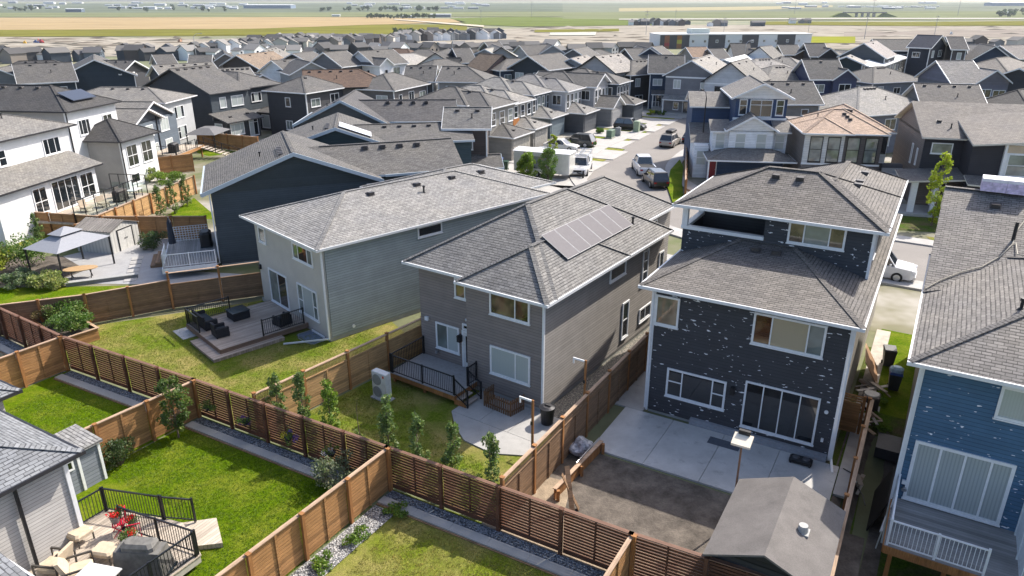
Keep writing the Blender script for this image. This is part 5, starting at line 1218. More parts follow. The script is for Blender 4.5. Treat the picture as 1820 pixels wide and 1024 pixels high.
# ================================================================== white walkout houses at the left edge
FF = Frame((-40.0, 67.4), 172)
def house_f():
    h = house(FF, 'white stucco walkout house at the left edge with a glass railed balcony deck'); wm = panelled('white_stucco', (0.66, 0.67, 0.68)); gm = panelled('grey_stucco', (0.30, 0.29, 0.28))
    walls(h, wm, (-14, .5, 0, -.5, 10, 7.4)); walls(h, wm, (-13, -2.2, 0, -1.6, .498, 4.1), name='lower_wall')
    r = Roof(); r.hip(-14.5, 0, 0, 10.5, 7.5, .36); ze = 4.2
    r.slab([(-13.4, -2.7, ze), (-1.0, -2.7, ze), (-1.0, .55, ze + 1.1), (-13.4, .55, ze + 1.1)])
    ro = r.done(h, shg(RL), plain('black_gutter', (0.03, 0.03, 0.035), .4))
    window(h, 'R', -2.9, .5, 5.35, 2.0, 1.4, (.3, .7), None, GLASS); window(h, 'R', -8.5, .5, 5.4, .8, 1.3, (), ((0, .5),), GLASS)
    window(h, 'R', -2.9, -2.2, 1.6, 1.7, 2.1, (.5,), ((0, .45), (1, .45)), GLASS); window(h, 'R', -5.6, -2.2, 1.3, 3.2, 2.5, (.25, .5, .75), None, GLASS, name='patio_door'); window(h, 'R', -8.6, -2.2, 1.6, 1.5, 2.1, (.5,), ((0, .45), (1, .45)), GLASS)
    window(h, 'R', -12, .5, 5.4, 1.4, 1.3, (.5,), None, GLASS)
    downspout(h, -.42, .42, 7.3, 0, 0, ALU_BLACK, 0)
    roof_vent(ro, -4.6, 3.2, 7.5 + 3.2 * .36, kind='pipe')
    d = FF.empty('balcony_deck', -4.5, -4.2, 0, label='raised timber deck with tall black posts and glass panels at the white walkout house', cat='deck')
    m = M(); m.box(-5.5, -1.9, 1.1, 4.6, 2.0, 1.22); m.build('deck_boards', DECK_PALE, d)
    m = M(); m.box(-5.55, -1.96, .85, 4.65, -1.901, 1.215); m.box(4.601, -1.9, .85, 4.66, 2.0, 1.215); m.build('fascia_board', CEDAR, d)
    for x in (-5, -1.7, 1.6, 4.2): m = M(); m.box(x, -1.8, 0, x + .15, -1.65, 1.1); m.build('deck_post', CEDAR_POST, d)
    def glassrail(p, q, n):
        p = Vector((*p, 1.22)); q = Vector((*q, 1.22)); U = Vector((0, 0, 1)); m = M()
        for i in range(n + 1): o = p + (q - p) * i / n; m.beam(o, o + U * 1.75, .06, .06)
        m.beam(p + U * 1.75, q + U * 1.75, .06, .06); fr = m.build('glass_railing', ALU_BLACK, d)
        g = M(); g.beam(p + U * .55, q + U * .55, .012, .9); gm_, nn, ll, bb = _new('clear_panel'); bb.inputs['Roughness'].default_value = .03; bb.inputs['Transmission Weight'].default_value = 1; bb.inputs['Base Color'].default_value = (.8, .9, .88, 1); bb.inputs['IOR'].default_value = 1.02
        g.build('pane', gm_, fr)
    glassrail((-5.4, -1.85), (2.4, -1.85), 6); glassrail((4.5, -1.7), (4.5, 1.9), 4)
    m = M()
    for i in range(6): m.box(2.6, -2.0 - .3 * (i + 1), 1.0 - .18 * i, 3.9, -2.0 - .3 * i - .001, 1.05 - .18 * i)
    m.build('step', CEDAR_NEW, d)
    # things standing on the deck
    def chairset(x, y, label, cat, c):
        o = FF.empty('patio_' + cat, x, y, 1.22, random.uniform(-.5, .5), label=label, cat=cat)
        m = M(); m.box(-.35, -.35, .25, .35, .35, .42); m.build('seat', c, o); m = M(); m.hexa([(-.35, .3, .42), (.35, .3, .42), (.35, .38, .42), (-.35, .38, .42)], [(-.35, .4, .95), (.35, .4, .95), (.35, .48, .95), (-.35, .48, .95)]); m.build('backrest', c, o)
        for sx in (-.32, .32):
            for sy in (-.32, .32): m = M(); m.beam((sx, sy, 0), (sx, sy, .25), .04); m.build('leg', BLACK, o)
    dk = plain('dark_outdoor_fabric', (0.06, 0.055, 0.05), .8); lt = plain('tan_outdoor_fabric', (0.4, 0.33, 0.25), .8)
    chairset(-6.5, -4.5, 'tan patio chair nearest the left of the raised balcony deck', 'chair', lt); chairset(-5.0, -5.0, 'tan patio chair beside the sliding door of the balcony deck', 'chair', lt); chairset(-1.6, -4.4, 'dark patio chair at the right rail of the balcony deck', 'chair', dk)
    o = FF.empty('barbecue', -2.8, -5.1, 1.22, 0, label='large dark covered barbecue on the raised balcony deck', cat='barbecue'); m = M(); bevb(m, -.7, -.35, 0, .7, .35, 1.05, .12); m.build('cover', dk, o); m = M(); m.box(-.7, -.36, .04, .7, .36, .1); m.build('hem', BLACK, o)
    o = FF.empty('patio_table', -1.4, -5.6, 1.22, 0, label='pale patio table in the corner of the raised balcony deck', cat='table'); m = M(); m.box(-.7, -.4, .68, .7, .4, .73); m.build('tabletop', plain('pale_top', (.5, .5, .5)), o)
    for sx in (-.6, .6):
        for sy in (-.3, .3): m = M(); m.beam((sx, sy, 0), (sx, sy, .68), .05); m.build('leg', BLACK, o)
house_f()
def house_g():
    fr = Frame((-42.8, 71.0), 172); h = house(fr, 'tall white stucco house with dark grey hip roof and one tilted solar panel'); h.scale = (.95, 1, 1.08); wm = panelled('white_stucco', (0.66, 0.67, 0.68)); gm = panelled('grey_stucco', (0.30, 0.29, 0.28))
    walls(h, wm, (.5, .5, 0, 8.3, .75, 7.4), name='rear_wall'); walls(h, gm, (.5, .752, 0, 8.3, 16, 7.4)); walls(h, wm, (2.6, -3.2, 0, 8.5, -3.0, 4.5), name='bay_rear_wall'); walls(h, gm, (2.6, -2.998, 0, 8.5, .498, 4.5), name='bay_wall')
    r = Roof(); r.hip(0, 0, 8.8, 16.5, 7.5, .42); r.hip(2.1, -3.7, 9.0, 2.8, 4.6, .5)
    ro = r.done(h, shg(RD), plain('black_gutter', (0.03, 0.03, 0.035), .4))
    window(h, 'R', 2.8, .5, 5.1, 1.7, 1.4, (.3, .7)); window(h, 'R', 6.6, .5, 5.1, 1.5, 1.4, (.5,))
    window(h, 'R', 4.2, -3.2, 2.0, 1.8, 2.0, (.5,), ((0, .5), (1, .5))); window(h, 'R', 6.8, -3.2, 2.0, 1.8, 2.0, (.5,), ((0, .5), (1, .5))); window(h, 'R', 4.0, -3.2, .4, 1.5, .9, (.5,)); window(h, 'R', 6.9, -3.2, .4, 1.6, .9, (.5,))
    for i in range(5): roof_vent(ro, 3.9, 5.5 + i * 1.9, 7.5 + 3.9 * .42, .42, -math.pi / 2)
    m = M(); k = .42; a = Vector((2.6, .95, 7.5 + .95 * k + .25)); m.hexa([a, a + Vector((3.6, 0, 0)), a + Vector((3.6, 1.6, 1.6 * k)), a + Vector((0, 1.6, 1.6 * k))], [q + Vector((0, 0, .06)) for q in (a, a + Vector((3.6, 0, 0)), a + Vector((3.6, 1.6, 1.6 * k)), a + Vector((0, 1.6, 1.6 * k)))]); m.build('solar_panel', plain('dark_panel', (0.05, 0.06, 0.085), .3), ro)
    downspout(h, .42, .42, 7.3, 0, 0, ALU_BLACK, 0); downspout(h, 2.5, -3.28, 4.4, 0, 0, ALU_BLACK, 0)
house_g()
def house_hi():
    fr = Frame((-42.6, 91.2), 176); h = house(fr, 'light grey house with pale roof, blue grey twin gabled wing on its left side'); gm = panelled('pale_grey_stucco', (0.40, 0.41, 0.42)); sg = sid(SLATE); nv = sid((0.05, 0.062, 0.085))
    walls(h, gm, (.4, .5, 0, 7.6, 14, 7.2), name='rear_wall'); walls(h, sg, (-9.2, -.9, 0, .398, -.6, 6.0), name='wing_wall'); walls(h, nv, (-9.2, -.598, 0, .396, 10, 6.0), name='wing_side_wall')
    r = Roof(); r.hip(0, 0, 8.2, 14.5, 7.3, .4); r.gable(-9.6, -1.4, -3.0, 8, 5.9, .5, 'y', wall=(.5, .4)); r.gable(-8.6, -1.1, -.3, 9, 6.1, .5, 'y', wall=(.3, .4)); 
    ro = r.done(h, shg(RL), plain('white_rake', (.72, .7, .72), .4, var=.04), nv)
    window(h, 'R', 3.9, .5, 4.6, 2.4, 1.7, (.28, .72), None, None, panes=(GLASS, BLIND_FINE, GLASS)); window(h, 'R', 4.0, .5, 1.6, 2.3, 1.8, (.28, .72), ((0, .6),), None, panes=(GLASS, BLIND_FINE, GLASS))
    window(h, 'R', -6.0, -.9, 3.9, 1.5, 1.4, (.5,), None, BLIND_FINE); window(h, 'R', -2.6, -.9, 4.0, 1.9, 1.7, (.33, .66), None, BLIND_FINE); window(h, 'R', -6.2, -.9, 1.0, 3.0, 1.8, (.25, .5, .75), None, BLIND_FINE, name='patio_door'); window(h, 'R', -2.2, -.9, 1.1, 1.6, 1.7, (.5,), None, BLIND_FINE)
    downspout(h, -4.3, -.98, 6.2, 0, 0, ALU_BLACK, 0)
    m = M(); m.box(7.6, 1.0, 4.0, 8.3, 3.0, 6.2); m.build('chimney_bay', gm, h)
    for y in (4.5, 6.5, 8.5): roof_vent(ro, 3.6, y, 7.3 + 3.6 * .4, .4, -math.pi / 2)
    # deck with stairs
    d = fr.empty('stair_deck', -4.2, -2.9, 0, label='raised deck with black railings and a long pale staircase beside the twin gabled wing', cat='deck')
    m = M(); m.box(-3.2, -1.6, 1.35, 3.4, 1.9, 1.45); m.build('deck_boards', DECK_PALE, d); m = M(); m.box(-3.25, -1.66, 1.1, 3.45, -1.601, 1.44); m.build('fascia_board', CEDAR, d)
    railing(d, (-3.1, -1.5), (1.6, -1.5), 1.45, 1.0, ALU_BLACK, .5); railing(d, (-3.1, -1.4), (-3.1, 1.8), 1.45, 1.0, ALU_BLACK, .5)
    m = M()
    for i in range(9): m.box(1.9, -1.75 - .5 * (i + 1), 1.3 - .15 * i, 3.4, -1.75 - .5 * i - .05, 1.35 - .15 * i)
    m.build('step', DECK_PALE, d); railing(d, (1.75, -1.6), (1.75, -6.0), 1.4, .95, ALU_BLACK, .6, z2=.1); railing(d, (3.5, -1.6), (3.5, -6.0), 1.4, .95, ALU_BLACK, .6, z2=.1)
    for x in (-3, 0, 2.9): m = M(); m.box(x, -1.5, 0, x + .15, -1.35, 1.35); m.build('deck_post', CEDAR_POST, d)
    o = fr.empty('barbecue', -5.6, -3.2, 1.45, 0, label='black covered barbecue on the staircase deck', cat='barbecue'); m = M(); bevb(m, -.7, -.4, 0, .7, .4, 1.1, .15); m.build('cover', BLACK, o); m = M(); m.box(-.72, -.42, 0, .72, .42, .08); m.build('hem', NAVY, o)
    # gazebo roof and garden furniture further right
    g = fr.empty('low_gazebo', 4.6, -2.6, 0, 0, label='dark canopy with pale flat roof behind the pale staircase', cat='gazebo'); m = M(); m.hexa([(-2.4, -2, 2.1), (2.4, -2, 2.1), (2.4, 2, 2.1), (-2.4, 2, 2.1)], [(-.9, -.7, 2.75), (.9, -.7, 2.75), (.9, .7, 2.75), (-.9, .7, 2.75)]); m.build('canopy', plain('grey_canopy', (.13, .13, .135), .8), g)
    for sx in (-2.2, 2.2):
        for sy in (-1.8, 1.8): m = M(); m.beam((sx, sy, 0), (sx, sy, 2.12), .1); m.build('post', ALU_BLACK, g)
house_hi(); [setattr(o, 'scale', (1, 1, .87)) for o in bpy.data.objects if o.get('label', '').startswith('light grey house with pale roof, blue')]
def house_j():
    fr = Frame((-40.9, 100.9), 153); h = house(fr, 'long charcoal house with two stepped rear roofs and lean-to rooms, left of the brown roof'); dk = sid(CHAR); nv = sid((0.045, 0.06, 0.075)); st = panelled('mid_grey_stucco', (.27, .27, .275))
    walls(h, nv, (.4, .4, 3.1, 7.2, .6, 6.2), (7.202, 1.4, 3.1, 14.6, 1.6, 6.2), name='rear_wall'); walls(h, st, (.4, .42, 0, 7.2, .6, 3.1), (7.202, 1.42, 0, 14.6, 1.6, 3.1), name='lower_wall'); walls(h, dk, (.4, .602, 0, 7.2, 14, 6.2), (7.202, 1.602, 0, 14.6, 14, 6.2))
    walls(h, dk, (.0, -2.6, 0, 5.8, .4, 2.7), (9.8, -1.6, 0, 14.0, 1.4, 2.6), name='lean_to_wall')
    r = Roof(); r.slab([(0, 0, 6.3), (7.4, 0, 6.3), (7.4, 7.2, 9.3), (0, 7.2, 9.3)]); r.slab([(7.4, 14.4, 6.3), (0, 14.4, 6.3), (0, 7.2, 9.3), (7.4, 7.2, 9.3)]); r.hip(6.2, 1.0, 15.0, 14.0, 6.31, .42)
    r.w.hexa([(.4, .5, 6.1), (.4, 13.9, 6.1), (.4, 7.2, 9.1)], [(.6, .5, 6.1), (.6, 13.9, 6.1), (.6, 7.2, 9.1)]); r.cap((0, 7.2, 9.32), (7.4, 7.2, 9.32))
    r.slab([(-.4, -3.1, 2.7), (6.2, -3.1, 2.7), (6.2, .38, 3.7), (-.4, .38, 3.7)]); r.hip(9.4, -2.1, 14.4, 2.4, 2.7, .4)
    ro = r.done(h, shg(RG), plain('dark_fascia', (.08, .08, .085), .4), dk)
    window(h, 'R', 2.4, .4, 4.2, 1.1, 1.4, (), None, BLIND_FINE); window(h, 'R', 5.0, .4, 4.2, 2.2, 1.4, (.5,), None, BLIND_FINE); window(h, 'R', 9.6, 1.4, 4.2, 2.0, 1.3, (.3, .7), None, None, panes=(GLASS, BLIND_FINE, GLASS)); window(h, 'R', 13.6, 1.4, 4.2, .9, 1.4)
    window(h, 'R', 1.6, -2.6, .8, 2.4, 1.6, (.28, .72), None, BLIND_FINE); window(h, 'R', 4.6, -2.6, .3, 1.6, 2.3, (.5,), ((0, .8), (1, .8)), None, panes=(BLIND_FINE, GLASS), name='patio_door'); window(h, 'L', -.9, 0, .9, 1.4, 1.5, (), None, BLIND_FINE)
    window(h, 'R', 8.6, 1.4, .3, 1.8, 2.1, (.5,), None, GLASS, name='patio_door'); window(h, 'R', 12.6, -1.6, 1.0, 2.2, 1.2, (.33, .66)); window(h, 'L', .2, 9.8, .4, 1.5, 1.9, (), None, BLIND_FINE)
    for i in range(5): roof_vent(ro, 1 + i * 1.3, 6.7, 9.1, .42, 0)
    for x, y in ((1.5, -1.6), (4.9, -1.3)): roof_vent(ro, x, y, 2.7 + (y + 3.1) * .287, .287, 0)
house_j()
# ------------------------------------------------------------------ houses of the middle distance (ridge ends as image pixels seen from the drone)
def z1(x, y): return x / 7.3125, 50 + y / 7.3125
def z2(x, y): return 230 + x / 7.3125, 50 + y / 7.3125
def z3(x, y): return 460 + x / 7.3125, 50 + y / 7.3125
def z4(x, y): return 690 + x / 7.3125, 60 + y / 7.3125
def z5(x, y): return 920 + x / 7.3125, 60 + y / 7.3125
def z6(x, y): return 1150 + x / 7.3125, 50 + y / 7.3125
def z7(x, y): return 1370 + x / 7.3125, 50 + y / 7.3125
def z8(x, y): return 1580 + x / 7.3125, 50 + y / 7.3125
BK = ALU_BLACK
# left block
mid('navy house with a big front gable behind the tilted solar panel', *z1(1220, 410), 8.6, (0.03, 0.045, 0.06), RG, head=118, L=16, wd=12.5, k=.46, wins=False, vents=0)
h, ro = mid('navy house with broad pale brown roof slope, left of the big front gable', *z1(150, 470), 8.2, (0.03, 0.045, 0.06), RG, to=z1(930, 440), wd=11, k=.5, vents=2)
mid('charcoal house behind, whose pale strip roof shows above the long charcoal house', *z2(290, 480), 8.2, (0.05, 0.052, 0.06), RL, to=z2(1080, 440), wd=9, vents=5)
mid('grey roofed house with twin vents half hidden at the far left edge', *z1(-60, 520), 7.6, MIDGREY, RG, to=z1(110, 490), wd=9, vents=0)
mid('dark grey roofed hip house behind the broad pale slope', *z1(250, 425), 8, MIDGREY, RD, to=z1(700, 415), wd=9, kind='hip')
mid('dark roofed house with a tiny triangular dormer behind the navy gable', *z1(1330, 415), 8, CHAR, RG, to=z1(1750, 420), wd=9, fg=((5, 2.2, .1),), wins=False)
mid('grey roofed house with a white gable trim in front of the building site', *z2(290, 345), 8, MIDGREY, RG, to=z2(560, 335), wd=9, vents=0)
mid('grey roofed house with pale left gable, in the middle of the left block', *z2(770, 350), 8, LGREY, RG, to=z2(1080, 345), wd=10, vents=0)
mid('brown grey front gabled house with a white rake, left of the tan roof', *z2(1240, 330), 8.2, (0.21, 0.19, 0.175), RD, head=112, L=13, wd=10, k=.6, wins=False, vents=0)
mid('house with a broad tan roof and dark left rake', *z2(1380, 350), 8, DBROWN, (0.26, 0.2, 0.15), to=z3(190, 300), wd=11, k=.5, vents=2)
mid('pale grey roofed house with many vents behind the long charcoal roof', *z2(1150, 525), 8, MIDGREY, RL, to=z2(1560, 505), wd=9, vents=6, fg=((5.5, 4, .1),))
mid('grey roofed house with low white walls between tan roof and brown roof', *z3(160, 420), 8, WHITE_S, RG, to=z3(455, 400), wd=10, vents=1)
mid('pale striped roof house at the edge of the far town rows', *z3(60, 290), 7.4, WHITE_S, RL, to=z3(220, 250), wd=8, wins=False)
mid('dark grey roofed house with white triangular front gable above the brown roof', *z3(680, 440), 8.2, LGREY, RG, head=120, L=10, wd=8, k=.5, wins=False, vents=0)
mid('grey roofed house with dark left rake behind the white triangular gable', *z3(430, 330), 8, CHAR, RG, to=z3(700, 300), wd=9, vents=0)
mid('slate house with steep front gable beside the white blue trimmed house', *z3(830, 315), 8.6, (0.12, 0.13, 0.15), RG, to=z3(1140, 290), wd=9.5, k=.55, vents=0)
mid('white farmhouse style house with navy metal awning and tall front gable', *z3(1290, 300), 8.6, WHITE_S, RG, to=z3(1740, 270), wd=9.5, k=.55, trim=None, fg=((1.8, 4.2, 1.6),), vents=1)
mid('white hip roofed house with pale roof, right of the white farmhouse', *z4(150, 262), 7.4, WHITE_S, (0.42, 0.40, 0.37), to=z4(330, 255), wd=11, k=.36, kind='hip', trim=BK, vents=0)
mid('dark hip roofed house with one pale roof face, right of the long charcoal house', *z3(560, 625), 8, CHAR, RG, to=z3(640, 615), wd=8, kind='hip', vents=1)
mid('taupe house with brown hip roof and a row of dark vents', *z3(560, 545), 8.4, (0.13, 0.115, 0.105), RB, to=z3(1290, 530), wd=9.6, k=.46, kind='hip1', trim=BK, vents=5)
mid('grey house with small hip roof between the brown roof and the grey gabled row', *z4(-60, 520), 7.8, (0.16, 0.15, 0.145), RG, to=z4(60, 500), wd=8.5, k=.45, kind='hip', vents=0)
mid('slate grey house with long grey roof and open dark left gable', *z4(225, 415), 8.2, (0.09, 0.10, 0.115), RG, to=z4(640, 415), wd=9, k=.47, kind='gable', vents=3)
mid('pale walled house with hip roof at the right end of the grey roofed row', *z4(700, 420), 8.2, (0.33, 0.32, 0.31), RG, to=z4(1035, 425), wd=9, k=.45, kind='hip1', vents=2)
mid('small grey house peeping between the white hip roof and the navy house', *z4(600, 335), 7.6, MIDGREY, RG, to=z4(760, 325), wd=7, kind='hip', vents=0)
mid('navy house with white windows under a broad grey roof', *z4(830, 185), 8.6, (0.035, 0.06, 0.10), RG, to=z4(1060, 180), wd=11, k=.5, vents=0)
mid('house with yellow brown roof and plum coloured gable side', *z4(1190, 255), 8.4, (0.22, 0.16, 0.155), (0.22, 0.165, 0.12), to=z4(1490, 272), wd=10, k=.55, trim=BK, vents=0)
mid('dark house with steep black gables and a white trimmed porch', *z4(610, 250), 8, WHITE_S, RD, to=z4(790, 190), wd=8, k=.6, fg=((2.5, 3.6, 1),), trim=BK, vents=0)
mid('brown roofed hip house in front of the terraced town rows', *z4(60, 190), 8, DBROWN, RB, to=z4(250, 195), wd=9, kind='hip', vents=0)
mid('teal grey hip roofed house right of the brown hip roof', *z4(400, 200), 8, TEAL_S, RG, to=z4(520, 200), wd=9, kind='hip', vents=0)
mid('house with pale roof and black trimmed triangular gable', *z4(1470, 175), 8.4, LGREY, RL, head=100, L=13, wd=9.5, k=.6, trim=BK, vents=0, endporch=True)
mid('house with a pale side roof left of the black trimmed triangular gable', *z4(1250, 200), 8, LGREY, (0.36, 0.35, 0.32), to=z4(1450, 165), wd=9, vents=0)
mid('grey roofed dark bungalow at the back near the pond', *z4(1250, 110), 7.6, CHAR, RG, to=z4(1450, 105), wd=10, vents=0)
mid('navy house with six white framed windows and a low hip roof', *z4(1540, 325), 7.6, (0.03, 0.05, 0.09), RG, to=z4(1700, 318), wd=8, kind='hip', vents=0, dens=2)
mid('dark navy house with one long mono-pitch grey roof', *z5(130, 285), 8.6, (0.03, 0.04, 0.05), RG, to=z5(545, 245), wd=9.5, k=.5, vents=0)
mid('tan roofed house with plain roof, front gable in white and mauve', *z5(1000, 285), 9.0, (0.42, 0.41, 0.42), (0.33, 0.31, 0.29), to=z5(1340, 250), wd=9, k=.62, trim=BK, vents=3, endporch=True)
mid('house with pale tan roof behind the long mono-pitch roof', *z5(690, 320), 7.8, LGREY, (0.30, 0.28, 0.26), to=z5(890, 275), wd=9, vents=2)
mid('dark hip roofed house with white patio doors at the end of the garage row', *z5(1490, 345), 7.8, CHAR, RG, to=z5(1660, 335), wd=9.5, kind='hip', vents=3)
mid('grey gabled house with wide white trimmed gable near the pond', *z5(460, 150), 8.2, LGREY, RG, head=95, L=12, wd=10, k=.6, vents=0, wins=False)
mid('long grey roofed house with white dormer at the back left of the pond', *z5(20, 150), 8, LGREY, RG, to=z5(400, 140), wd=10, vents=0, fg=((6, 4, .6),))
mid('slate gabled house with two small windows right of the white trimmed gable', *z5(720, 200), 8.2, (0.13, 0.135, 0.15), RG, to=z5(900, 165), wd=9, k=.55, vents=0, endporch=True)
mid('low grey house with pyramid roof right of the slate gable', *z5(1020, 205), 7.4, MIDGREY, RG, to=z5(1080, 203), wd=9, kind='hip', vents=0)
mid('grey roofed house with dark gable left of the blue porch house', *z5(1390, 190), 8.2, CHAR, RG, to=z5(1650, 185), wd=9.5, vents=0)
mid('navy gabled house half hidden behind the blue porch house', *z5(1720, 185), 8.4, (0.03, 0.045, 0.08), RG, head=95, L=11, wd=9, k=.6, vents=0)
mid('small gabled house in front of the school, left end', *z6(60, 240), 8, LGREY, RG, to=z6(190, 225), wd=8.5, k=.6, vents=0)
# right of the street
mid('royal blue house with half timbered porch gables and white trim', *z6(20, 345), 9.0, (0.028, 0.052, 0.10), RG, to=z6(490, 350), wd=9.5, k=.6, fg=((5.2, 3.6, .7),), porch=(1.0, 3.4), gw=(0.3, 0.31, 0.33), vents=1)
mid('grey house with split pitched roof and white porch railing', *z6(580, 420), 9.0, (0.20, 0.20, 0.215), (0.30, 0.285, 0.265), to=z6(830, 340), wd=9.2, k=.55, porch=None, vents=2, endporch=True)
mid('white house with black edged front gable and navy balcony roof', *z6(1085, 445), 9.0, (0.58, 0.59, 0.61), RL, to=z6(1310, 388), wd=8.8, k=.72, trim=BK, vents=2, endporch=True)
mid('house with tan roof and small dormer, third row behind the blue porch house', *z6(500, 245), 8.2, BEIGE, RT, to=z6(770, 242), wd=9, fg=((4.5, 3, .4),), vents=0)
mid('grey roofed beige house right of the tan dormer roof', *z6(790, 265), 8, BEIGE, RG, to=z6(990, 262), wd=9, vents=0)
mid('white house with sharp twin gables in front of the school', *z6(1080, 195), 9, WHITE_S, RG, to=z6(1330, 195), wd=9, k=.65, fg=((4, 4.5, 1),), trim=BK, vents=0)
mid('pale blue house with long white mono-pitch roof edge', *z6(1000, 410), 7.0, (0.25, 0.29, 0.34), WHITE_S, to=z6(1270, 345), wd=6.5, k=.3, vents=0)
mid('white gabled house with thick black rake boards near the school', *z6(1460, 240), 8.8, WHITE_S, RL, to=z6(1620, 225), wd=9, k=.7, trim=BK, vents=0, endporch=True)
mid('hip roofed cream house with many roof vents behind the navy white house', *z6(1420, 395), 7.6, LGREY, (0.30, 0.285, 0.27), to=z6(1590, 390), wd=9, kind='hip', vents=4)
mid('dark hip roofed house beside the navy and white dormer house', *z7(20, 490), 7.6, CHAR, RL, to=z7(170, 485), wd=9.5, kind='hip', trim=BK, vents=3)
mid('dark brown walled house with pale hip roof, second row', *z7(130, 370), 7.6, (0.10, 0.095, 0.10), RL, to=z7(250, 375), wd=9, kind='hip', trim=BK, vents=3)
mid('brown grey house with low dormer gable and grey side roof', *z7(90, 215), 8.4, DBROWN, RG, to=z7(350, 215), wd=9, fg=((4.5, 4, .5),), vents=0)
mid('near black house with sharp front gable and a white right side', *z7(430, 195), 9, (0.03, 0.032, 0.042), RGB, to=z7(700, 195), wd=9, k=.6, fg=((4.2, 5, .8),), vents=0)
mid('small white house with black windows between dark gable and tall grey house', *z7(740, 320), 6.5, WHITE_S, RG, to=z7(870, 300), wd=7, trim=BK, vents=0)
mid('low pale roofed house beside the green verge', *z7(830, 280), 6.5, LGREY, RL, to=z7(1020, 290), wd=8, wins=False, vents=0)
mid('tall grey house with pale steep roof and dark green front', *z7(1210, 195), 10, (0.10, 0.11, 0.12), (0.33, 0.30, 0.29), to=z7(1370, 160), wd=9.5, k=.6, vents=1)
mid('grey house with a long white edged mono-pitch roof', *z7(1130, 455), 6.8, (0.17, 0.18, 0.19), WHITE_S, to=z7(1630, 305), wd=7, k=.25, vents=0)
mid('navy and white house with half timbered dormer and white side wall', *z7(400, 405), 9, (0.03, 0.042, 0.11), RG, to=z7(880, 405), wd=9.4, k=.6, fg=((5.6, 4.4, .8),), gw=(0.05, 0.06, 0.12), vents=1)
mid('tall dark green house with pale roof and twin window', *z7(985, 370), 8.6, (0.045, 0.058, 0.06), (0.33, 0.31, 0.29), head=60, L=6, wd=6.5, k=.4, vents=1)
mid('blue grey bungalow with pyramid roof and wide dark window', *z7(1340, 500), 7.2, (0.16, 0.19, 0.235), RG, to=z7(1460, 495), wd=10.5, k=.42, kind='hip', vents=4)
mid('house with broad pale hip roof carrying rows of small vents', *z7(1150, 765), 7.6, (0.16, 0.17, 0.20), (0.28, 0.27, 0.255), to=z7(1330, 755), wd=12.5, k=.42, kind='hip', vents=4)
mid('grey walled house with plain brown grey roof behind the navy and white dormer house', *z7(-330, 690), 8.2, (0.26, 0.25, 0.235), RG, to=z7(545, 690), wd=9.5, k=.5, vents=4)
mid('large navy house with dark stepped roofs and an orange brick bay', *z8(-220, 140), 9.6, (0.028, 0.038, 0.058), RG, to=z8(330, 145), wd=11, k=.42, vents=0, z0=0)
mid('navy block house with dark solar covered roof behind the orange brick bay', *z8(370, 85), 11, (0.03, 0.035, 0.05), (0.03, 0.04, 0.07), to=z8(700, 95), wd=10, k=.5, vents=0, z0=0)
mid('dark house with grey roof and white upper windows, right of the dark solar roof', *z8(740, 110), 10.6, (0.10, 0.09, 0.09), RGB, to=z8(970, 112), wd=10, k=.5, vents=0, dens=2, z0=0)
mid('slate house with white trim and small triangular dormer', *z8(1000, 205), 9, (0.10, 0.11, 0.14), (0.28, 0.265, 0.25), to=z8(1370, 210), wd=10, k=.6, fg=((4.2, 3.5, .5),), vents=0)
mid('navy house with tall white trimmed front gable at the right', *z8(1395, 235), 9, (0.028, 0.045, 0.085), RG, head=75, L=11, wd=9.5, k=.7, vents=0)
mid('house with plain taupe roof at the far right edge', *z8(1440, 225), 8.6, MIDGREY, (0.23, 0.21, 0.20), to=z8(1800, 215), wd=11, k=.5, vents=0)
mid('grey house with tall side gable and white columned front bay', *z8(610, 420), 9.2, (0.135, 0.145, 0.165), (0.30, 0.285, 0.27), to=z8(1090, 420), wd=11, k=.55, fg=((6.2, 6, .8),), gw=(.16, .16, .2), vents=0)
mid('near black house with brown grey hip roof and small high window', *z8(1400, 385), 9.4, (0.028, 0.034, 0.04), (0.20, 0.185, 0.17), to=z8(1560, 372), wd=9.5, k=.45, kind='hip', trim=BK, vents=0)
mid('dark house cut off by the right edge with white fascia', *z8(1700, 520), 8.6, CHAR, RG, to=z8(1900, 480), wd=9, vents=0)
mid('house whose big brown grey roof carries four white tipped vents', *z8(320, 715), 8.0, (0.12, 0.12, 0.125), (0.19, 0.175, 0.16), to=z8(1170, 735), wd=12, k=.42, vents=4)
mid('dark house with blue reflections at the right edge beyond the yellow green tree', *z8(1680, 800), 7.4, (0.025, 0.035, 0.05), RD, to=z8(1850, 780), wd=7, k=.5, kind='hip', trim=BK, vents=0)

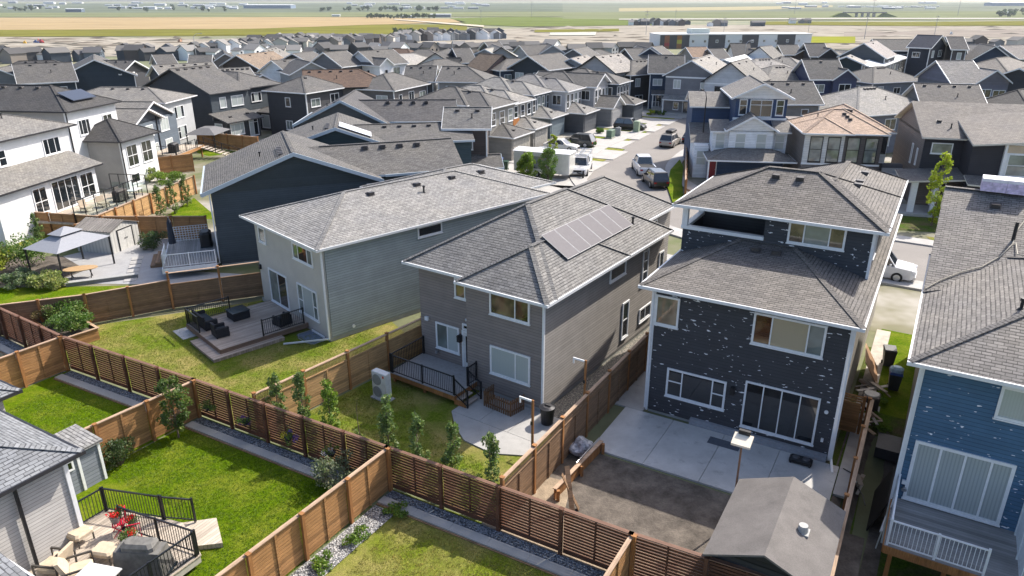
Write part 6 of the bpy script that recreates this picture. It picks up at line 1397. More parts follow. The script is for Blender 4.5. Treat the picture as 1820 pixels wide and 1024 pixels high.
# ================================================================== row of garage-fronted houses along the left side of the street
def street_house(u, v, label, wc, gc, rc, acc=None, bay='plain', wd=6.9, dep=14, head=62.5, gab=False, ze=5.9):
    """(u, v): front left corner of the garage eave; x along the street, front faces -y"""
    p = pixel_to_plane(u, v, 2.9); a = R(head); h = empty('house', (p.x, p.y, 0), a, label, 'house', group='garage fronted houses along the street')
    sg = sid(wc); g = sid(gc)
    walls(h, g, (.3, .4, 0, wd - 1.6, 6.0, 2.8), name='garage_wall'); walls(h, sg, (-.2, 4.0, 0, .298, 5.99, 2.7), (.0, 3.2, 2.81, wd - .9, 6.0, ze - .1), (-.1, 6.002, 0, wd - .3, dep, ze - .1))
    r = Roof()
    if gab: r.gable(0, 0, wd - 1.3, 6, 2.9, .55, 'y', wall=(.4, .3))
    else: r.hip(0, 0, wd - 1.3, 7.0, 2.9, .42)
    if gab: r.gable(-.4, 2.7, wd - .5, dep, ze, .5, 'y', wall=(.5, .4)); 
    else: r.hip(-.4, 2.7, wd - .5, dep + .5, ze, .42)
    r.hip(-.5, 6.0, wd + .1, dep + .6, ze + .15, .45)
    ro = r.done(h, shg(rc), None, sg)
    garage_door(h, 'R', (wd - 1.3) / 2, .4, .02, 4.4 if wd > 6.5 else 3.6, 2.3, plain('garage_door_%d' % int(gc[0] * 999), sc(gc, 1.25), .5))
    if acc:
        m = M(); m.box(.0, 3.12, 2.9, 1.7, 3.199, 3.9) if bay != 'side' else m.box(-.06, 3.4, 3.3, -.001, 5.2, 5.2); m.build('accent_panel', plain('accent_%d' % int(acc[0] * 99), acc, .6), h)
    n = {'plain': 3, 'glass': 4, 'side': 3}[bay]
    for i in range(n): window(h, 'R', .8 + (wd - 2.4) * i / (n - 1), 3.2, 4.0 if acc else 3.4, (wd - 2.2) / n * .8, 1.5 if acc else 2.0, (), ((0, .45),), random.choice([GLASS, GLASS_GREY]))
    window(h, 'L', 4.6, 0.0, 3.9, 1.4, 1.4, (.5,), None, GLASS); window(h, 'L', 9, -.1, 4.0, 1.0, 1.2, (), None, GLASS)
    entry_door(h, 'R', wd - .9, 6.0, .1)
    for i in range(3): roof_vent(ro, wd / 2 - .6, 7.5 + i * 2, ze + .15 + wd / 2 * .45 - .3, .45, -math.pi / 2)
    roof_vent(ro, 2.2, 1.2, 2.9 + 1.2 * .42, .42, 0)
    return h
Rz = lambda x, y: (860 + x / 5.69, 150 + y / 5.69)
street_house(*Rz(300, 545), 'taupe garage house with white trim and one rust red side panel, first in the row', (0.24, 0.23, 0.21), (0.27, 0.255, 0.225), RG, (0.27, 0.07, 0.03), 'side', ze=6.2)
street_house(*Rz(520, 455), 'garage house with orange timber panels, second in the row', (0.22, 0.21, 0.195), (0.25, 0.24, 0.22), (0.27, 0.26, 0.245), (0.36, 0.14, 0.035), 'plain', wd=6.2)
street_house(*Rz(690, 345), 'blue grey garage house with tall narrow teal windows, third in the row', (0.07, 0.095, 0.12), (0.13, 0.16, 0.18), (0.24, 0.235, 0.225), None, 'glass')
street_house(*Rz(1030, 300), 'garage house with white framed glass bay and charcoal garage wall, fourth in the row', (0.5, 0.5, 0.51), (0.08, 0.085, 0.095), (0.23, 0.225, 0.22), None, 'glass')
street_house(*Rz(1310, 245), 'half timbered grey and white garage house with twin gables, fifth in the row', (0.42, 0.42, 0.43), (0.24, 0.24, 0.245), RG, None, 'glass', gab=True)
street_house(*Rz(1530, 205), 'navy garage house with white framed bay, last in the row', (0.045, 0.06, 0.08), (0.075, 0.085, 0.10), RG, None, 'glass', gab=False)

# ================================================================== navy and white house and tan roofed house across the street
def house_k():
    fr = Frame((20.9, 77.3), 82)
    h = house(fr, 'navy and white house with two stacked gables and a red front door'); h.scale = (.88, .88, 1); nv = sid((0.038, 0.068, 0.14)); wh = sid((0.86, 0.87, 0.88))
    # lower white bay, mid navy wall, top gable wing, garage side wing on the left
    walls(h, nv, (.2, 0.5, 0, 9.0, 12, 3.0)); walls(h, wh, (2.2, -.8, 2.9, 7.2, .5, 5.5), name='bay_wall'); walls(h, wh, (.4, .2, 3.0, 2.198, 3, 5.3), (7.202, .2, 3.0, 9.0, 3, 5.3), name='side_wall'); walls(h, nv, (3.0, 2.4, 5.3, 9.0, 12, 8.4), name='upper_wall'); walls(h, nv, (-1.6, 7, 0, 2.99, 14, 7.0), name='wing_wall')
    m = M(); m.box(2.1, -.86, 2.6, 7.3, -.801, 2.95); m.box(2.8, 2.3, 6.2, 9.1, 2.398, 6.42); m.build('trim_board', VINYL, h)
    r = Roof(); r.gable(1.7, -1.3, 7.7, 2.4, 5.5, .5, 'y', wall=(.5, .5)); r.slab([(.0, -.3, 5.3), (2.4, -.3, 5.3), (2.4, 2.4, 6.2), (0, 2.4, 6.2)]); r.slab([(7.4, -.3, 5.3), (9.4, -.3, 5.3), (9.4, 2.4, 6.2), (7.4, 2.4, 6.2)])
    r.gable(2.4, 1.7, 9.6, 12.5, 8.5, .42, 'y', wall=(.7, .6)); r.slab([(-2.0, 6.6, 7.0), (3.0, 6.6, 7.0), (3.0, 10.5, 8.3), (-2, 10.5, 8.3)]); r.slab([(3.0, 14.4, 7.0), (-2.0, 14.4, 7.0), (-2, 10.5, 8.3), (3.0, 10.5, 8.3)])
    r.slab([(-1.9, 2.5, 3.6), (2.4, 2.5, 3.6), (2.4, 7.0, 5.2), (-1.9, 7.0, 5.2)]); r.hip(-.4, -3.6, 9.6, 1.4, 2.8, .35)
    ro = r.done(h, shg((0.20, 0.19, 0.18)), None, wh)
    for x in (3.5, 5.9): window(h, 'R', x, -.8, 3.3, 1.2, 1.9, (), ((0, .5),), BLIND_FINE)
    for x in (1.3, 8.2): window(h, 'R', x, .2, 3.4, 1.1, 1.6, (), ((0, .5),), BLIND_FINE)
    window(h, 'R', 6.0, 2.4, 6.5, 2.6, 1.8, (.5,), ((0, .7), (1, .7)), GLASS); window(h, 'R', 3.9, 2.4, 6.7, .9, 1.6, (), ((0, .6),), GLASS); window(h, 'R', 8.2, 2.4, 6.7, .9, 1.6, (), ((0, .6),), GLASS)
    walls(h, wh, (-1.5, 1.2, 0, .19, 6.9, 3.5), name='porch_wall'); window(h, 'R', -.6, 1.2, 1.4, 1.2, 1.6, (), ((0, .5),), BLIND_FINE)
    entry_door(h, 'R', .7, .5, .1, .9, 2.1, plain('red_door', (0.25, 0.012, 0.02), .4), False)
    m = M(); m.beam((-.2, -3.4, 0), (-.2, -3.4, 2.7), .15); m.build('porch_post', VINYL, h)
    for i in range(2): roof_vent(ro, 6.4, 3.2 + i * 1.2, 9.9 - .3, .42, math.pi / 2)
house_k()
def house_l():
    fr = Frame((28.5, 71.7), 80.7); h = house(fr, 'cream and taupe house with a tan hip roof and four tall black framed windows'); h.scale = (.79, .92, 1); cr = sid((0.76, 0.74, 0.70)); tp = sid((0.19, 0.165, 0.15)); tp2 = sid((0.13, 0.11, 0.10))
    walls(h, tp, (.5, .5, 0, 5.2, .8, 2.9), name='lower_wall'); walls(h, tp2, (5.202, .5, 0, 9.6, .8, 2.9), (5.2, .52, 2.9, 9.6, .8, 5.9), name='dark_wall'); walls(h, cr, (.5, .5, 2.9, 5.199, .8, 5.9), name='cream_wall'); walls(h, cr, (9.602, 2.0, 2.9, 10.8, 2.2, 5.9), name='cream_wall'); walls(h, tp, (.5, .802, 0, 9.6, 13, 5.9), (9.602, 2.202, 0, 10.8, 13, 5.9))
    m = M(); m.box(.4, .44, 2.82, 9.7, .498, 3.0); m.build('trim_board', VINYL, h)
    r = Roof(); r.hip(0, 0, 10.2, 9, 6.0, .4); r.hip(0.1, -.3, 6.0, 6, 6.004, .4); r.hip(3.0, 1.5, 11.4, 13.6, 6.008, .42)
    ro = r.done(h, shg((0.46, 0.34, 0.26)))
    for x in (1.9, 4.0): window(h, 'R', x, .5, 3.1, 1.5, 2.5, (), ((0, .5),), GLASS_GREY, frame_m=ALU_BLACK)
    for x in (6.3, 8.4): window(h, 'R', x, .52, 3.1, 1.5, 2.5, (), ((0, .5),), random.choice([GLASS, GLASS_GREY]), frame_m=ALU_BLACK)
    window(h, 'R', 10.2, 2.0, 3.9, 1.0, 1.6, (), None, GLASS, frame_m=ALU_BLACK)
    for i in range(3): roof_vent(ro, 5.6 + .25 * i, 3.6 - i * .5, 6 + (3.6 - .5 * i) * .4 + .02, .4, 0); roof_vent(ro, 6.2 + .3 * i, 6.0 - .4 * i, 7.6, .42, 0)
    roof_vent(ro, 2.6, 4.2, 6.95, kind='pipe')
    d = fr.empty('side_deck', 9.6, 1.6, 0, label='small side deck with grey furniture beside the tan roofed house', cat='deck')
    m = M(); m.box(-1.6, -1.2, 2.0, 1.4, 1.5, 2.1); m.build('deck_boards', PATIO, d); m = M(); m.box(-1.5, -1.1, 0, 1.3, 1.4, 1.99); m.build('deck_wall', tp2, d); railing(d, (1.35, -1.1), (1.35, 1.4), 2.1, 1.0, plain('timber_rail', (.5, .38, .25)), .3)
    o = fr.empty('covered_sofa', 9.4, 1.9, 2.1, 0, label='grey covered sofa on the small side deck', cat='sofa'); m = M(); bevb(m, -1.1, -.3, 0, .9, .4, .8, .1); m.build('cover', plain('grey_cover', (.12, .12, .13), .8), o); m = M(); m.box(-1.1, -.5, 0, .9, -.301, .4); m.build('seat', plain('pale_seat', (.45, .45, .45), .8), o)
house_l()
def house_m():
    fr = Frame((36.8, 65.2), 74); h = house(fr, 'dark brown modern house with beige framed window tower and an angular grey roof'); br = sid((0.17, 0.14, 0.125)); dk = sid((0.035, 0.033, 0.04)); be = panelled('beige_panel', (0.48, 0.385, 0.275)); st = mineral('stacked_stone', (0.16, 0.14, 0.125), 9, .35, 40)
    walls(h, br, (.4, 1.4, 0, 12, 13, 6.6)); walls(h, dk, (.4, 1.2, 3.4, 3.6, 1.398, 6.5), (3.602, -1.4, 3.2, 14, 1.3, 6.5), name='dark_wall'); walls(h, dk, (3.4, -2.8, .9, 14, -1.0, 3.15), name='garage_wall'); walls(h, st, (3.3, -2.9, 0, 14, -.95, .9), name='stone_wall')
    m = M(); m.box(6.0, -1.7, 3.6, 9.4, -1.41, 6.75); m.build('window_tower', VINYL, h); m = M(); m.box(6.2, -1.74, 5.95, 9.2, -1.701, 6.6); m.build('beige_panel', be, h); m = M(); m.box(5.6, -2.84, 1.6, 9.8, -2.801, 3.0); m.build('beige_panel', be, h)
    window(h, 'R', 7.7, -1.7, 3.95, 2.7, 1.9, (.62,), ((0, .5), (1, .33), (1, .66)), GLASS_GREY); window(h, 'R', 1.9, 1.2, 5.1, 1.7, .95, (), None, GLASS_GREY); window(h, 'L', 5, .4, 3.5, .5, 1.8, (), None, GLASS_GREY); window(h, 'L', 3, .4, 3.7, .4, 1.5, (), None, GLASS_GREY)
    r = Roof(); r.slab([(0, .6, 6.6), (14.5, .6, 6.6), (14.5, 7.2, 9.0), (0, 7.2, 9.0)]); r.slab([(14.5, 13.6, 6.6), (0, 13.6, 6.6), (0, 7.2, 9.0), (14.5, 7.2, 9.0)]); r.w.hexa([(.4, 1.3, 6.4), (.4, 13, 6.4), (.4, 7.2, 8.8)], [(.6, 1.3, 6.4), (.6, 13, 6.4), (.6, 7.2, 8.8)])
    r.slab([(3.4, -2.0, 6.55), (14.6, -2.0, 7.6), (14.6, 5.0, 9.1), (3.4, 5.0, 8.05)])
    r.slab([(-1.6, -2.2, 3.1), (3.5, -2.2, 3.54), (3.5, 1.2, 3.94), (-1.6, 1.2, 3.5)]); r.slab([(3.3, -3.3, 3.4), (14.6, -3.3, 3.0), (14.6, -1.71, 3.5), (3.3, -1.71, 3.9)])
    ro = r.done(h, shg((0.18, 0.165, 0.153)), plain('cream_fascia', (.55, .52, .47), .5, var=.05), br)
    m = M(); m.box(-.6, -1.8, 0, -.1, -1.4, 3.0); m.build('porch_column', VINYL, h); m = M(); m.box(1.2, -1.9, 0, 1.7, -1.5, 3.0); m.build('porch_column', VINYL, h); m = M(); m.box(-1.6, -2.4, 0, 3.2, 1.19, .25); m.build('porch', CONCRETE, h)
    entry_door(h, 'R', 2.4, 1.4, .26); roof_vent(ro, 1.8, 3.5, 7.65, .36, 0); roof_vent(ro, 2.6, 2.4, 7.25, kind='pipe')
house_m()
# ------------------------------------------------------------------ streets, pavements, driveways
def ribbon(name, pts, w0, w1, z, mat, th=.05, n=8):
    """strip between offsets w0 and w1 (to the right of the line) along a smoothed line"""
    P = [Vector((p[0], p[1], 0)) for p in pts]; Q = []
    for i in range(len(P) - 1):
        a = P[max(0, i - 1)]; b = P[i]; c = P[i + 1]; d = P[min(len(P) - 1, i + 2)]
        for k in range(n):
            t = k / n; Q.append(.5 * ((2 * b) + (c - a) * t + (2 * a - 5 * b + 4 * c - d) * t * t + (3 * b - a - 3 * c + d) * t ** 3))
    Q.append(P[-1]); m = M(); L = []
    for i, q in enumerate(Q):
        d = (Q[min(i + 1, len(Q) - 1)] - Q[max(i - 1, 0)]).normalized(); nn = Vector((d.y, -d.x, 0)); L.append((q + nn * w0, q + nn * w1))
    for (a, b), (c, d) in zip(L, L[1:]):
        U = Vector((0, 0, z)); B = Vector((0, 0, z - th))
        m.poly([a + U, b + U, d + U, c + U]); m.poly([a + B, a + U, c + U, c + B]); m.poly([b + U, b + B, d + B, d + U])
    o = m.build(name, mat); o['kind'] = 'structure'; return o
ROAD = [(75, 26), (58, 35), (44, 42.5), (31, 50), (22, 56.5), (15.8, 65), (13, 74), (13.0, 83), (16.5, 93), (22.5, 104), (28, 115), (32.5, 127), (36, 140)]
ribbon('road', ROAD, -4.6, 4.6, .03, ASPHALT, .02)
ribbon('pavement', ROAD[:-2], -6.3, -4.6, .15, CONCRETE, .15); ribbon('pavement', ROAD[1:-1], 4.6, 6.2, .15, CONCRETE, .15)
ribbon('road', [(-10, 150), (10, 144), (24, 139.5), (36, 135), (52, 128), (75, 120)], -4.6, 4.6, .026, ASPHALT, .02)
ribbon('road', [(79, 140), (88, 165), (96, 190), (105, 215)], -4, 4, .05, CONCRETE, .02)
# driveways and small front lawns of the garage row
for k in range(7):
    c = Vector((1.2, 86.5, 0)) + Vector((math.cos(R(62.5)), math.sin(R(62.5)), 0)) * (7.3 * k)
    t = Vector((math.cos(R(62.5)), math.sin(R(62.5)), 0)); n = Vector((t.y, -t.x, 0)); Ld = 11 - .2 * k if k < 2 else 9.2
    a = c - t * 1.2 - n * 1.5
    sheet('driveway', [tuple((a)[:2]), tuple((a + t * 5.6)[:2]), tuple((a + t * 5.6 + n * Ld)[:2]), tuple((a + n * Ld)[:2])], .12, CONCRETE, th=.1)
    b = a + t * 5.65 + n * 1.5
    sheet('front_lawn', [tuple(b[:2]), tuple((b + t * 1.5)[:2]), tuple((b + t * 1.5 + n * (Ld - 2.5))[:2]), tuple((b + n * (Ld - 2.5))[:2])], .08, TIRED, th=.06)
for a, b, c, d in [((-2.5, 81), (3, 92), (10, 84), (6.5, 72)), ((-5, 68), (-1, 76), (8, 74), (9, 62)), ((-1, 55), (5, 63), (12, 62), (13.5, 58))]: sheet('driveway', [a, b, c, d], .05, CONCRETE, th=.04)
sheet('driveway', [tuple(FC.W(-6, 18.2)[:2]), tuple(FC.W(-0.6, 18.2)[:2]), tuple(FC.W(-.6, 24.5)[:2]), tuple(FC.W(-6, 24.5)[:2])], .1, CONCRETE, th=.08)
sheet('driveway', [tuple(FB.W(-7.5, 18.8)[:2]), tuple(FB.W(-2.4, 18.8)[:2]), tuple(FB.W(-2.4, 25)[:2]), tuple(FB.W(-7.5, 25)[:2])], .1, CONCRETE, th=.08)
def hedge_bed():
    o = sheet('hedge_lawn', [tuple(SG(*p)[:2]) for p in ((1196, 365), (1186, 335), (1191, 305), (1208, 286), (1214, 300), (1212, 330), (1216, 362))], .2, LUSH, th=.18)
hedge_bed()
sheet('front_lawn', [tuple(SG(*p)[:2]) for p in ((1216, 285), (1240, 285), (1238, 300), (1216, 300))], .05, LUSH)
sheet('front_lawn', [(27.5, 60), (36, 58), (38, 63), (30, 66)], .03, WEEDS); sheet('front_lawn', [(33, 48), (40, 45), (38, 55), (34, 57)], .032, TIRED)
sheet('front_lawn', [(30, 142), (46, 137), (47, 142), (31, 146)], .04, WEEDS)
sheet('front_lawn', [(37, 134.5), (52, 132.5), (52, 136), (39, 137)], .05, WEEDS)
# mid-distance ground between houses
def street_ground(): 
    m, n, l, b = _new('yards_between_houses'); p = wpos(n)
    a = ramp(n, l, noise(n, l, p, .11, 4, .6), [(.38, (0.10, 0.12, 0.04)), (.5, (0.17, 0.16, 0.1)), (.62, (0.33, 0.31, 0.27))]); l.new(a, b.inputs['Base Color']); b.inputs['Roughness'].default_value = .95; return m
polar_sheet('yards', street_ground(), [44, 60, 80, 100, 120, 140, 160, 180, 200, 220, 250, 280], R(45), R(138), 60, .012, ground)
# fences of the middle distance
fence('cedar fence running up the slope beside the green yard with young trees', tuple(SG(140, 440)[:2]), tuple(SG(348, 345)[:2]), 1.8, 'solid', boards=CEDAR_NEW, group=GF)
fence('long brown cedar fence below the glass railed balcony deck', tuple(SG(5, 412)[:2]), tuple(SG(188, 425)[:2]), 1.9, 'solid', group=GF)
fence('cedar fence behind the pale metal shed and the shrub', tuple(SG(190, 425)[:2]), tuple(SG(372, 425)[:2]), 1.9, 'solid', group=GF)
fence('orange brown fence in front of the light grey house and charcoal lean-to', tuple(SG(355, 262)[:2]), tuple(SG(462, 272)[:2]), 2.0, 'solid', group=GF)
fence('brown fence below the long pale staircase', tuple(SG(232, 318)[:2]), tuple(SG(345, 305)[:2]), 2.0, 'solid', group=GF)
fence('brown fence beside the yellow green tree at the right edge', tuple(pixel_to_ground(*z8(1180, 1000))[:2]), tuple(pixel_to_ground(*z8(1400, 1000))[:2]), 2.0, 'solid', group=GF)
fence('cedar fence between the navy white house and the tan roofed house', (30.5, 64.0), (29.2, 68.0), 1.9, 'solid', group=GF)
fence('cedar fence on the curved hedge lawn beside the black street lamp', tuple(SG(1216, 352)[:2]), tuple(SG(1217, 285)[:2]), 1.8, 'solid', group=GF)
sheet('lawn', [tuple(SG(*p)[:2]) for p in ((290, 388), (345, 352), (378, 380), (378, 390))], .02, LUSH)
sheet('lawn', [tuple(SG(*p)[:2]) for p in ((350, 262), (430, 270), (372, 278), (350, 272))], .02, LUSH)
sheet('lawn', [tuple(SG(*p)[:2]) for p in ((0, 400), (0, 450), (75, 432), (180, 432), (100, 412))], .02, DRYLAWN)
sheet('garden_bed', [tuple(SG(*p)[:2]) for p in ((160, 392), (235, 372), (232, 402), (180, 410))], .024, WEEDS)
# ------------------------------------------------------------------ yard of the slate blue gabled house: gazebo, metal shed, deck
def gazebo():
    c = Vector((-31.4, 48.9, 0)); o = empty('gazebo', c, R(70), 'grey two tier canopy gazebo on slim posts above the paved corner', 'gazebo')
    can = plain('grey_canopy_cloth', (0.27, 0.28, 0.31), .85, var=.06)
    m = M(); h = [(-2.2, -1.6), (2.2, -1.6), (2.2, 1.6), (-2.2, 1.6)]; t = [(-.75, -.5), (.75, -.5), (.75, .5), (-.75, .5)]
    m.hexa([(*p, 2.15) for p in h], [(*p, 2.8) for p in t]); m.build('canopy', can, o)
    m = M(); m.hexa([(p[0] * 1.25, p[1] * 1.25, 2.92) for p in t], [(p[0] * .12, p[1] * .12, 3.3) for p in t]); m.build('top_canopy', can, o)
    for x, y in h: 
        m = M(); m.beam((x * .95, y * .95, 0), (x * .95, y * .95, 2.16), .09); m.build('post', ALU_BLACK, o)
    m = M()
    for x, y in t: m.beam((x, y, 2.78), (x, y, 2.94), .05)
    m.build('vent_frame', ALU_BLACK, o)
gazebo()
o = empty('garden_table', (-30.0, 47.4, 0), R(20), 'tan oval table under the edge of the gazebo', 'table')
m = M(); m.prism([(1.1 * math.cos(a), .6 * math.sin(a)) for a in [k * math.pi / 8 for k in range(16)]], .7, .75); m.build('tabletop', plain('tan_tabletop', (.42, .28, .15), .5), o)
for s in (-.6, .6): m = M(); m.beam((s, -.3, 0), (s, .3, .7), .05); m.beam((s, .3, 0), (s, -.3, .7), .05); m.build('leg', BLACK, o)
o = empty('bench', (-28.2, 46.7, 0), R(24), 'long low grey timber bench edge beside the gazebo paving', 'bench'); m = M(); m.box(-2.2, -.18, .0, 2.2, .18, .25); m.build('plinth', plain('grey_timber', (.2, .2, .19), .8), o); m = M(); m.box(-2.25, -.22, .251, 2.25, .22, .3); m.build('seat', plain('grey_timber_top', (.33, .33, .32), .8), o)
def metal_shed():
    a = Vector((-30.4, 52.5, 0)); o = empty('metal_shed', a, R(77), 'pale ribbed metal shed with dark framed double doors', 'shed'); cr = blinds('ribbed_cream_metal', (0.55, 0.54, 0.51), .3, .8); cr.node_tree.nodes['Principled BSDF'].inputs['Coat Weight'].default_value = 0
    m = M(); m.box(0, 0, 0, 3.0, 3.2, 1.75); m.hexa([(0, 0.001, 1.75), (3.0, 0.001, 1.75), (1.5, 0.001, 2.25)], [(0, .1, 1.75), (3.0, .1, 1.75), (1.5, .1, 2.25)]); m.build('wall', cr, o)
    r = M()
    for s in (0, 1):
        x0, x1 = (-.1, 1.5) if s == 0 else (3.1, 1.5)
        r.hexa([(x0, -.12, 1.72), (x1, -.12, 2.27), (x1, 3.3, 2.27), (x0, 3.3, 1.72)], [(x0, -.12, 1.77), (x1, -.12, 2.32), (x1, 3.3, 2.32), (x0, 3.3, 1.77)])
    for i in range(14): yy = -.1 + i * .25; r.beam((-.1, yy, 1.79), (1.5, yy, 2.34), .07, .05)
    r.build('roof', wood('streaked_metal_roof', (.27, .25, .23), .25, 0, .6), o)
    m = M()
    for x in (.72, 2.28): m.box(x - .04, -.05, 0, x + .04, -.001, 1.7)
    m.box(.76, -.05, 1.64, 2.24, -.001, 1.7); m.build('door_frame', BLACK, o); m = M(); m.box(.77, -.03, .02, 1.49, -.001, 1.63); m.build('door', plain('cream_door', (.56, .55, .52)), o); m = M(); m.box(1.51, -.03, .02, 2.23, -.001, 1.63); m.build('door', plain('cream_door', (.56, .55, .52)), o)
    m = M(); m.box(1.36, -.07, .85, 1.42, -.03, .95); m.box(1.58, -.07, .85, 1.64, -.03, .95); m.build('handle', BLACK, o)
metal_shed()
dg = leaf('juniper_leaf', (0.06, 0.10, 0.04)); yg = leaf('yellow_green_leaf', (0.24, 0.27, 0.03)); mg = leaf('mid_green_leaf', (0.09, 0.16, 0.035)); pg = leaf('pale_leaf', (0.26, 0.30, 0.11))
shrub(-28.0, 54.0, 1.0, 1.5, 'rounded green shrub between the metal shed and the white railed deck', rt, dg, 22, 90, .07)
for (x, y, r, hh, mt, lb) in [(-31.3, 45.6, 1.15, 1.25, pg, 'pale variegated round bush at the paving edge, nearest the gazebo front'), (-33.3, 45.8, 1.1, 1.2, leaf('blue_green_leaf', (0.13, 0.18, 0.10)), 'blue green round bush left of the pale variegated bush'), (-35.6, 44.6, .9, 1.1, mg, 'dark green low bush in the flower bed front row'),
        (-36.3, 47.0, 1.6, 2.2, yg, 'large yellow green bush at the left of the gazebo'), (-35.2, 49.4, 1.7, 2.6, mg, 'tall green bush directly behind the gazebo posts'), (-38.0, 49.6, 1.5, 2.4, leaf('reddish_leaf', (0.13, 0.10, 0.05)), 'reddish brown bush at the back of the flower bed'), (-38.8, 46.2, 1.3, 1.7, yg, 'yellow flowering bush at the left edge of the flower bed')]:
    shrub(x, y, r, hh, lb, rt, mt, 22, 110, .085, 'bushes around the gazebo')
columnar_tree(-36.2, 53.0, 3.3, 'slim young tree behind the flower bed near the long brown fence', rt, lm[0], .5, 'young yard trees'); columnar_tree(-39.5, 52.5, 2.8, 'slim young tree at the left end of the flower bed', rt, lm[0], .5, 'young yard trees')
for i, (px, py, hh, lb) in enumerate([(288, 396, 3.6, 'slim young tree on the slope fence, nearest the metal shed'), (310, 380, 3.4, 'slim young tree in the middle of the slope fence'), (333, 366, 3.2, 'slim young tree at the upper end of the slope fence')]):
    p = SG(px, py); columnar_tree(p.x, p.y, hh, lb, rt, lm[0], .45, 'young yard trees')
for (px, py, r_, hh, mt, lb) in [(190, 402, 1.2, 1.0, mg, 'leafy garden bush below the balcony stairs'), (222, 390, 1.3, 1.1, leaf('bed_leaf', (0.12, 0.19, 0.03)), 'bright leafy plants under the balcony deck'), (262, 322, 1.5, 1.5, pg, 'pale wild plants below the staircase deck'), (300, 324, 1.6, 1.2, leaf('bed_leaf', (0.12, 0.19, 0.03)), 'bright green wild plants beside the staircase foot')]:
    p = SG(px, py); shrub(p.x, p.y, r_, hh, lb, rt, mt, 20, 90, .1, 'garden plants under the decks')
def deck_e():
    d = FE.empty('white_deck', -1.5, -1.9, 0, label='low deck with white pickets and lattice behind the slate blue house', cat='deck')
    m = M(); m.box(-3.1, -1.75, .75, 3.2, 1.75, .82); m.build('deck_boards', DECK_GREY, d); m = M(); m.box(-3.15, -1.81, .45, 3.25, -1.751, .815); m.box(3.201, -1.75, .45, 3.26, 1.75, .815); m.build('fascia_board', ALU_WHITE, d)
    railing(d, (3.1, -1.7), (3.1, 1.7), .82, .95, ALU_WHITE, .17); railing(d, (.5, -1.7), (3.1, -1.7), .82, .95, ALU_WHITE, .17)
    m = M()
    for i in range(15): m.box(-3.04, -1.7 + i * .2, .85, -3.0, -1.66 + i * .2, 2.0)
    for i in range(7): m.box(-2.999, -1.7, .9 + i * .18, -2.98, 1.14, .94 + i * .18)
    m.build('lattice_screen', ALU_WHITE, d)
    for i in range(3): m = M(); m.box(-2.5, -1.82 - .35 * (i + 1), .0, .3, -1.821 - .35 * i, .6 - .2 * i); m.build('step', GREYWOOD, d)
    o = FE.empty('closed_parasol', -2.6, -3.2, .82, 0, label='closed dark parasol standing on the white railed deck', cat='parasol'); m = M(); m.cyl((0, 0, 0), (0, 0, 2.5), .03, .03); m.build('pole', STEEL, o); m = M(); m.cyl((0, 0, .5), (0, 0, 2.1), .26, .16, 10); m.cyl((0, 0, 2.1), (0, 0, 2.45), .16, .04, 10); m.build('canopy', plain('dark_parasol', (.03, .035, .05), .9), o)
    o = FE.empty('barbecue', -2.9, -.9, .82, 0, label='black covered barbecue on the white railed deck by the wall', cat='barbecue'); m = M(); bevb(m, -.7, -.4, 0, .7, .4, 1.15, .15); m.build('cover', BLACK, o); m = M(); m.box(-.72, -.42, 0, .72, .42, .08); m.build('hem', NAVY, o)
deck_e()
# stepping slabs beside the white deck
GS = 'square stepping slabs in the grey paving'
for i in range(6):
    p = FE.W(.9 - i * .95, -5.9); o = empty('stepping_slab', (p.x, p.y, .028), FE.rz, 'square pale stepping slab in the shaded grey paving beside the white deck', 'slab', GS); m = M(); m.box(-.38, -.38, 0, .38, .38, .04); m.build('slab', CONCRETE, o)
# raised bush planter at the fence corner
def bush_planter():
    o = empty('raised_planter', (-25.9, 38.2, 0), R(52), 'raised timber planter filled with leafy bushes at the slatted fence corner', 'planter')
    m = M()
    m.box(-.9, -2.3, 0, .9, -2.25, .72); m.box(.85, -2.249, 0, .9, 2.2, .72); m.box(-.9, -2.249, 0, -.85, 2.2, .72); m.build('board', CEDAR, o)
    m = M(); m.box(-.98, -2.36, .721, .98, -2.2, .76); m.box(.82, -2.199, .721, .98, 2.2, .76); m.build('cap_board', CAP, o); m = M(); m.box(-.84, -2.24, 0, .84, 2.2, .6); m.build('soil', SOIL, o)
bush_planter()
for (x, y, r_, hh, mt, lb) in [(-25.0, 37.5, 1.05, 1.2, mg, 'bushy green plant at the front of the raised planter'), (-25.9, 38.6, 1.1, 1.3, mg, 'bushy green plant in the middle of the raised planter'), (-27.2, 39.0, 1.0, 1.2, leaf('pink_tip_leaf', (0.17, 0.15, 0.08)), 'reddish tipped plant at the back of the raised planter')]:
    shrub(x, y, r_, hh, lb, rt, mt, 24, 110, .065, 'plants in the raised planter', z=.6)
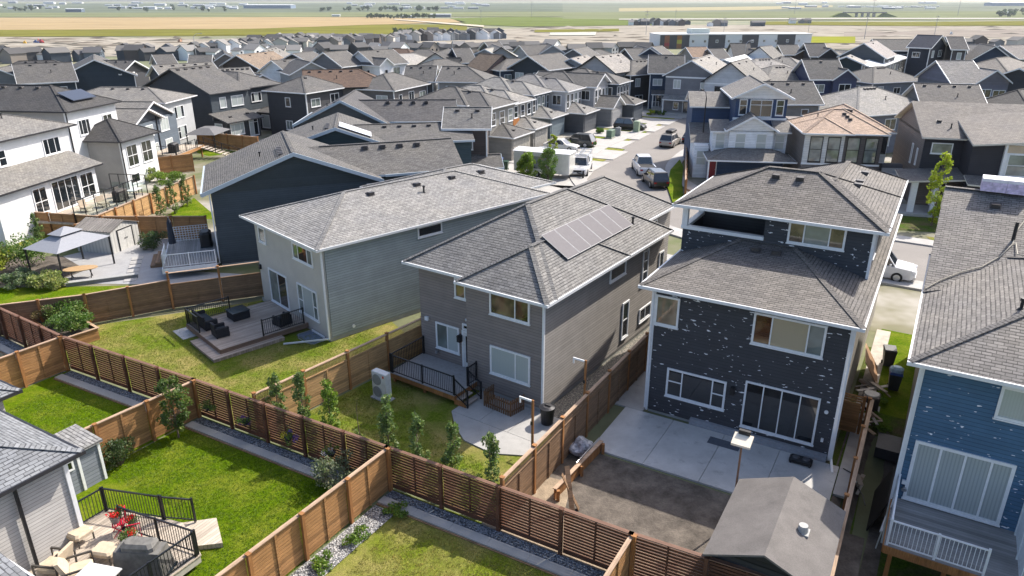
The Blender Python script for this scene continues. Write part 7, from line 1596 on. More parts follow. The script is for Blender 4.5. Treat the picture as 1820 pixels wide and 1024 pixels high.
# ------------------------------------------------------------------ grey house with garden deck, bottom left corner
FN = Frame((-15.2, 20.27), 60)
def house_n():
    h = house(FN, 'pale grey house with slate grey roof corner and black gutter at the bottom left'); sg = siding('pale_grey_siding', (0.40, 0.385, 0.37), .13)
    walls(h, sg, (-9, -16, -.2, 0, .3, 3.8)); trims(h, VINYL, [(0.0, .28, 0, 3.7)], .14)
    r = Roof(); r.hip(-10, -17, .4, .75, 3.9, .4); r.slab([(.02, -12, 3.0), (3.3, -12, 2.55), (3.3, -2.7, 2.55), (.02, -2.7, 3.0)], .12)
    ro = r.done(h, shg((0.20, 0.21, 0.225)), plain('black_gutter', (0.03, 0.03, 0.035), .4))
    downspout(h, .12, -1.35, 3.7, 0, 0, ALU_BLACK, 0)
    m = M(); m.box(.36, -12, 2.4, .42, -2.66, 2.52); 
    f = M(); f.box(3.3, -12, 2.4, 3.36, -2.7, 2.58); f.box(.02, -2.7, 2.4, 3.3, -2.64, 2.62); f.build('porch_fascia', VINYL, ro)
    s = FN.empty('storage_shed', -4.7, 1.4, 0, label='small grey storage shed with white corner trim on the bright lawn', cat='shed'); sl = siding('slate_grey_siding', (0.17, 0.19, 0.215), .16)
    m = M(); m.box(0, 0, 0, 1.5, 1.65, 1.75); m.build('wall', sl, s); m = M(); m.hexa([(-.1, -.1, 1.75), (1.65, -.1, 1.75), (1.65, 1.8, 1.75), (-.1, 1.8, 1.75)], [(-.1, -.1, 2.0), (1.65, -.1, 1.86), (1.65, 1.8, 1.86), (-.1, 1.8, 2.0)]); m.build('roof', shg((0.24, 0.24, 0.24)), s)
    for x, y in ((1.5, 0), (1.5, 1.65), (1.5, .8)): m = M(); m.box(x - .03, y - .05, 0, x + .045, y + .05, 1.74); m.build('corner_trim', VINYL, s)
    window(s, 'S', .35, 1.5, 1.15, .45, .4, (), None, GLASS, fw=.05, sill=False)
    # deck
    P = [(-.7, -6), (4.35, -6), (4.35, 1.75), (2.4, 2.5), (1.7, 2.35), (-.7, 1.6)]
    d = FN.empty('garden_deck', 1.5, -1, 0, label='pale timber garden deck with black railings at the bottom left house', cat='deck'); Q = lambda a, b: (a - 1.5, b + 1)
    m = M(); m.prism([Q(*p) for p in P], .46, .5); m.build('deck_boards', DECK_PALE, d); m = M(); m.prism([Q(p[0] * .99 + .02, p[1] * .985) for p in P], .2, .459); m.build('fascia_board', plain('pale_fascia', (.5, .47, .42), .6), d)
    m = M(); m.prism([Q(*p) for p in ((1.75, 2.42), (3.3, 1.95), (4.2, 2.7), (2.9, 3.5))], 0, .22); m.build('landing_step', DECK_PALE, d)
    railing(d, Q(-.62, .42), Q(-.62, 1.5), .5); railing(d, Q(-.6, 1.55), Q(1.6, 2.28), .5); railing(d, Q(1.68, 2.3), Q(2.45, 2.95), .5, z2=.25); railing(d, Q(.85, 1.2), Q(4.25, 1.7), .5); railing(d, Q(4.28, 1.6), Q(4.28, -1.6), .5)
    red = plain('red_enamel', (0.55, 0.012, 0.045), .4); fl = leaf('red_flower', (0.6, 0.01, 0.015), .25); gl = leaf('pot_leaf', (0.09, 0.16, 0.03))
    def red_chair(x, y, rot, label):
        o = FN.empty('bistro_chair', x, y, .5, rot, label=label, cat='chair', group='red folding garden chairs'); 
        m = M()
        for k in range(6): m.box(-.2, -.2 + k * .07, .45, .2, -.155 + k * .07, .465)
        m.box(-.21, -.2, .43, -.18, .2, .449); m.box(.18, -.2, .43, .21, .2, .449); m.build('seat', red, o)
        m = M()
        for k in range(5): m.beam((-.18 + k * .09, .22, .46), (-.18 + k * .09, .3, .92), .03, .012)
        m.beam((-.21, .3, .92), (.21, .3, .92), .03); m.build('backrest', red, o)
        for s in (-1, 1): m = M(); m.beam((s * .2, -.22, 0), (s * .2, .22, .5), .025); m.beam((s * .2, .22, 0), (s * .2, -.2, .46), .025); m.build('leg_frame', red, o)
    red_chair(.95, 1.05, -.5, 'red slatted folding chair carrying a flower pot, nearest the deck corner rail'); red_chair(2.35, .75, .9, 'red slatted folding chair beside the covered barbecue')
    def pot(x, y, z, label, red_f, big=1.0):
        o = FN.empty('flower_pot', x, y, z, 0, label=label, cat='flower pot', group='flower pots on the garden deck'); m = M(); m.cyl((0, 0, 0), (0, 0, .25 * big), .12 * big, .17 * big, 12); m.build('pot', plain('grey_pot', (.25, .23, .21), .7), o)
        link('foliage', leaf_mesh('foliage', [((rt.gauss(0, .1), rt.gauss(0, .1), .32 * big), (.15, .15, .12), 60, .5) for k in range(4)], .035, gl, rt), o); link('flowers', leaf_mesh('flowers', [((rt.gauss(0, .12), rt.gauss(0, .12), .4 * big), (.13, .13, .09), 35, .5) for k in range(4 if red_f > 1 else 1)], .035, fl, rt), o)
    pot(.9, 1.0, .97, 'pot of red geraniums standing on the red chair seat', 2); pot(1.75, .75, .5, 'low pot with mixed green plants between the two red chairs', 1, 1.1); pot(2.3, .75, .97, 'pot of green leaves on the second red chair', 1); pot(1.0, 1.5, .5, 'pot of dark red flowers beside the deck corner post', 2)
    tan = plain('tan_cushion', (.5, .41, .30), .9); fr_ = plain('dark_frame', (.06, .055, .05), .5)
    def ottoman(x, y, rot, label): 
        o = FN.empty('ottoman', x, y, .5, rot, label=label, cat='footstool', group='tan cushioned garden seats'); m = M(); bevb(m, -.4, -.33, .3, .4, .33, .48, .07); m.build('cushion', tan, o)
        for sx in (-.35, .35):
            for sy in (-.28, .28): m = M(); m.beam((sx, sy, 0), (sx, sy, .3), .04); m.build('leg', fr_, o)
    ottoman(.1, .1, .1, 'square tan footstool against the siding of the bottom left house'); ottoman(1.75, .05, .35, 'square tan footstool in the middle of the garden deck')
    def lounge(x, y, rot, label):
        o = FN.empty('garden_armchair', x, y, .5, rot, label=label, cat='armchair', group='tan cushioned garden seats'); m = M(); bevb(m, -.36, -.36, .28, .36, .36, .45, .07); m.build('cushion', tan, o)
        m = M(); m.hexa([(-.36, .3, .45), (.36, .3, .45), (.36, .45, .45), (-.36, .45, .45)], [(-.36, .5, 1.05), (.36, .5, 1.05), (.36, .62, 1.05), (-.36, .62, 1.05)]); m.build('backrest', tan, o)
        for s in (-1, 1): m = M(); m.beam((s * .42, -.36, .62), (s * .42, .45, .62), .06); m.beam((s * .42, -.36, 0), (s * .42, -.36, .62), .045); m.beam((s * .42, .45, 0), (s * .42, .5, .62), .045); m.build('arm', fr_, o)
    lounge(1.9, -.9, 2.6, 'tan cushioned garden armchair beside the round table'); lounge(.9, -1.2, -1.2, 'tan cushioned garden armchair against the house wall')
    o = FN.empty('barbecue', 3.35, .35, .5, .45, label='barbecue under a grey cover at the garden deck rail', cat='barbecue'); m = M(); m.hexa([(-.85, -.38, 0), (.85, -.38, 0), (.85, .38, 0), (-.85, .38, 0)], [(-.75, -.3, .95), (.75, -.3, .95), (.75, .3, .95), (-.75, .3, .95)]); bevb(m, -.55, -.28, .951, .55, .3, 1.2, .1); m.build('cover', plain('grey_cover_cloth', (.14, .135, .125), .8, var=.25), o); m = M(); m.box(-.9, -.42, 0, .9, .42, .06); m.build('hem', NAVY, o)
    o = FN.empty('garden_table', 3.0, -1.0, .5, .3, label='pale grey stone topped table beside the covered barbecue', cat='table'); m = M(); m.box(-.6, -.45, .66, .6, .45, .71); m.build('tabletop', mineral('pale_top_stone', (.55, .55, .55), 4, .1), o)
    for sx in (-.5, .5):
        for sy in (-.36, .36): m = M(); m.beam((sx, sy, 0), (sx, sy, .66), .05); m.build('leg', fr_, o)
house_n()
def house_n2():
    fr = Frame((-20.0, 25.9), 60); h = house(fr, 'grey house at the far left edge showing only its roof corner above the lawn'); walls(h, siding('pale_grey_siding', (0.40, 0.385, 0.37), .13), (-8, -12, 0, -.5, -.5, 3.2)); r = Roof(); r.hip(-9, -13, 0, 0, 3.3, .4); r.done(h, shg((0.20, 0.21, 0.225)), plain('black_gutter', (0.03, 0.03, 0.035), .4))
house_n2()
# ------------------------------------------------------------------ vehicles
def vehicle(label, x, y, head, paintc, kind='suv', cat='car', group='cars on the street', z=.03, rack=False):
    o = empty({'suv': 'parked_car', 'sedan': 'parked_car', 'pickup': 'pickup_truck', 'van': 'van'}[kind], (x, y, z), R(head), label, cat, group)
    pm = paint('car_paint_%02x%02x%02x' % tuple(int(c * 255) for c in paintc), paintc)
    L, W, H = {'suv': (4.7, 1.88, 1.72), 'sedan': (4.6, 1.8, 1.44), 'pickup': (5.7, 2.0, 1.9), 'van': (5.6, 2.0, 2.1)}[kind]
    # lower body: stations along the length (x, bottom, shoulder height, half width)
    sh = {'suv': 1.0, 'sedan': .88, 'pickup': 1.12, 'van': 1.1}[kind]; hw = W / 2
    st = [(-L / 2, .42, sh - .18, hw * .86), (-L / 2 + .12, .3, sh - .02, hw * .95), (-L * .3, .24, sh, hw), (L * .12, .24, sh, hw), (L * .3, .25, sh - .03, hw * .99), (L / 2 - .25, .28, sh - .12, hw * .93), (L / 2, .4, sh - .3, hw * .8)]
    m = M(); rings = []
    for (xx, zb, zt, w_) in st: rings.append([(xx, -w_ * .94, zb), (xx, w_ * .94, zb), (xx, w_, zb + (zt - zb) * .45), (xx, w_ * .95, zt - .05), (xx, w_ * .84, zt), (xx, -w_ * .84, zt), (xx, -w_ * .95, zt - .05), (xx, -w_, zb + (zt - zb) * .45)])
    for a, b in zip(rings, rings[1:]):
        for k in range(8): j = (k + 1) % 8; m.poly([a[k], a[j], b[j], b[k]])
    m.poly(rings[0][::-1]); m.poly(rings[-1]); body = m.build('body', pm, o, weld=True)
    # cabin
    ca = {'suv': (-L / 2 + .12, -L / 2 + .5, L * .06, L * .2), 'sedan': (-L * .4, -L * .24, L * .06, L * .22), 'pickup': (-.75, -.55, .95, 1.55), 'van': (-L / 2 + .1, -L / 2 + .25, L * .2, L * .33)}[kind]
    b0, t0, t1, b1 = ca; w0, w1 = hw * .86, hw * .7
    if kind == 'pickup': pass
    m = M(); m.hexa([(b0, -w0, sh - .02), (b1, -w0, sh - .02), (b1, w0, sh - .02), (b0, w0, sh - .02)], [(t0, -w1, H - .05), (t1, -w1, H - .05), (t1, w1, H - .05), (t0, w1, H - .05)]); m.build('windows', GLASS, o)
    m = M(); m.hexa([(t0 - .04, -w1 - .02, H - .07), (t1 + .06, -w1 - .02, H - .07), (t1 + .06, w1 + .02, H - .07), (t0 - .04, w1 + .02, H - .07)], [(t0 + .08, -w1 + .08, H), (t1 - .1, -w1 + .08, H), (t1 - .1, w1 - .08, H), (t0 + .08, w1 - .08, H)])
    e = .035
    for s in (-1, 1):
        for (xb, xt) in ((b0, t0), (b1, t1)): m.beam((xb, s * (w0 + .004), sh - .03), (xt, s * (w1 + .006), H - .06), .08, .06)
        xm = (b0 + b1) / 2 - .1; m.beam((xm, s * (w0 + .006), sh - .03), (xm, s * (w1 + .008), H - .06), .09, .03)
    if rack:
        for xx in (t0 + .3, t1 - .3): m.box(xx - .03, -w1, H + .001, xx + .03, w1, H + .08)
        for s in (-1, 1): m.box(t0, s * w1 * .9 - .03, H + .08, t1, s * w1 * .9 + .03, H + .12)
    m.build('roof', pm, o)
    if kind == 'pickup':
        m = M(); m.box(-L / 2 + .18, -hw * .78, sh - .02, b0 - .12, hw * .78, sh + .006); m.build('cargo_bed', plain('bed_liner', (.03, .03, .032), .8), o)
        m = M()
        for s in (-1, 1): m.box(-L / 2 + .1, min(s * hw * .8, s * hw * .92), sh - .04, b0 - .02, max(s * hw * .8, s * hw * .92), sh + .06)
        m.build('bed_rail', pm, o)
    for sx in (-L * .3, L * .31):
        for s in (-1, 1):
            r_ = .36 if kind != 'sedan' else .32
            m = M(); m.cyl((sx, s * (hw - .22), r_), (sx, s * (hw + .02), r_), r_, r_, 18); wh = m.build('wheel', RUBBER, o); m = M(); m.cyl((sx, s * (hw + .021), r_), (sx, s * (hw + .035), r_), r_ * .62, r_ * .5, 12); m.build('rim', STEEL, wh)
    for s in (-1, 1):
        m = M(); m.box(L / 2 - .22, min(s * hw * .5, s * hw * .84), sh - .34, L / 2 - .012, max(s * hw * .5, s * hw * .84), sh - .2); m.build('headlight', plain('lamp_lens', (.7, .72, .75), .1), o)
        m = M(); m.box(-L / 2 - .012, min(s * hw * .55, s * hw * .84), sh - .36, -L / 2 + .15, max(s * hw * .55, s * hw * .84), sh - .2); m.build('tail_light', plain('red_lens', (.35, .01, .01), .2), o)
        m = M(); m.box(b1 - .35, min(s * w0, s * (w0 + .22)), sh - .02, b1 - .22, max(s * w0, s * (w0 + .22)), sh + .13); m.build('mirror', pm if paintc[0] > .1 else BLACK, o)
    m = M(); m.box(L / 2 - .1, -hw * .45, sh - .52, L / 2 + .008, hw * .45, sh - .3); m.build('grille', BLACK, o)
    m = M(); m.box(L / 2 - .25, -hw * .8, .32, L / 2 + .05, hw * .8, .5); m.build('bumper', STEEL if kind == 'pickup' else BLACK, o)
    return o
W_ = (0.6, 0.6, 0.61)
p = SG(1036, 315); vehicle('white pickup truck with ladder rack parked nose towards the camera beside the trailer', p.x, p.y + 2.4, -103, W_, 'pickup', 'pickup truck', rack=True)
def rack():
    p = SG(1036, 315); o = empty('ladder_rack', (p.x, p.y + 2.4, .03), R(-103), 'steel ladder rack and white boxes on the bed of the white pickup', 'rack')
    m = M()
    for xx in (-2.5, -1.0, 1.3):
        for s in (-1, 1): m.beam((xx, s * .85, 1.1), (xx, s * .85, 2.15), .06)
        m.beam((xx, -.85, 2.15), (xx, .85, 2.15), .06)
    for s in (-1, 1): m.beam((-2.6, s * .85, 2.15), (1.6, s * .85, 2.15), .06)
    m.build('rack_frame', STEEL, o)
    for s in (-1, 1): m = M(); m.box(-2.5, s * .72 - .16, 1.15, -.95, s * .72 + .16, 1.6); m.build('tool_box', VINYL, o)
    m = M(); m.beam((-2.5, .2, 2.22), (1.5, .2, 2.22), .06); m.beam((-2.5, -.15, 2.22), (1.5, -.15, 2.22), .06)
    for i in range(12): m.beam((-2.4 + i * .33, -.15, 2.22), (-2.4 + i * .33, .2, 2.22), .03)
    m.build('ladder', STEEL, o)
rack()
p = SG(1194, 262); vehicle('silver SUV with black roof box parked facing away on the right of the street', p.x, p.y + 1.2, 62, (0.36, 0.33, 0.29), 'suv', 'SUV', rack=True)
o = empty('roof_box', (p.x, p.y + 1.2, 1.86), R(62), 'black roof box on top of the silver SUV', 'roof box'); m = M(); bevb(m, -1.0, -.5, 0, 1.0, .5, .3, .1); m.build('box', BLACK, o); m = M(); m.box(-1.0, -.51, .0, 1.0, .51, .05); m.build('base', RUBBER, o)
p = SG(1222, 256); vehicle('dark blue car parked in front of the silver SUV', p.x + 1, p.y + 2, 62, (0.03, 0.035, 0.06), 'sedan', 'car')
p = SG(1152, 310); vehicle('white pickup truck with tonneau rails parked behind the black car below the pavement curve', p.x - .4, p.y + 1.0, 90, W_, 'pickup', 'pickup truck'); vehicle('black car half hidden by the shingle ridge of the brown house', p.x - .2, p.y - 5.0, 96, (0.02, 0.02, 0.025), 'suv', 'car')
p = SG(998, 270); vehicle('white sedan on the driveway beside the dark SUV', p.x, p.y + 1.0, -24, (0.62, 0.61, 0.58), 'sedan', 'car')
p = SG(1024, 263); vehicle('dark olive SUV on the driveway next to the white sedan', p.x + .3, p.y + 1.2, 152, (0.055, 0.055, 0.05), 'suv', 'SUV')
p = SG(972, 290); vehicle('pale silver car almost hidden behind the white trailer', p.x, p.y + 2.0, -24, (0.4, 0.42, 0.45), 'sedan', 'car')
p = SG(1132, 232); vehicle('black SUV behind the green utility box on the far driveway', p.x - 1.0, p.y + .5, -26, (0.02, 0.02, 0.024), 'suv', 'SUV')
p = SG(1184, 192); vehicle('dark blue sedan parked on the cross street, left of the pair', p.x, p.y, -18, (0.03, 0.04, 0.085), 'sedan', 'car')
p = SG(1232, 196); vehicle('grey blue sedan parked on the cross street, beside the blue stairs house corner', p.x + .5, p.y, -18, (0.10, 0.12, 0.14), 'sedan', 'car')
p = Vector((25.3, 48.2, 0)); vehicle('white pickup truck seen in the gap between charcoal and blue houses', p.x, p.y, -31, W_, 'pickup', 'pickup truck')
def trailer():
    a = SG(915, 312); b = SG(1010, 330); d = (b - a); d.z = 0; ang = math.atan2(d.y, d.x)
    c = SG(968, 318); o = empty('cargo_trailer', (c.x, c.y + 1.4, .05), R(-22), 'white enclosed cargo trailer with a dark picture on its side', 'trailer')
    m = M(); bevb(m, -3.2, -1.1, .55, 3.2, 1.1, 2.75, .08); m.build('body', paint('trailer_white', (.66, .65, .6), .35), o)
    m = M(); m.hexa([(-3.3, -1.15, 2.751), (3.3, -1.15, 2.751), (3.3, 1.15, 2.751), (-3.3, 1.15, 2.751)], [(-3.2, -.6, 2.92), (3.2, -.6, 2.92), (3.2, .6, 2.92), (-3.2, .6, 2.92)]); m.build('roof', VINYL, o)
    m = M(); m.box(-1.2, -1.112, .95, .9, -1.101, 2.3); g, n, l, b_ = _new('printed_panel'); a_ = ramp(n, l, noise(n, l, wpos(n), 1.6, 4, .7), [(.35, (.03, .03, .03)), (.5, (.25, .3, .3)), (.6, (.35, .25, .12)), (.7, (.5, .52, .5))]); l.new(a_, b_.inputs['Base Color']); m.build('side_picture', g, o)
    m = M(); m.box(-2.0, -1.125, .56, -1.92, -1.101, 2.7); m.box(-3.21, -1.0, .6, -3.2, 1.0, 2.6); m.build('edge_strip', plain('brown_strip', (.2, .1, .05)), o)
    for x in (-.5, .5):
        for s in (-1, 1): m = M(); m.cyl((x, s * .95, .36), (x, s * 1.15, .36), .36, .36, 16); wh = m.build('wheel', RUBBER, o); m = M(); m.cyl((x, s * 1.151, .36), (x, s * 1.165, .36), .22, .18, 12); m.build('rim', STEEL, wh)
    m = M(); m.beam((3.2, -.7, .5), (4.6, 0, .5), .1); m.beam((3.2, .7, .5), (4.6, 0, .5), .1); m.box(4.4, -.08, .1, 4.56, .08, .9); m.build('hitch', BLACK, o)
trailer()
# bins, boxes, street lamp, front trees
for px, py, lb, bc in [(858, 300, 'green lidded wheeled bin nearest the pale grey roof edge', GREENBIN), (872, 299, 'blue wheeled bin left of the pale ribbed trailer', BLUEBIN), (889, 298, 'dark blue wheeled bin behind the bright green street tree', BLUEBIN), (899, 304, 'dark green wheeled bin closest to the trailer end', GREENBIN), (944, 262, 'blue recycling bin beside the orange timber garage', BLUEBIN), (952, 263, 'black bin behind the blue recycling bin at the garage', GREYBIN)]:
    p = SG(px, py); o = wheelie(FB, 0, 0, .1, .4, lb, bc, bc); o.location = (p.x, p.y, .1)
def utility(px, py, w_, h_, label, c):
    p = SG(px, py); o = empty('utility_box', (p.x, p.y, .1), R(62), label, 'utility box', 'green utility boxes'); m = M(); bevb(m, -w_ / 2, -.4, .1, w_ / 2, .4, h_, .04); m.build('cabinet', plain('utility_green', c, .5), o); m = M(); m.box(-w_ / 2 - .1, -.5, -.1, w_ / 2 + .1, .5, .1); m.build('plinth', CONCRETE, o)
utility(1085, 246, 1.5, 1.1, 'low wide green utility box on the grass strip', (.12, .18, .13)); utility(1131, 236, .8, 1.6, 'tall pale green utility box in front of the black SUV', (.25, .32, .22)); utility(1098, 243, .3, 1.2, 'thin grey utility post beside the low green box', (.3, .3, .3))
stl = leaf('street_tree_leaf', (0.14, 0.22, 0.025)); lime = leaf('lime_leaf', (0.30, 0.36, 0.03))
p = SG(937, 328); broad_tree(p.x, p.y, 3.2, 1.1, 'bright green young street tree in front of the trailer, left of two', rt, stl, .6, 34, 130, .09, name='street_tree'); p = SG(974, 326); broad_tree(p.x, p.y, 3.7, 1.1, 'darker green young street tree in front of the trailer, right of two', rt, mg, .6, 30, 100, .085, name='street_tree')
p = SG(983, 282); broad_tree(p.x, p.y, 2.9, .6, 'slim yellow green tree behind the trailer roof', rt, lime, .4, 16, 80, .1, name='street_tree')
p = SG(1655, 402); broad_tree(p.x, p.y, 6.2, .85, 'tall yellow green columnar tree in front of the dark brown modern house', rt, lime, .6, 44, 70, .085, name='street_tree')
p = pixel_to_ground(*z8(1420, 1020)); broad_tree(p.x, p.y, 2.8, 1.2, 'round yellow green tree beside the brown fence at the right', rt, lime, .4, 20, 90, .16, z=p.z, name='street_tree')
for px, py, hh, lb in [(1600, 124, 6, 'green street tree at the verge of the large navy house, left one'), (1620, 121, 6.5, 'green street tree at the verge of the large navy house, right one')]: p = pixel_to_ground(px, py); broad_tree(p.x, p.y, hh, 1.5, lb, rt, mg, 1, 18, 70, .25, z=p.z, name='street_tree')
for px, py, lb, mt in [(1012, 262, 'spiky plant clump in gravel beside the dark SUV', pg), (1052, 262, 'leafy green plant clump on the driveway edge right of the dark SUV', mg), (1066, 238, 'small round bush by the charcoal garage wall', mg), (1156, 206, 'yellow flowering bush at the last garage corner', lime), (1164, 205, 'round dark bush beside the yellow flowering bush', dg), (1176, 206, 'small green bush on the far lawn strip', mg), (985, 240, 'reddish grass clump beside the teal windowed garage', leaf('reddish_leaf', (0.13, 0.10, 0.05)))]:
    p = SG(px, py); shrub(p.x, p.y, .7, .9, lb, rt, mt, 12, 60, .1, 'small front garden bushes', z=.1)
def street_lamp():
    p = SG(1243, 305); o = empty('street_lamp', (p.x, p.y, 0), R(100), 'tall black street lamp beside the navy and white house', 'street lamp'); m = M(); m.cyl((0, 0, 0), (0, 0, 8.2), .09, .06, 10); m.tube([Vector((0, 0, 8.2)), Vector((.3, 0, 8.7)), Vector((1.0, 0, 8.9))], .04, 6); m.build('pole', ALU_BLACK, o); m = M(); m.box(.9, -.12, 8.8, 1.5, .12, 8.95); m.build('lamp_head', BLACK, o)
street_lamp()
def lamp_at(px, py, hh, label):
    p = pixel_to_ground(px, py, 0); o = empty('street_lamp', p, R(30), label, 'street lamp', 'thin street lamps among the roofs'); m = M(); m.cyl((0, 0, 0), (0, 0, hh), .1, .06, 8); m.tube([Vector((0, 0, hh)), Vector((.6, 0, hh + .6)), Vector((1.6, 0, hh + .7))], .05, 6); m.build('pole', STEEL, o); m = M(); m.box(1.5, -.12, hh + .62, 2.1, .12, hh + .75); m.build('lamp_head', STEEL, o)
lamp_at(1318, 152, 9, 'thin street lamp in front of the white black edged house'); lamp_at(355, 140, 10, 'thin curved street lamp above the pale strip roof'); lamp_at(806, 128, 10, 'thin curved street lamp above the navy house roof')
# skylight on the narrow taupe house
# ------------------------------------------------------------------ standing grass on the nearest lawns
def tufts(poly, dens, mat, label, hgt=.05, seed=1):
    rd = random.Random(seed); xs = [p[0] for p in poly]; ys = [p[1] for p in poly]
    def inside(x, y):
        c = False; j = len(poly) - 1
        for i in range(len(poly)):
            if (poly[i][1] > y) != (poly[j][1] > y) and x < (poly[j][0] - poly[i][0]) * (y - poly[i][1]) / (poly[j][1] - poly[i][1]) + poly[i][0]: c = not c
            j = i
        return c
    v = []; f = []; tone = []; n = int((max(xs) - min(xs)) * (max(ys) - min(ys)) * dens)
    for k in range(n):
        x, y = rd.uniform(min(xs), max(xs)), rd.uniform(min(ys), max(ys))
        if not inside(x, y): continue
        q = .5 + .5 * math.sin(x * 1.7 + 2 * math.sin(y * 1.3)) * math.sin(y * 2.1 + x * .6); t = .25 + .5 * q + rd.gauss(0, .2)
        for b in range(3):
            a = rd.uniform(0, 6.28); h = hgt * rd.uniform(.5, 1.5); l = rd.uniform(.01, .05); w_ = .012; cx, cy = x + rd.gauss(0, .03), y + rd.gauss(0, .03); c, s = math.cos(a), math.sin(a); i = len(v)
            v += [(cx - s * w_, cy + c * w_, .018), (cx + s * w_, cy - c * w_, .018), (cx + c * l, cy + s * l, .018 + h)]; f.append((i, i + 1, i + 2)); tone.append(max(0, min(1, t)))
    me = bpy.data.meshes.new('grass'); me.from_pydata(v, [], f); me.materials.append(mat); at = me.attributes.new('tone', 'FLOAT', 'FACE'); at.data.foreach_set('value', tone)
    tagit(link('grass', me), label, 'grass', None, 'stuff')
gr1 = leaf('lush_blade', (0.10, 0.165, 0.006)); gr2 = leaf('tired_blade', (0.17, 0.19, 0.03)); gr3 = leaf('dry_blade', (0.24, 0.225, 0.06))
tufts([(-14.4, 28.0), (-5.3, 22.8), (-10.4, 14.5), (-13, 17.5), (-12.8, 22.6), (-17.5, 25.2)], 190, gr1, 'short bright grass of the big lawn', .045, 1)
tufts([(-22.8, 32.5), (-15.3, 28.6), (-18.6, 23.4), (-24.5, 28.0)], 170, gr1, 'short bright grass of the far left lawn', .045, 2)
tufts([(-4.0, 22.4), (3.0, 18.2), (1.5, 14.5), (-7.5, 15.5)], 190, gr3, 'dry short grass of the bottom lawn', .045, 3)
tufts([(-24.6, 38.6), (-15.6, 43.4), (-15.0, 41.9), (-19.3, 38.8), (-15.7, 34.8), (-9.5, 40), (-5.5, 35.6), (-11.4, 28.1), (-14.4, 29.8), (-22.8, 34.5)], 120, gr2, 'patchy grass around the wicker deck', .05, 4)
tufts([(-5.5, 34.2), (-11.0, 28.0), (-5, 24.6), (-1.0, 22.6), (.2, 24.2), (-3.2, 27.4), (-4.5, 29.5)], 130, gr2, 'patchy grass below the brown house', .05, 5)
# ------------------------------------------------------------------ the valley, building site, far town and fields
def landmat(name, c, sx=.004, var=.3, streak=None):
    m, n, l, b = _new(name); p = wpos(n)
    mp = n.new('ShaderNodeMapping'); mp.inputs['Scale'].default_value = (1, 4, 1); l.new(p, mp.inputs[0])
    a = ramp(n, l, noise(n, l, mp.outputs[0], sx, 6, .65), [(.3, sc(c, 1 - var)), (.5, c), (.7, sc(c, 1 + var))]); l.new(a, b.inputs['Base Color']); b.inputs['Roughness'].default_value = 1; b.inputs['Specular IOR Level'].default_value = 0; return m
def land(name, px, mat, dz=.4, step=12):
    """sheet over the terrain whose outline is given in (u, v) image pixels: top edge then bottom edge"""
    top, bot = px; m = M()
    def lerp(e, t):
        u = e[0][0] + (e[-1][0] - e[0][0]) * t
        for a, b in zip(e, e[1:]):
            if a[0] <= u <= b[0] or b is e[-1]: k = (u - a[0]) / (b[0] - a[0]); return u, a[1] + (b[1] - a[1]) * k
    rows = []
    for j in range(7):
        row = []
        for i in range(41):
            t = i / 40; a = lerp(top, t); b = lerp(bot, t); pa = pixel_to_ground(*a); pb = pixel_to_ground(*b); k = (j / 6) ** 1.0
            x = pa.x + (pb.x - pa.x) * k; y = pa.y + (pb.y - pa.y) * k; row.append((x, y, ground(x, y) + dz))
        rows.append(row)
    for r0, r1 in zip(rows, rows[1:]):
        for i in range(40): m.poly([r0[i], r1[i], r1[i + 1], r0[i + 1]])
    o = m.build(name, mat, weld=True, smooth=True)
    if o.data.polygons[0].normal.z < 0: o.data.flip_normals()
    o['kind'] = 'structure'; return o
SAND = landmat('graded_earth', (0.29, 0.262, 0.218), .03, .5); WHEAT = landmat('wheat_stubble', (0.33, 0.25, 0.14), .006, .2); OLIVE = landmat('olive_pasture', (0.15, 0.145, 0.03), .01, .3); MEADOW = landmat('green_meadow', (0.125, 0.155, 0.045), .006, .25); GREYG = landmat('grey_green_pasture', (0.16, 0.175, 0.09), .002, .25); PALE = landmat('pale_dry_grass', (0.32, 0.28, 0.16), .003, .15)
land('building_site', ([(-300, 66), (0, 66), (300, 68), (420, 72)], [(-300, 112), (0, 104), (260, 100), (420, 95)]), SAND, .3)
land('building_site', ([(640, 70), (930, 50), (1100, 46), (1400, 44), (2100, 46)], [(640, 90), (900, 92), (1120, 86), (1500, 88), (2100, 90)]), SAND, .32)
land('dark_earth', ([(1500, 58), (1700, 54), (2100, 52)], [(1500, 66), (1700, 66), (2100, 68)]), landmat('dark_earth', (0.25, 0.22, 0.19), .02, .35), .6)
land('pasture', ([(-300, 54), (0, 54), (450, 52), (650, 44), (830, 44)], [(-300, 66), (0, 66), (450, 64), (650, 62), (830, 56)]), OLIVE, .5)
land('wheat_field', ([(-300, 32), (0, 32), (450, 31), (640, 31), (800, 34)], [(-300, 54), (0, 54), (450, 52), (650, 45), (830, 40)]), WHEAT, .7)
land('meadow', ([(800, 33), (930, 30), (1130, 34), (1200, 38)], [(830, 44), (930, 48), (1100, 46), (1200, 45)]), MEADOW, .7)
land('pasture', ([(-300, 23), (0, 23), (500, 20), (1000, 20)], [(-300, 31), (0, 31), (500, 31), (1000, 30)]), GREYG, .9)
land('far_plain', ([(-300, 6.5), (430, 6), (1000, 6)], [(-300, 23.5), (430, 23), (1000, 21)]), landmat('blue_green_plain', (0.115, 0.135, 0.095), .0012, .4), 1.0)
land('far_plain', ([(1000, 6), (1500, 6), (2100, 6)], [(1000, 22.5), (1500, 20.5), (2100, 20.5)]), landmat('pale_green_plain', (0.15, 0.165, 0.115), .0012, .35), .9)
land('pasture', ([(1000, 22), (1500, 20), (2100, 20)], [(1000, 34), (1250, 37), (2100, 36)]), GREYG, .8)
land('dry_grass', ([(1100, 15), (1350, 12), (1480, 10)], [(1100, 21), (1350, 18), (1480, 13)]), PALE, 1.2)
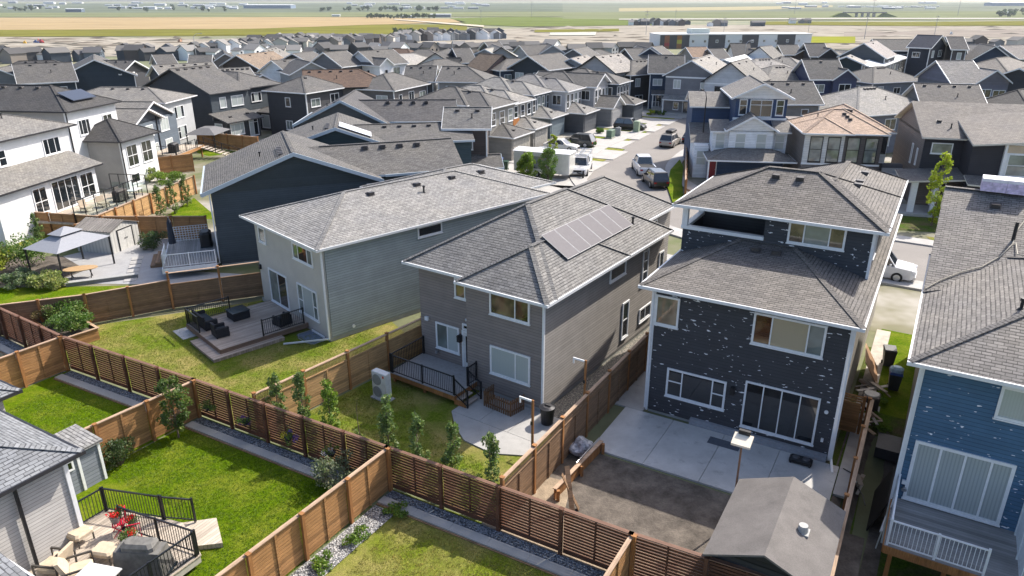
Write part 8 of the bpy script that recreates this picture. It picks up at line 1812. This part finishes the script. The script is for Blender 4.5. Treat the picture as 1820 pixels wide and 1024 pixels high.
land('green_verge', ([(1360, 39), (1600, 40), (2100, 36)], [(1360, 45), (1600, 47), (2100, 46)]), OLIVE, 1.0)
land('green_verge', ([(1430, 66), (1520, 66)], [(1430, 77), (1520, 78)]), landmat('bright_verge', (0.22, 0.23, 0.03), .02, .15), .7)
land('highway', ([(1100, 34.5), (1500, 33), (2100, 33)], [(1100, 36.2), (1500, 35), (2100, 35.2)]), landmat('pale_road', (0.42, 0.40, 0.36), .01, .1), 1.6)
land('pond', ([(978, 59), (1060, 58)], [(976, 64), (1058, 64)]), glass('pond_water', (0.10, 0.13, 0.13), .12, .2), 1.0)
land('green_verge', ([(950, 54), (1100, 52)], [(950, 58.5), (1100, 57)]), OLIVE, .9)
land('dirt_road', ([(700, 35), (860, 47)], [(700, 36.2), (860, 50)]), landmat('pale_track', (0.48, 0.43, 0.34), .01, .1), 1.8)
GM = 'grey roofed houses at the back of the near estate'
# ---- small houses of the far town rows (meshes shared; each house its own object with its roof as a part)
FARH = []
def far_templates():
    rd = random.Random(4)
    for i in range(10):
        w_, d_, h_ = rd.uniform(7.5, 10), rd.uniform(8, 11), rd.uniform(4.6, 6); k = rd.uniform(.4, .65)
        c = [WHITE_S, CHAR, LGREY, SLATE, (0.5, .47, .42), DBROWN, WHITE_S, MIDGREY, NAVY_S, TAUPE][i]
        m = M(); m.box(-w_ / 2, -d_ / 2, -1, w_ / 2, d_ / 2, h_); z = h_
        m.hexa([(-w_ / 2, -d_ / 2, z), (w_ / 2, -d_ / 2, z), (0, -d_ / 2, z + w_ / 2 * k)], [(-w_ / 2, d_ / 2, z), (w_ / 2, d_ / 2, z), (0, d_ / 2, z + w_ / 2 * k)])
        wl_ = m.build('wall', plain('far_wall_%d' % i, c, .8), mesh_only=True)
        r = M(); zr = z + w_ / 2 * k; e = .5
        for s in (-1, 1):
            q = [(s * (w_ / 2 + e), -d_ / 2 - e, z - e * k), (0, -d_ / 2 - e, zr + .02), (0, d_ / 2 + e, zr + .02), (s * (w_ / 2 + e), d_ / 2 + e, z - e * k)]
            r.hexa(q, [(a, b, c_ + .22) for a, b, c_ in q])
        ro = r.build('roof', plain('far_roof_%d' % (i % 4), (RG, RD, (.22, .21, .2), RGB)[i % 4], .9), mesh_only=True)
        FARH.append((wl_, ro, w_, d_))
far_templates()
def far_house(x, y, head, i, label, group, s=1.0, win=False):
    a, b, w_, d_ = FARH[i % 10]; o = empty('house', (x, y, ground(x, y)), R(head), label, 'house', group); o.scale = (s, s, s)
    link('wall', a, o); link('roof', b, o); 
    if win:
        if 'fw' not in VENT: m = M(); m.box(-.75, -.05, 0, .75, .05, 1.4); VENT['fw'] = m.build('window', GLASS, mesh_only=True)
        for zz in (1.0, 3.4):
            for xx in (-w_ * .25, w_ * .22): link('window', VENT['fw'], o, (xx, -d_ / 2 - .03, zz))
    return o
rf = random.Random(9)
def far_row(px, n, label, group, jitter=1.5, depth=0, heads=(0, 90)):
    (u0, v0), (u1, v1) = px
    for k in range(n):
        t = (k + .5) / n; p = pixel_to_ground(u0 + (u1 - u0) * t, v0 + (v1 - v0) * t); far_house(p.x + rf.gauss(0, jitter), p.y + rf.gauss(0, jitter + depth), rf.choice(heads) + rf.gauss(0, 4), rf.randrange(10), label, group, rf.uniform(1.05, 1.4), group == GM)
GT = 'small houses of the far town rows'
tl_ = 'small far house with dark roof packed in the distant town rows left of the pond'
for v0, v1, a, b, n in [(97, 90, 345, 480, 13), (92, 87, 420, 600, 17), (87, 83, 440, 640, 20), (83, 80, 450, 670, 22), (80, 77, 470, 700, 22), (77, 75, 500, 720, 20)]: far_row(((a, v0), (b, v1)), n, tl_, GT)
far_row(((690, 75), (900, 69)), 22, 'small far terrace house in the pale line of houses before the green field', 'far terrace beside the green field', heads=(0,)); far_row(((700, 69), (890, 64)), 18, 'small far terrace house in the pale line of houses before the green field', 'far terrace beside the green field', heads=(0, 90))
for u, v, i, lb in [(225, 97, 1, 'small dark house standing alone at the building site, left of the pair'), (262, 96, 8, 'small black framed house under construction at the building site'), (300, 95, 3, 'slate house beside the black house at the building site'), (325, 96, 0, 'white wrapped half built house at the building site'), (248, 101, 6, 'small white and grey house in front of the building site')]:
    p = pixel_to_ground(u, v); far_house(p.x, p.y, 10, i, lb, 'houses at the building site', 1.1, True)
far_row(((1115, 45), (1215, 46)), 14, 'tiny dark house in the clump of far houses above the school', 'far houses above the school', 3); far_row(((1120, 43), (1225, 44)), 12, 'tiny dark house in the clump of far houses above the school', 'far houses above the school', 3)
far_row(((1258, 47), (1290, 47)), 4, 'tiny dark house in the small far clump right of the white dome', 'far houses right of the white dome', 3); far_row(((1338, 47), (1352, 47)), 2, 'tiny dark house of the lone far pair', 'lone far pair of houses', 2); far_row(((1405, 43), (1438, 42)), 4, 'tiny grey house in the far clump above the green verge', 'far clump above the green verge', 3)
GM = 'grey roofed houses at the back of the near estate'
for v0, v1, a, b, n in [(112, 108, -60, 190, 9), (108, 104, 200, 470, 9), (104, 101, 460, 700, 9), (100, 98, 700, 960, 10), (96, 95, 660, 1000, 12), (102, 100, 950, 1160, 7), (94, 93, 1540, 1560, 1)]: far_row(((a, v0), (b, v1)), n, 'grey roofed house at the back edge of the near estate before the bare earth', GM, 2, 3, (60, 150, 95))
far_row(((1700, 84), (1840, 86)), 5, 'grey roofed house at the right back edge of the near estate', 'grey roofed houses at the right back edge', 2, 2, (0, 90))
# ---- school with white and dark cladding and coloured corner
def school():
    p = pixel_to_ground(1172, 87); q = pixel_to_ground(1440, 85); d = q - p; d.z = 0; L = d.length; o = empty('school', (p.x, p.y, ground(p.x, p.y)), math.atan2(d.y, d.x), 'long flat roofed school with white and dark panels and a coloured corner', 'school')
    h_ = 12.5; m = M(); m.box(0, 0, -2, L, 34, h_); m.build('wall', plain('school_white', (.62, .63, .64), .7), o); m = M(); m.box(-.5, -.5, h_, L + .5, 34.5, h_ + .6); m.build('roof', plain('school_roof', (.7, .7, .7), .7), o)
    dk = plain('school_dark', (.03, .032, .04), .6)
    for a, b in ((0, .19), (.315, .425), (.535, .645), (.77, .89)):
        m = M(); m.box(a * L, -.25, -2, b * L, -.001, h_ - .3); m.build('dark_panel', dk, o)
    for i, (x, z0, z1, c) in enumerate([(.045, 0, h_ - .6, (.22, .07, .02)), (.125, 0, h_ - .6, (.25, .1, .02)), (.045, 2.5, 5.5, (.3, .02, .02)), (.125, 4.5, 8, (.38, .35, .03))]): m = M(); m.box(x * L - 2.4, -.35 - .1 * (i // 2), z0, x * L + 2.4, -.252 - .1 * (i // 2), z1); m.build('coloured_panel', plain('school_panel_%d' % i, c, .6), o)
    for i in range(10): x = (.215 + i * .078) * L; window(o, 'R', x, -.26, 5.2, 2.6, 2.6, (.5,), None, GLASS, fw=.25)
    m = M(); m.box(L * .22, 8, h_ + .6, L * .34, 22, h_ + 5); m.build('gym_block', plain('school_pale_green', (.5, .55, .52), .7), o)
school()
# ---- far industrial sheds on the horizon
GI = 'far industrial buildings near the horizon'
def shed_far(u, v, wpx, hpx, c, label, flat=True):
    p = pixel_to_ground(u, v); q = pixel_to_ground(u + wpx, v); L = max(12, (q - p).length); dist = p.y; h_ = max(5, hpx / 1290 * dist)
    o = empty('industrial_building', (p.x, p.y, p.z), 0, label, 'building', GI); m = M(); m.box(0, 0, -3, L, L * .4, h_); m.build('wall', plain('far_shed_%02x%02x%02x' % tuple(int(k * 255) for k in c), c, .8), o); r = M(); r.hexa([(-1, -1, h_), (L + 1, -1, h_), (L + 1, L * .4 + 1, h_), (-1, L * .4 + 1, h_)], [(-1, -1, h_ + .5), (L + 1, -1, h_ + .5), (L + 1, L * .2, h_ * 1.15 + .5), (-1, L * .2, h_ * 1.15 + .5)]); r.build('roof', plain('far_shed_roof', (.55, .58, .6), .6), o)
shed_far(433, 15.5, 86, 5.5, (.16, .22, .30), 'long blue grey warehouse on the far plain, left of centre'); shed_far(117, 22, 30, 5, (.10, .14, .19), 'dark blue warehouse block near the wheat field at the left'); shed_far(1765, 11, 80, 5, (.12, .20, .30), 'long blue warehouse at the far right on the horizon'); shed_far(255, 17, 22, 4, (.55, .56, .57), 'white topped warehouse with pale base above the wheat field')
shed_far(590, 30, 14, 3, (.62, .62, .6), 'small white farm shed beside the dark tree line'); shed_far(712, 32, 26, 3, (.5, .5, .52), 'grey farm shed inside the tree clump'); shed_far(765, 31, 36, 4.5, (.2, .21, .23), 'dark farm sheds right of the tree clump')
for i in range(90):
    u = rf.choice([rf.uniform(-40, 430), rf.uniform(150, 430), rf.uniform(600, 860), rf.uniform(1380, 1660)]); v = rf.uniform(6, 17); c = rf.choice([(.6, .6, .6), (.5, .52, .54), (.14, .17, .2), (.3, .32, .34), (.66, .64, .6)])
    shed_far(u, v, rf.uniform(8, 22), rf.uniform(1.8, 3.2), c, 'small pale or dark block among the scattered far industrial sheds')
for i in range(26): u = 1490 + i * 7; shed_far(u, 13.5 + rf.uniform(-1, .6), rf.uniform(4, 7), rf.uniform(1, 1.8), rf.choice([(.66, .66, .66), (.6, .6, .6), (.3, .3, .3)]), 'tiny white trailer in the bright far line right of centre')
# overpass
def overpass():
    p = pixel_to_ground(1500, 31); q = pixel_to_ground(1575, 31); d = q - p; L = d.length; o = empty('overpass', (p.x, p.y, p.z), math.atan2(d.y, d.x), 'dark road overpass on the far plain at the right', 'bridge'); m = M(); m.box(0, 0, 11, L, 18, 14); m.build('deck', plain('bridge_deck', (.16, .16, .16)), o)
    for k in range(4): m = M(); m.box(L * (.3 + .14 * k), 2, -3, L * (.3 + .14 * k) + 3, 16, 11); m.build('pier', CONCRETE, o)
    for s in (0, 1): m = M(); m.hexa([(-40 if s == 0 else L + 40, -2, -2), (L * .25 if s == 0 else L * .8, -2, -2), (L * .25 if s == 0 else L * .8, 22, -2), (-40 if s == 0 else L + 40, 22, -2)], [(-10 if s == 0 else L, 0, 11), (L * .04 if s == 0 else L * .96, 0, 11), (L * .04 if s == 0 else L * .96, 18, 11), (-10 if s == 0 else L, 18, 11)]); m.build('embankment', MEADOW, o)
overpass()
# power poles and lattice towers
GP = 'thin power poles on the far plain'
for u, v, hpx in [(945, 30, 24), (1148, 62, 38), (1285, 70, 34), (1412, 25, 26), (1435, 68, 26), (1550, 30, 28), (1702, 28, 28), (1536, 70, 40), (1660, 66, 30), (855, 40, 20), (1200, 40, 20)]:
    p = pixel_to_ground(u, v); hh = hpx / 1290 * math.hypot(p.x, p.y); o = empty('power_pole', p, 0, 'thin grey power pole rising from the far plain', 'pole', GP); r_ = hh * .012
    m = M(); m.cyl((0, 0, 0), (0, 0, hh), r_, r_ * .6, 6); m.build('pole', plain('pole_grey', (.3, .3, .31)), o); m = M()
    for t in (.82, .94): m.beam((-hh * .09, 0, hh * t), (hh * .09, 0, hh * t), r_ * 1.2)
    m.build('crossarm', plain('pole_grey', (.3, .3, .31)), o)
# heaps and ruts of the stripped earth
def heaps():
    m = M()
    for k in range(330):
        u, v = (rf.uniform(-60, 430), rf.uniform(67, 98)) if k % 2 else (rf.uniform(900, 1840), rf.uniform(47, 84))
        p = pixel_to_ground(u, v); r_ = rf.uniform(3, 11); hh = rf.uniform(.5, 2.2); m.m = k % 3; ex = rf.uniform(1, 4)
        ring = [(p.x + ex * r_ * math.cos(a) * rf.uniform(.7, 1.2), p.y + r_ * math.sin(a) * rf.uniform(.7, 1.2), p.z + .2) for a in [i * math.pi / 4 for i in range(8)]]; t = (p.x + rf.uniform(-2, 2), p.y, p.z + hh)
        for i in range(8): m.poly([ring[i], ring[(i + 1) % 8], t])
    tagit(m.build('earth_heaps', [landmat('heap_%d' % i, c, .05, .4) for i, c in enumerate([(.17, .145, .115), (.34, .31, .26), (.12, .11, .09)])]), 'low heaps of stripped earth scattered over the building site', 'earth', None, 'stuff')
heaps()
# machines and trucks on the building site
GX = 'small machines on the building site'
for u, v, c, lb in [(45, 80, (.6, .35, .02), 'yellow digger on the bare earth at the left'), (65, 78, (.02, .06, .2), 'blue site truck on the bare earth'), (74, 77, (.45, .03, .02), 'red site truck on the bare earth'), (112, 97, (.35, .2, .12), 'rusty excavator behind the grey roofs'), (1690, 62, (.6, .6, .6), 'white site truck at the right edge of the bare earth'), (320, 76, (.35, .2, .12), 'small brown machine behind the site houses')]:
    p = pixel_to_ground(u, v); o = empty('site_machine', p, rf.uniform(0, 3), lb, 'machine', GX); m = M(); m.box(-2.5, -1.3, .9, 2.5, 1.3, 2.4); m.hexa([(-1.4, -1.1, 2.4), (.6, -1.1, 2.4), (.6, 1.1, 2.4), (-1.4, 1.1, 2.4)], [(-1.1, -.9, 3.7), (.2, -.9, 3.7), (.2, .9, 3.7), (-1.1, .9, 3.7)]); m.build('cab', plain('machine_%d' % int(c[0] * 99 + c[2] * 9), c, .5), o)
    for s in (-1, 1): m = M(); m.box(-2.6, s * 1.2 - .35, 0, 2.6, s * 1.2 + .35, .89); m.build('track', RUBBER, o)
    m = M(); m.beam((2.2, 0, 2), (4.5, 0, 4.6), .45); m.beam((4.5, 0, 4.6), (6, 0, 1.2), .35); m.build('arm', plain('machine_%d' % int(c[0] * 99 + c[2] * 9), c, .5), o)
# far trees: clumps along the fields
ft = leaf('far_tree_leaf', (0.045, 0.075, 0.035))
def far_tree_mesh(seed):
    rd = random.Random(seed); sp = [((rd.gauss(0, 1.6), rd.gauss(0, 1.6), rd.uniform(2.5, 7)), (2.0, 2.0, 1.7), 26, rd.uniform(.1, .9)) for k in range(9)]
    m = M(); m.cyl((0, 0, -1), (0, 0, 4), .35, .2, 6)
    return leaf_mesh('crown', sp, 1.0, ft, rd), m.build('trunk', BARK, mesh_only=True)
FTM = [far_tree_mesh(k) for k in range(4)]
def far_tree(u, v, s, label, group):
    p = pixel_to_ground(u, v); o = empty('far_tree', p, rf.uniform(0, 6), label, 'tree', group); o.scale = (s, s, s); a, b = FTM[rf.randrange(4)]; link('crown', a, o); link('trunk', b, o)
for i in range(26): far_tree(655 + i * 4.6 + rf.uniform(-2, 2), 33.6 + rf.uniform(-.8, .5) - (.6 if i > 14 else 0), rf.uniform(.8, 1.7), 'dark tree in the hedge line across the wheat field', 'trees in the wheat field hedge')
for i in range(30): far_tree(rf.uniform(560, 780), rf.uniform(17.5, 22), rf.uniform(1.4, 2.6), 'dark tree in the loose far belt behind the wheat field', 'trees of the far belt')
for i in range(24): far_tree(rf.choice([rf.uniform(0, 80), rf.uniform(180, 400)]), rf.uniform(14, 22), rf.uniform(1.2, 2.4), 'dark tree among the far industrial sheds', 'trees among the far sheds')
for i in range(14): far_tree(rf.uniform(700, 760), rf.uniform(58, 64), rf.uniform(.6, .9), 'dark tree beside the far terrace', 'trees beside the far terrace')
for i in range(18): far_tree(rf.uniform(1775, 1830), rf.uniform(22, 31), rf.uniform(1.0, 2.0), 'dark tree around the white farm at the right', 'trees around the right farm')
shed_far(1792, 24, 12, 2.5, (.66, .66, .66), 'white roofed farm house among trees at the right edge')
# ------------------------------------------------------------------ haze: one closed even volume round the whole place
hz = M(); hz.box(-9200, -9200, -27, 9200, 9200, 48.0)
hm = bpy.data.materials.new('haze'); hm.use_nodes = True; hn = hm.node_tree.nodes; hn.clear()
pv = hn.new('ShaderNodeVolumePrincipled'); pv.inputs['Color'].default_value = (0.78, 0.86, 0.95, 1); pv.inputs['Density'].default_value = 0.00005; pv.inputs['Anisotropy'].default_value = 0.2
ho = hn.new('ShaderNodeOutputMaterial'); hm.node_tree.links.new(pv.outputs[0], ho.inputs['Volume'])
hobj = hz.build('haze', hm); hobj['kind'] = 'stuff'
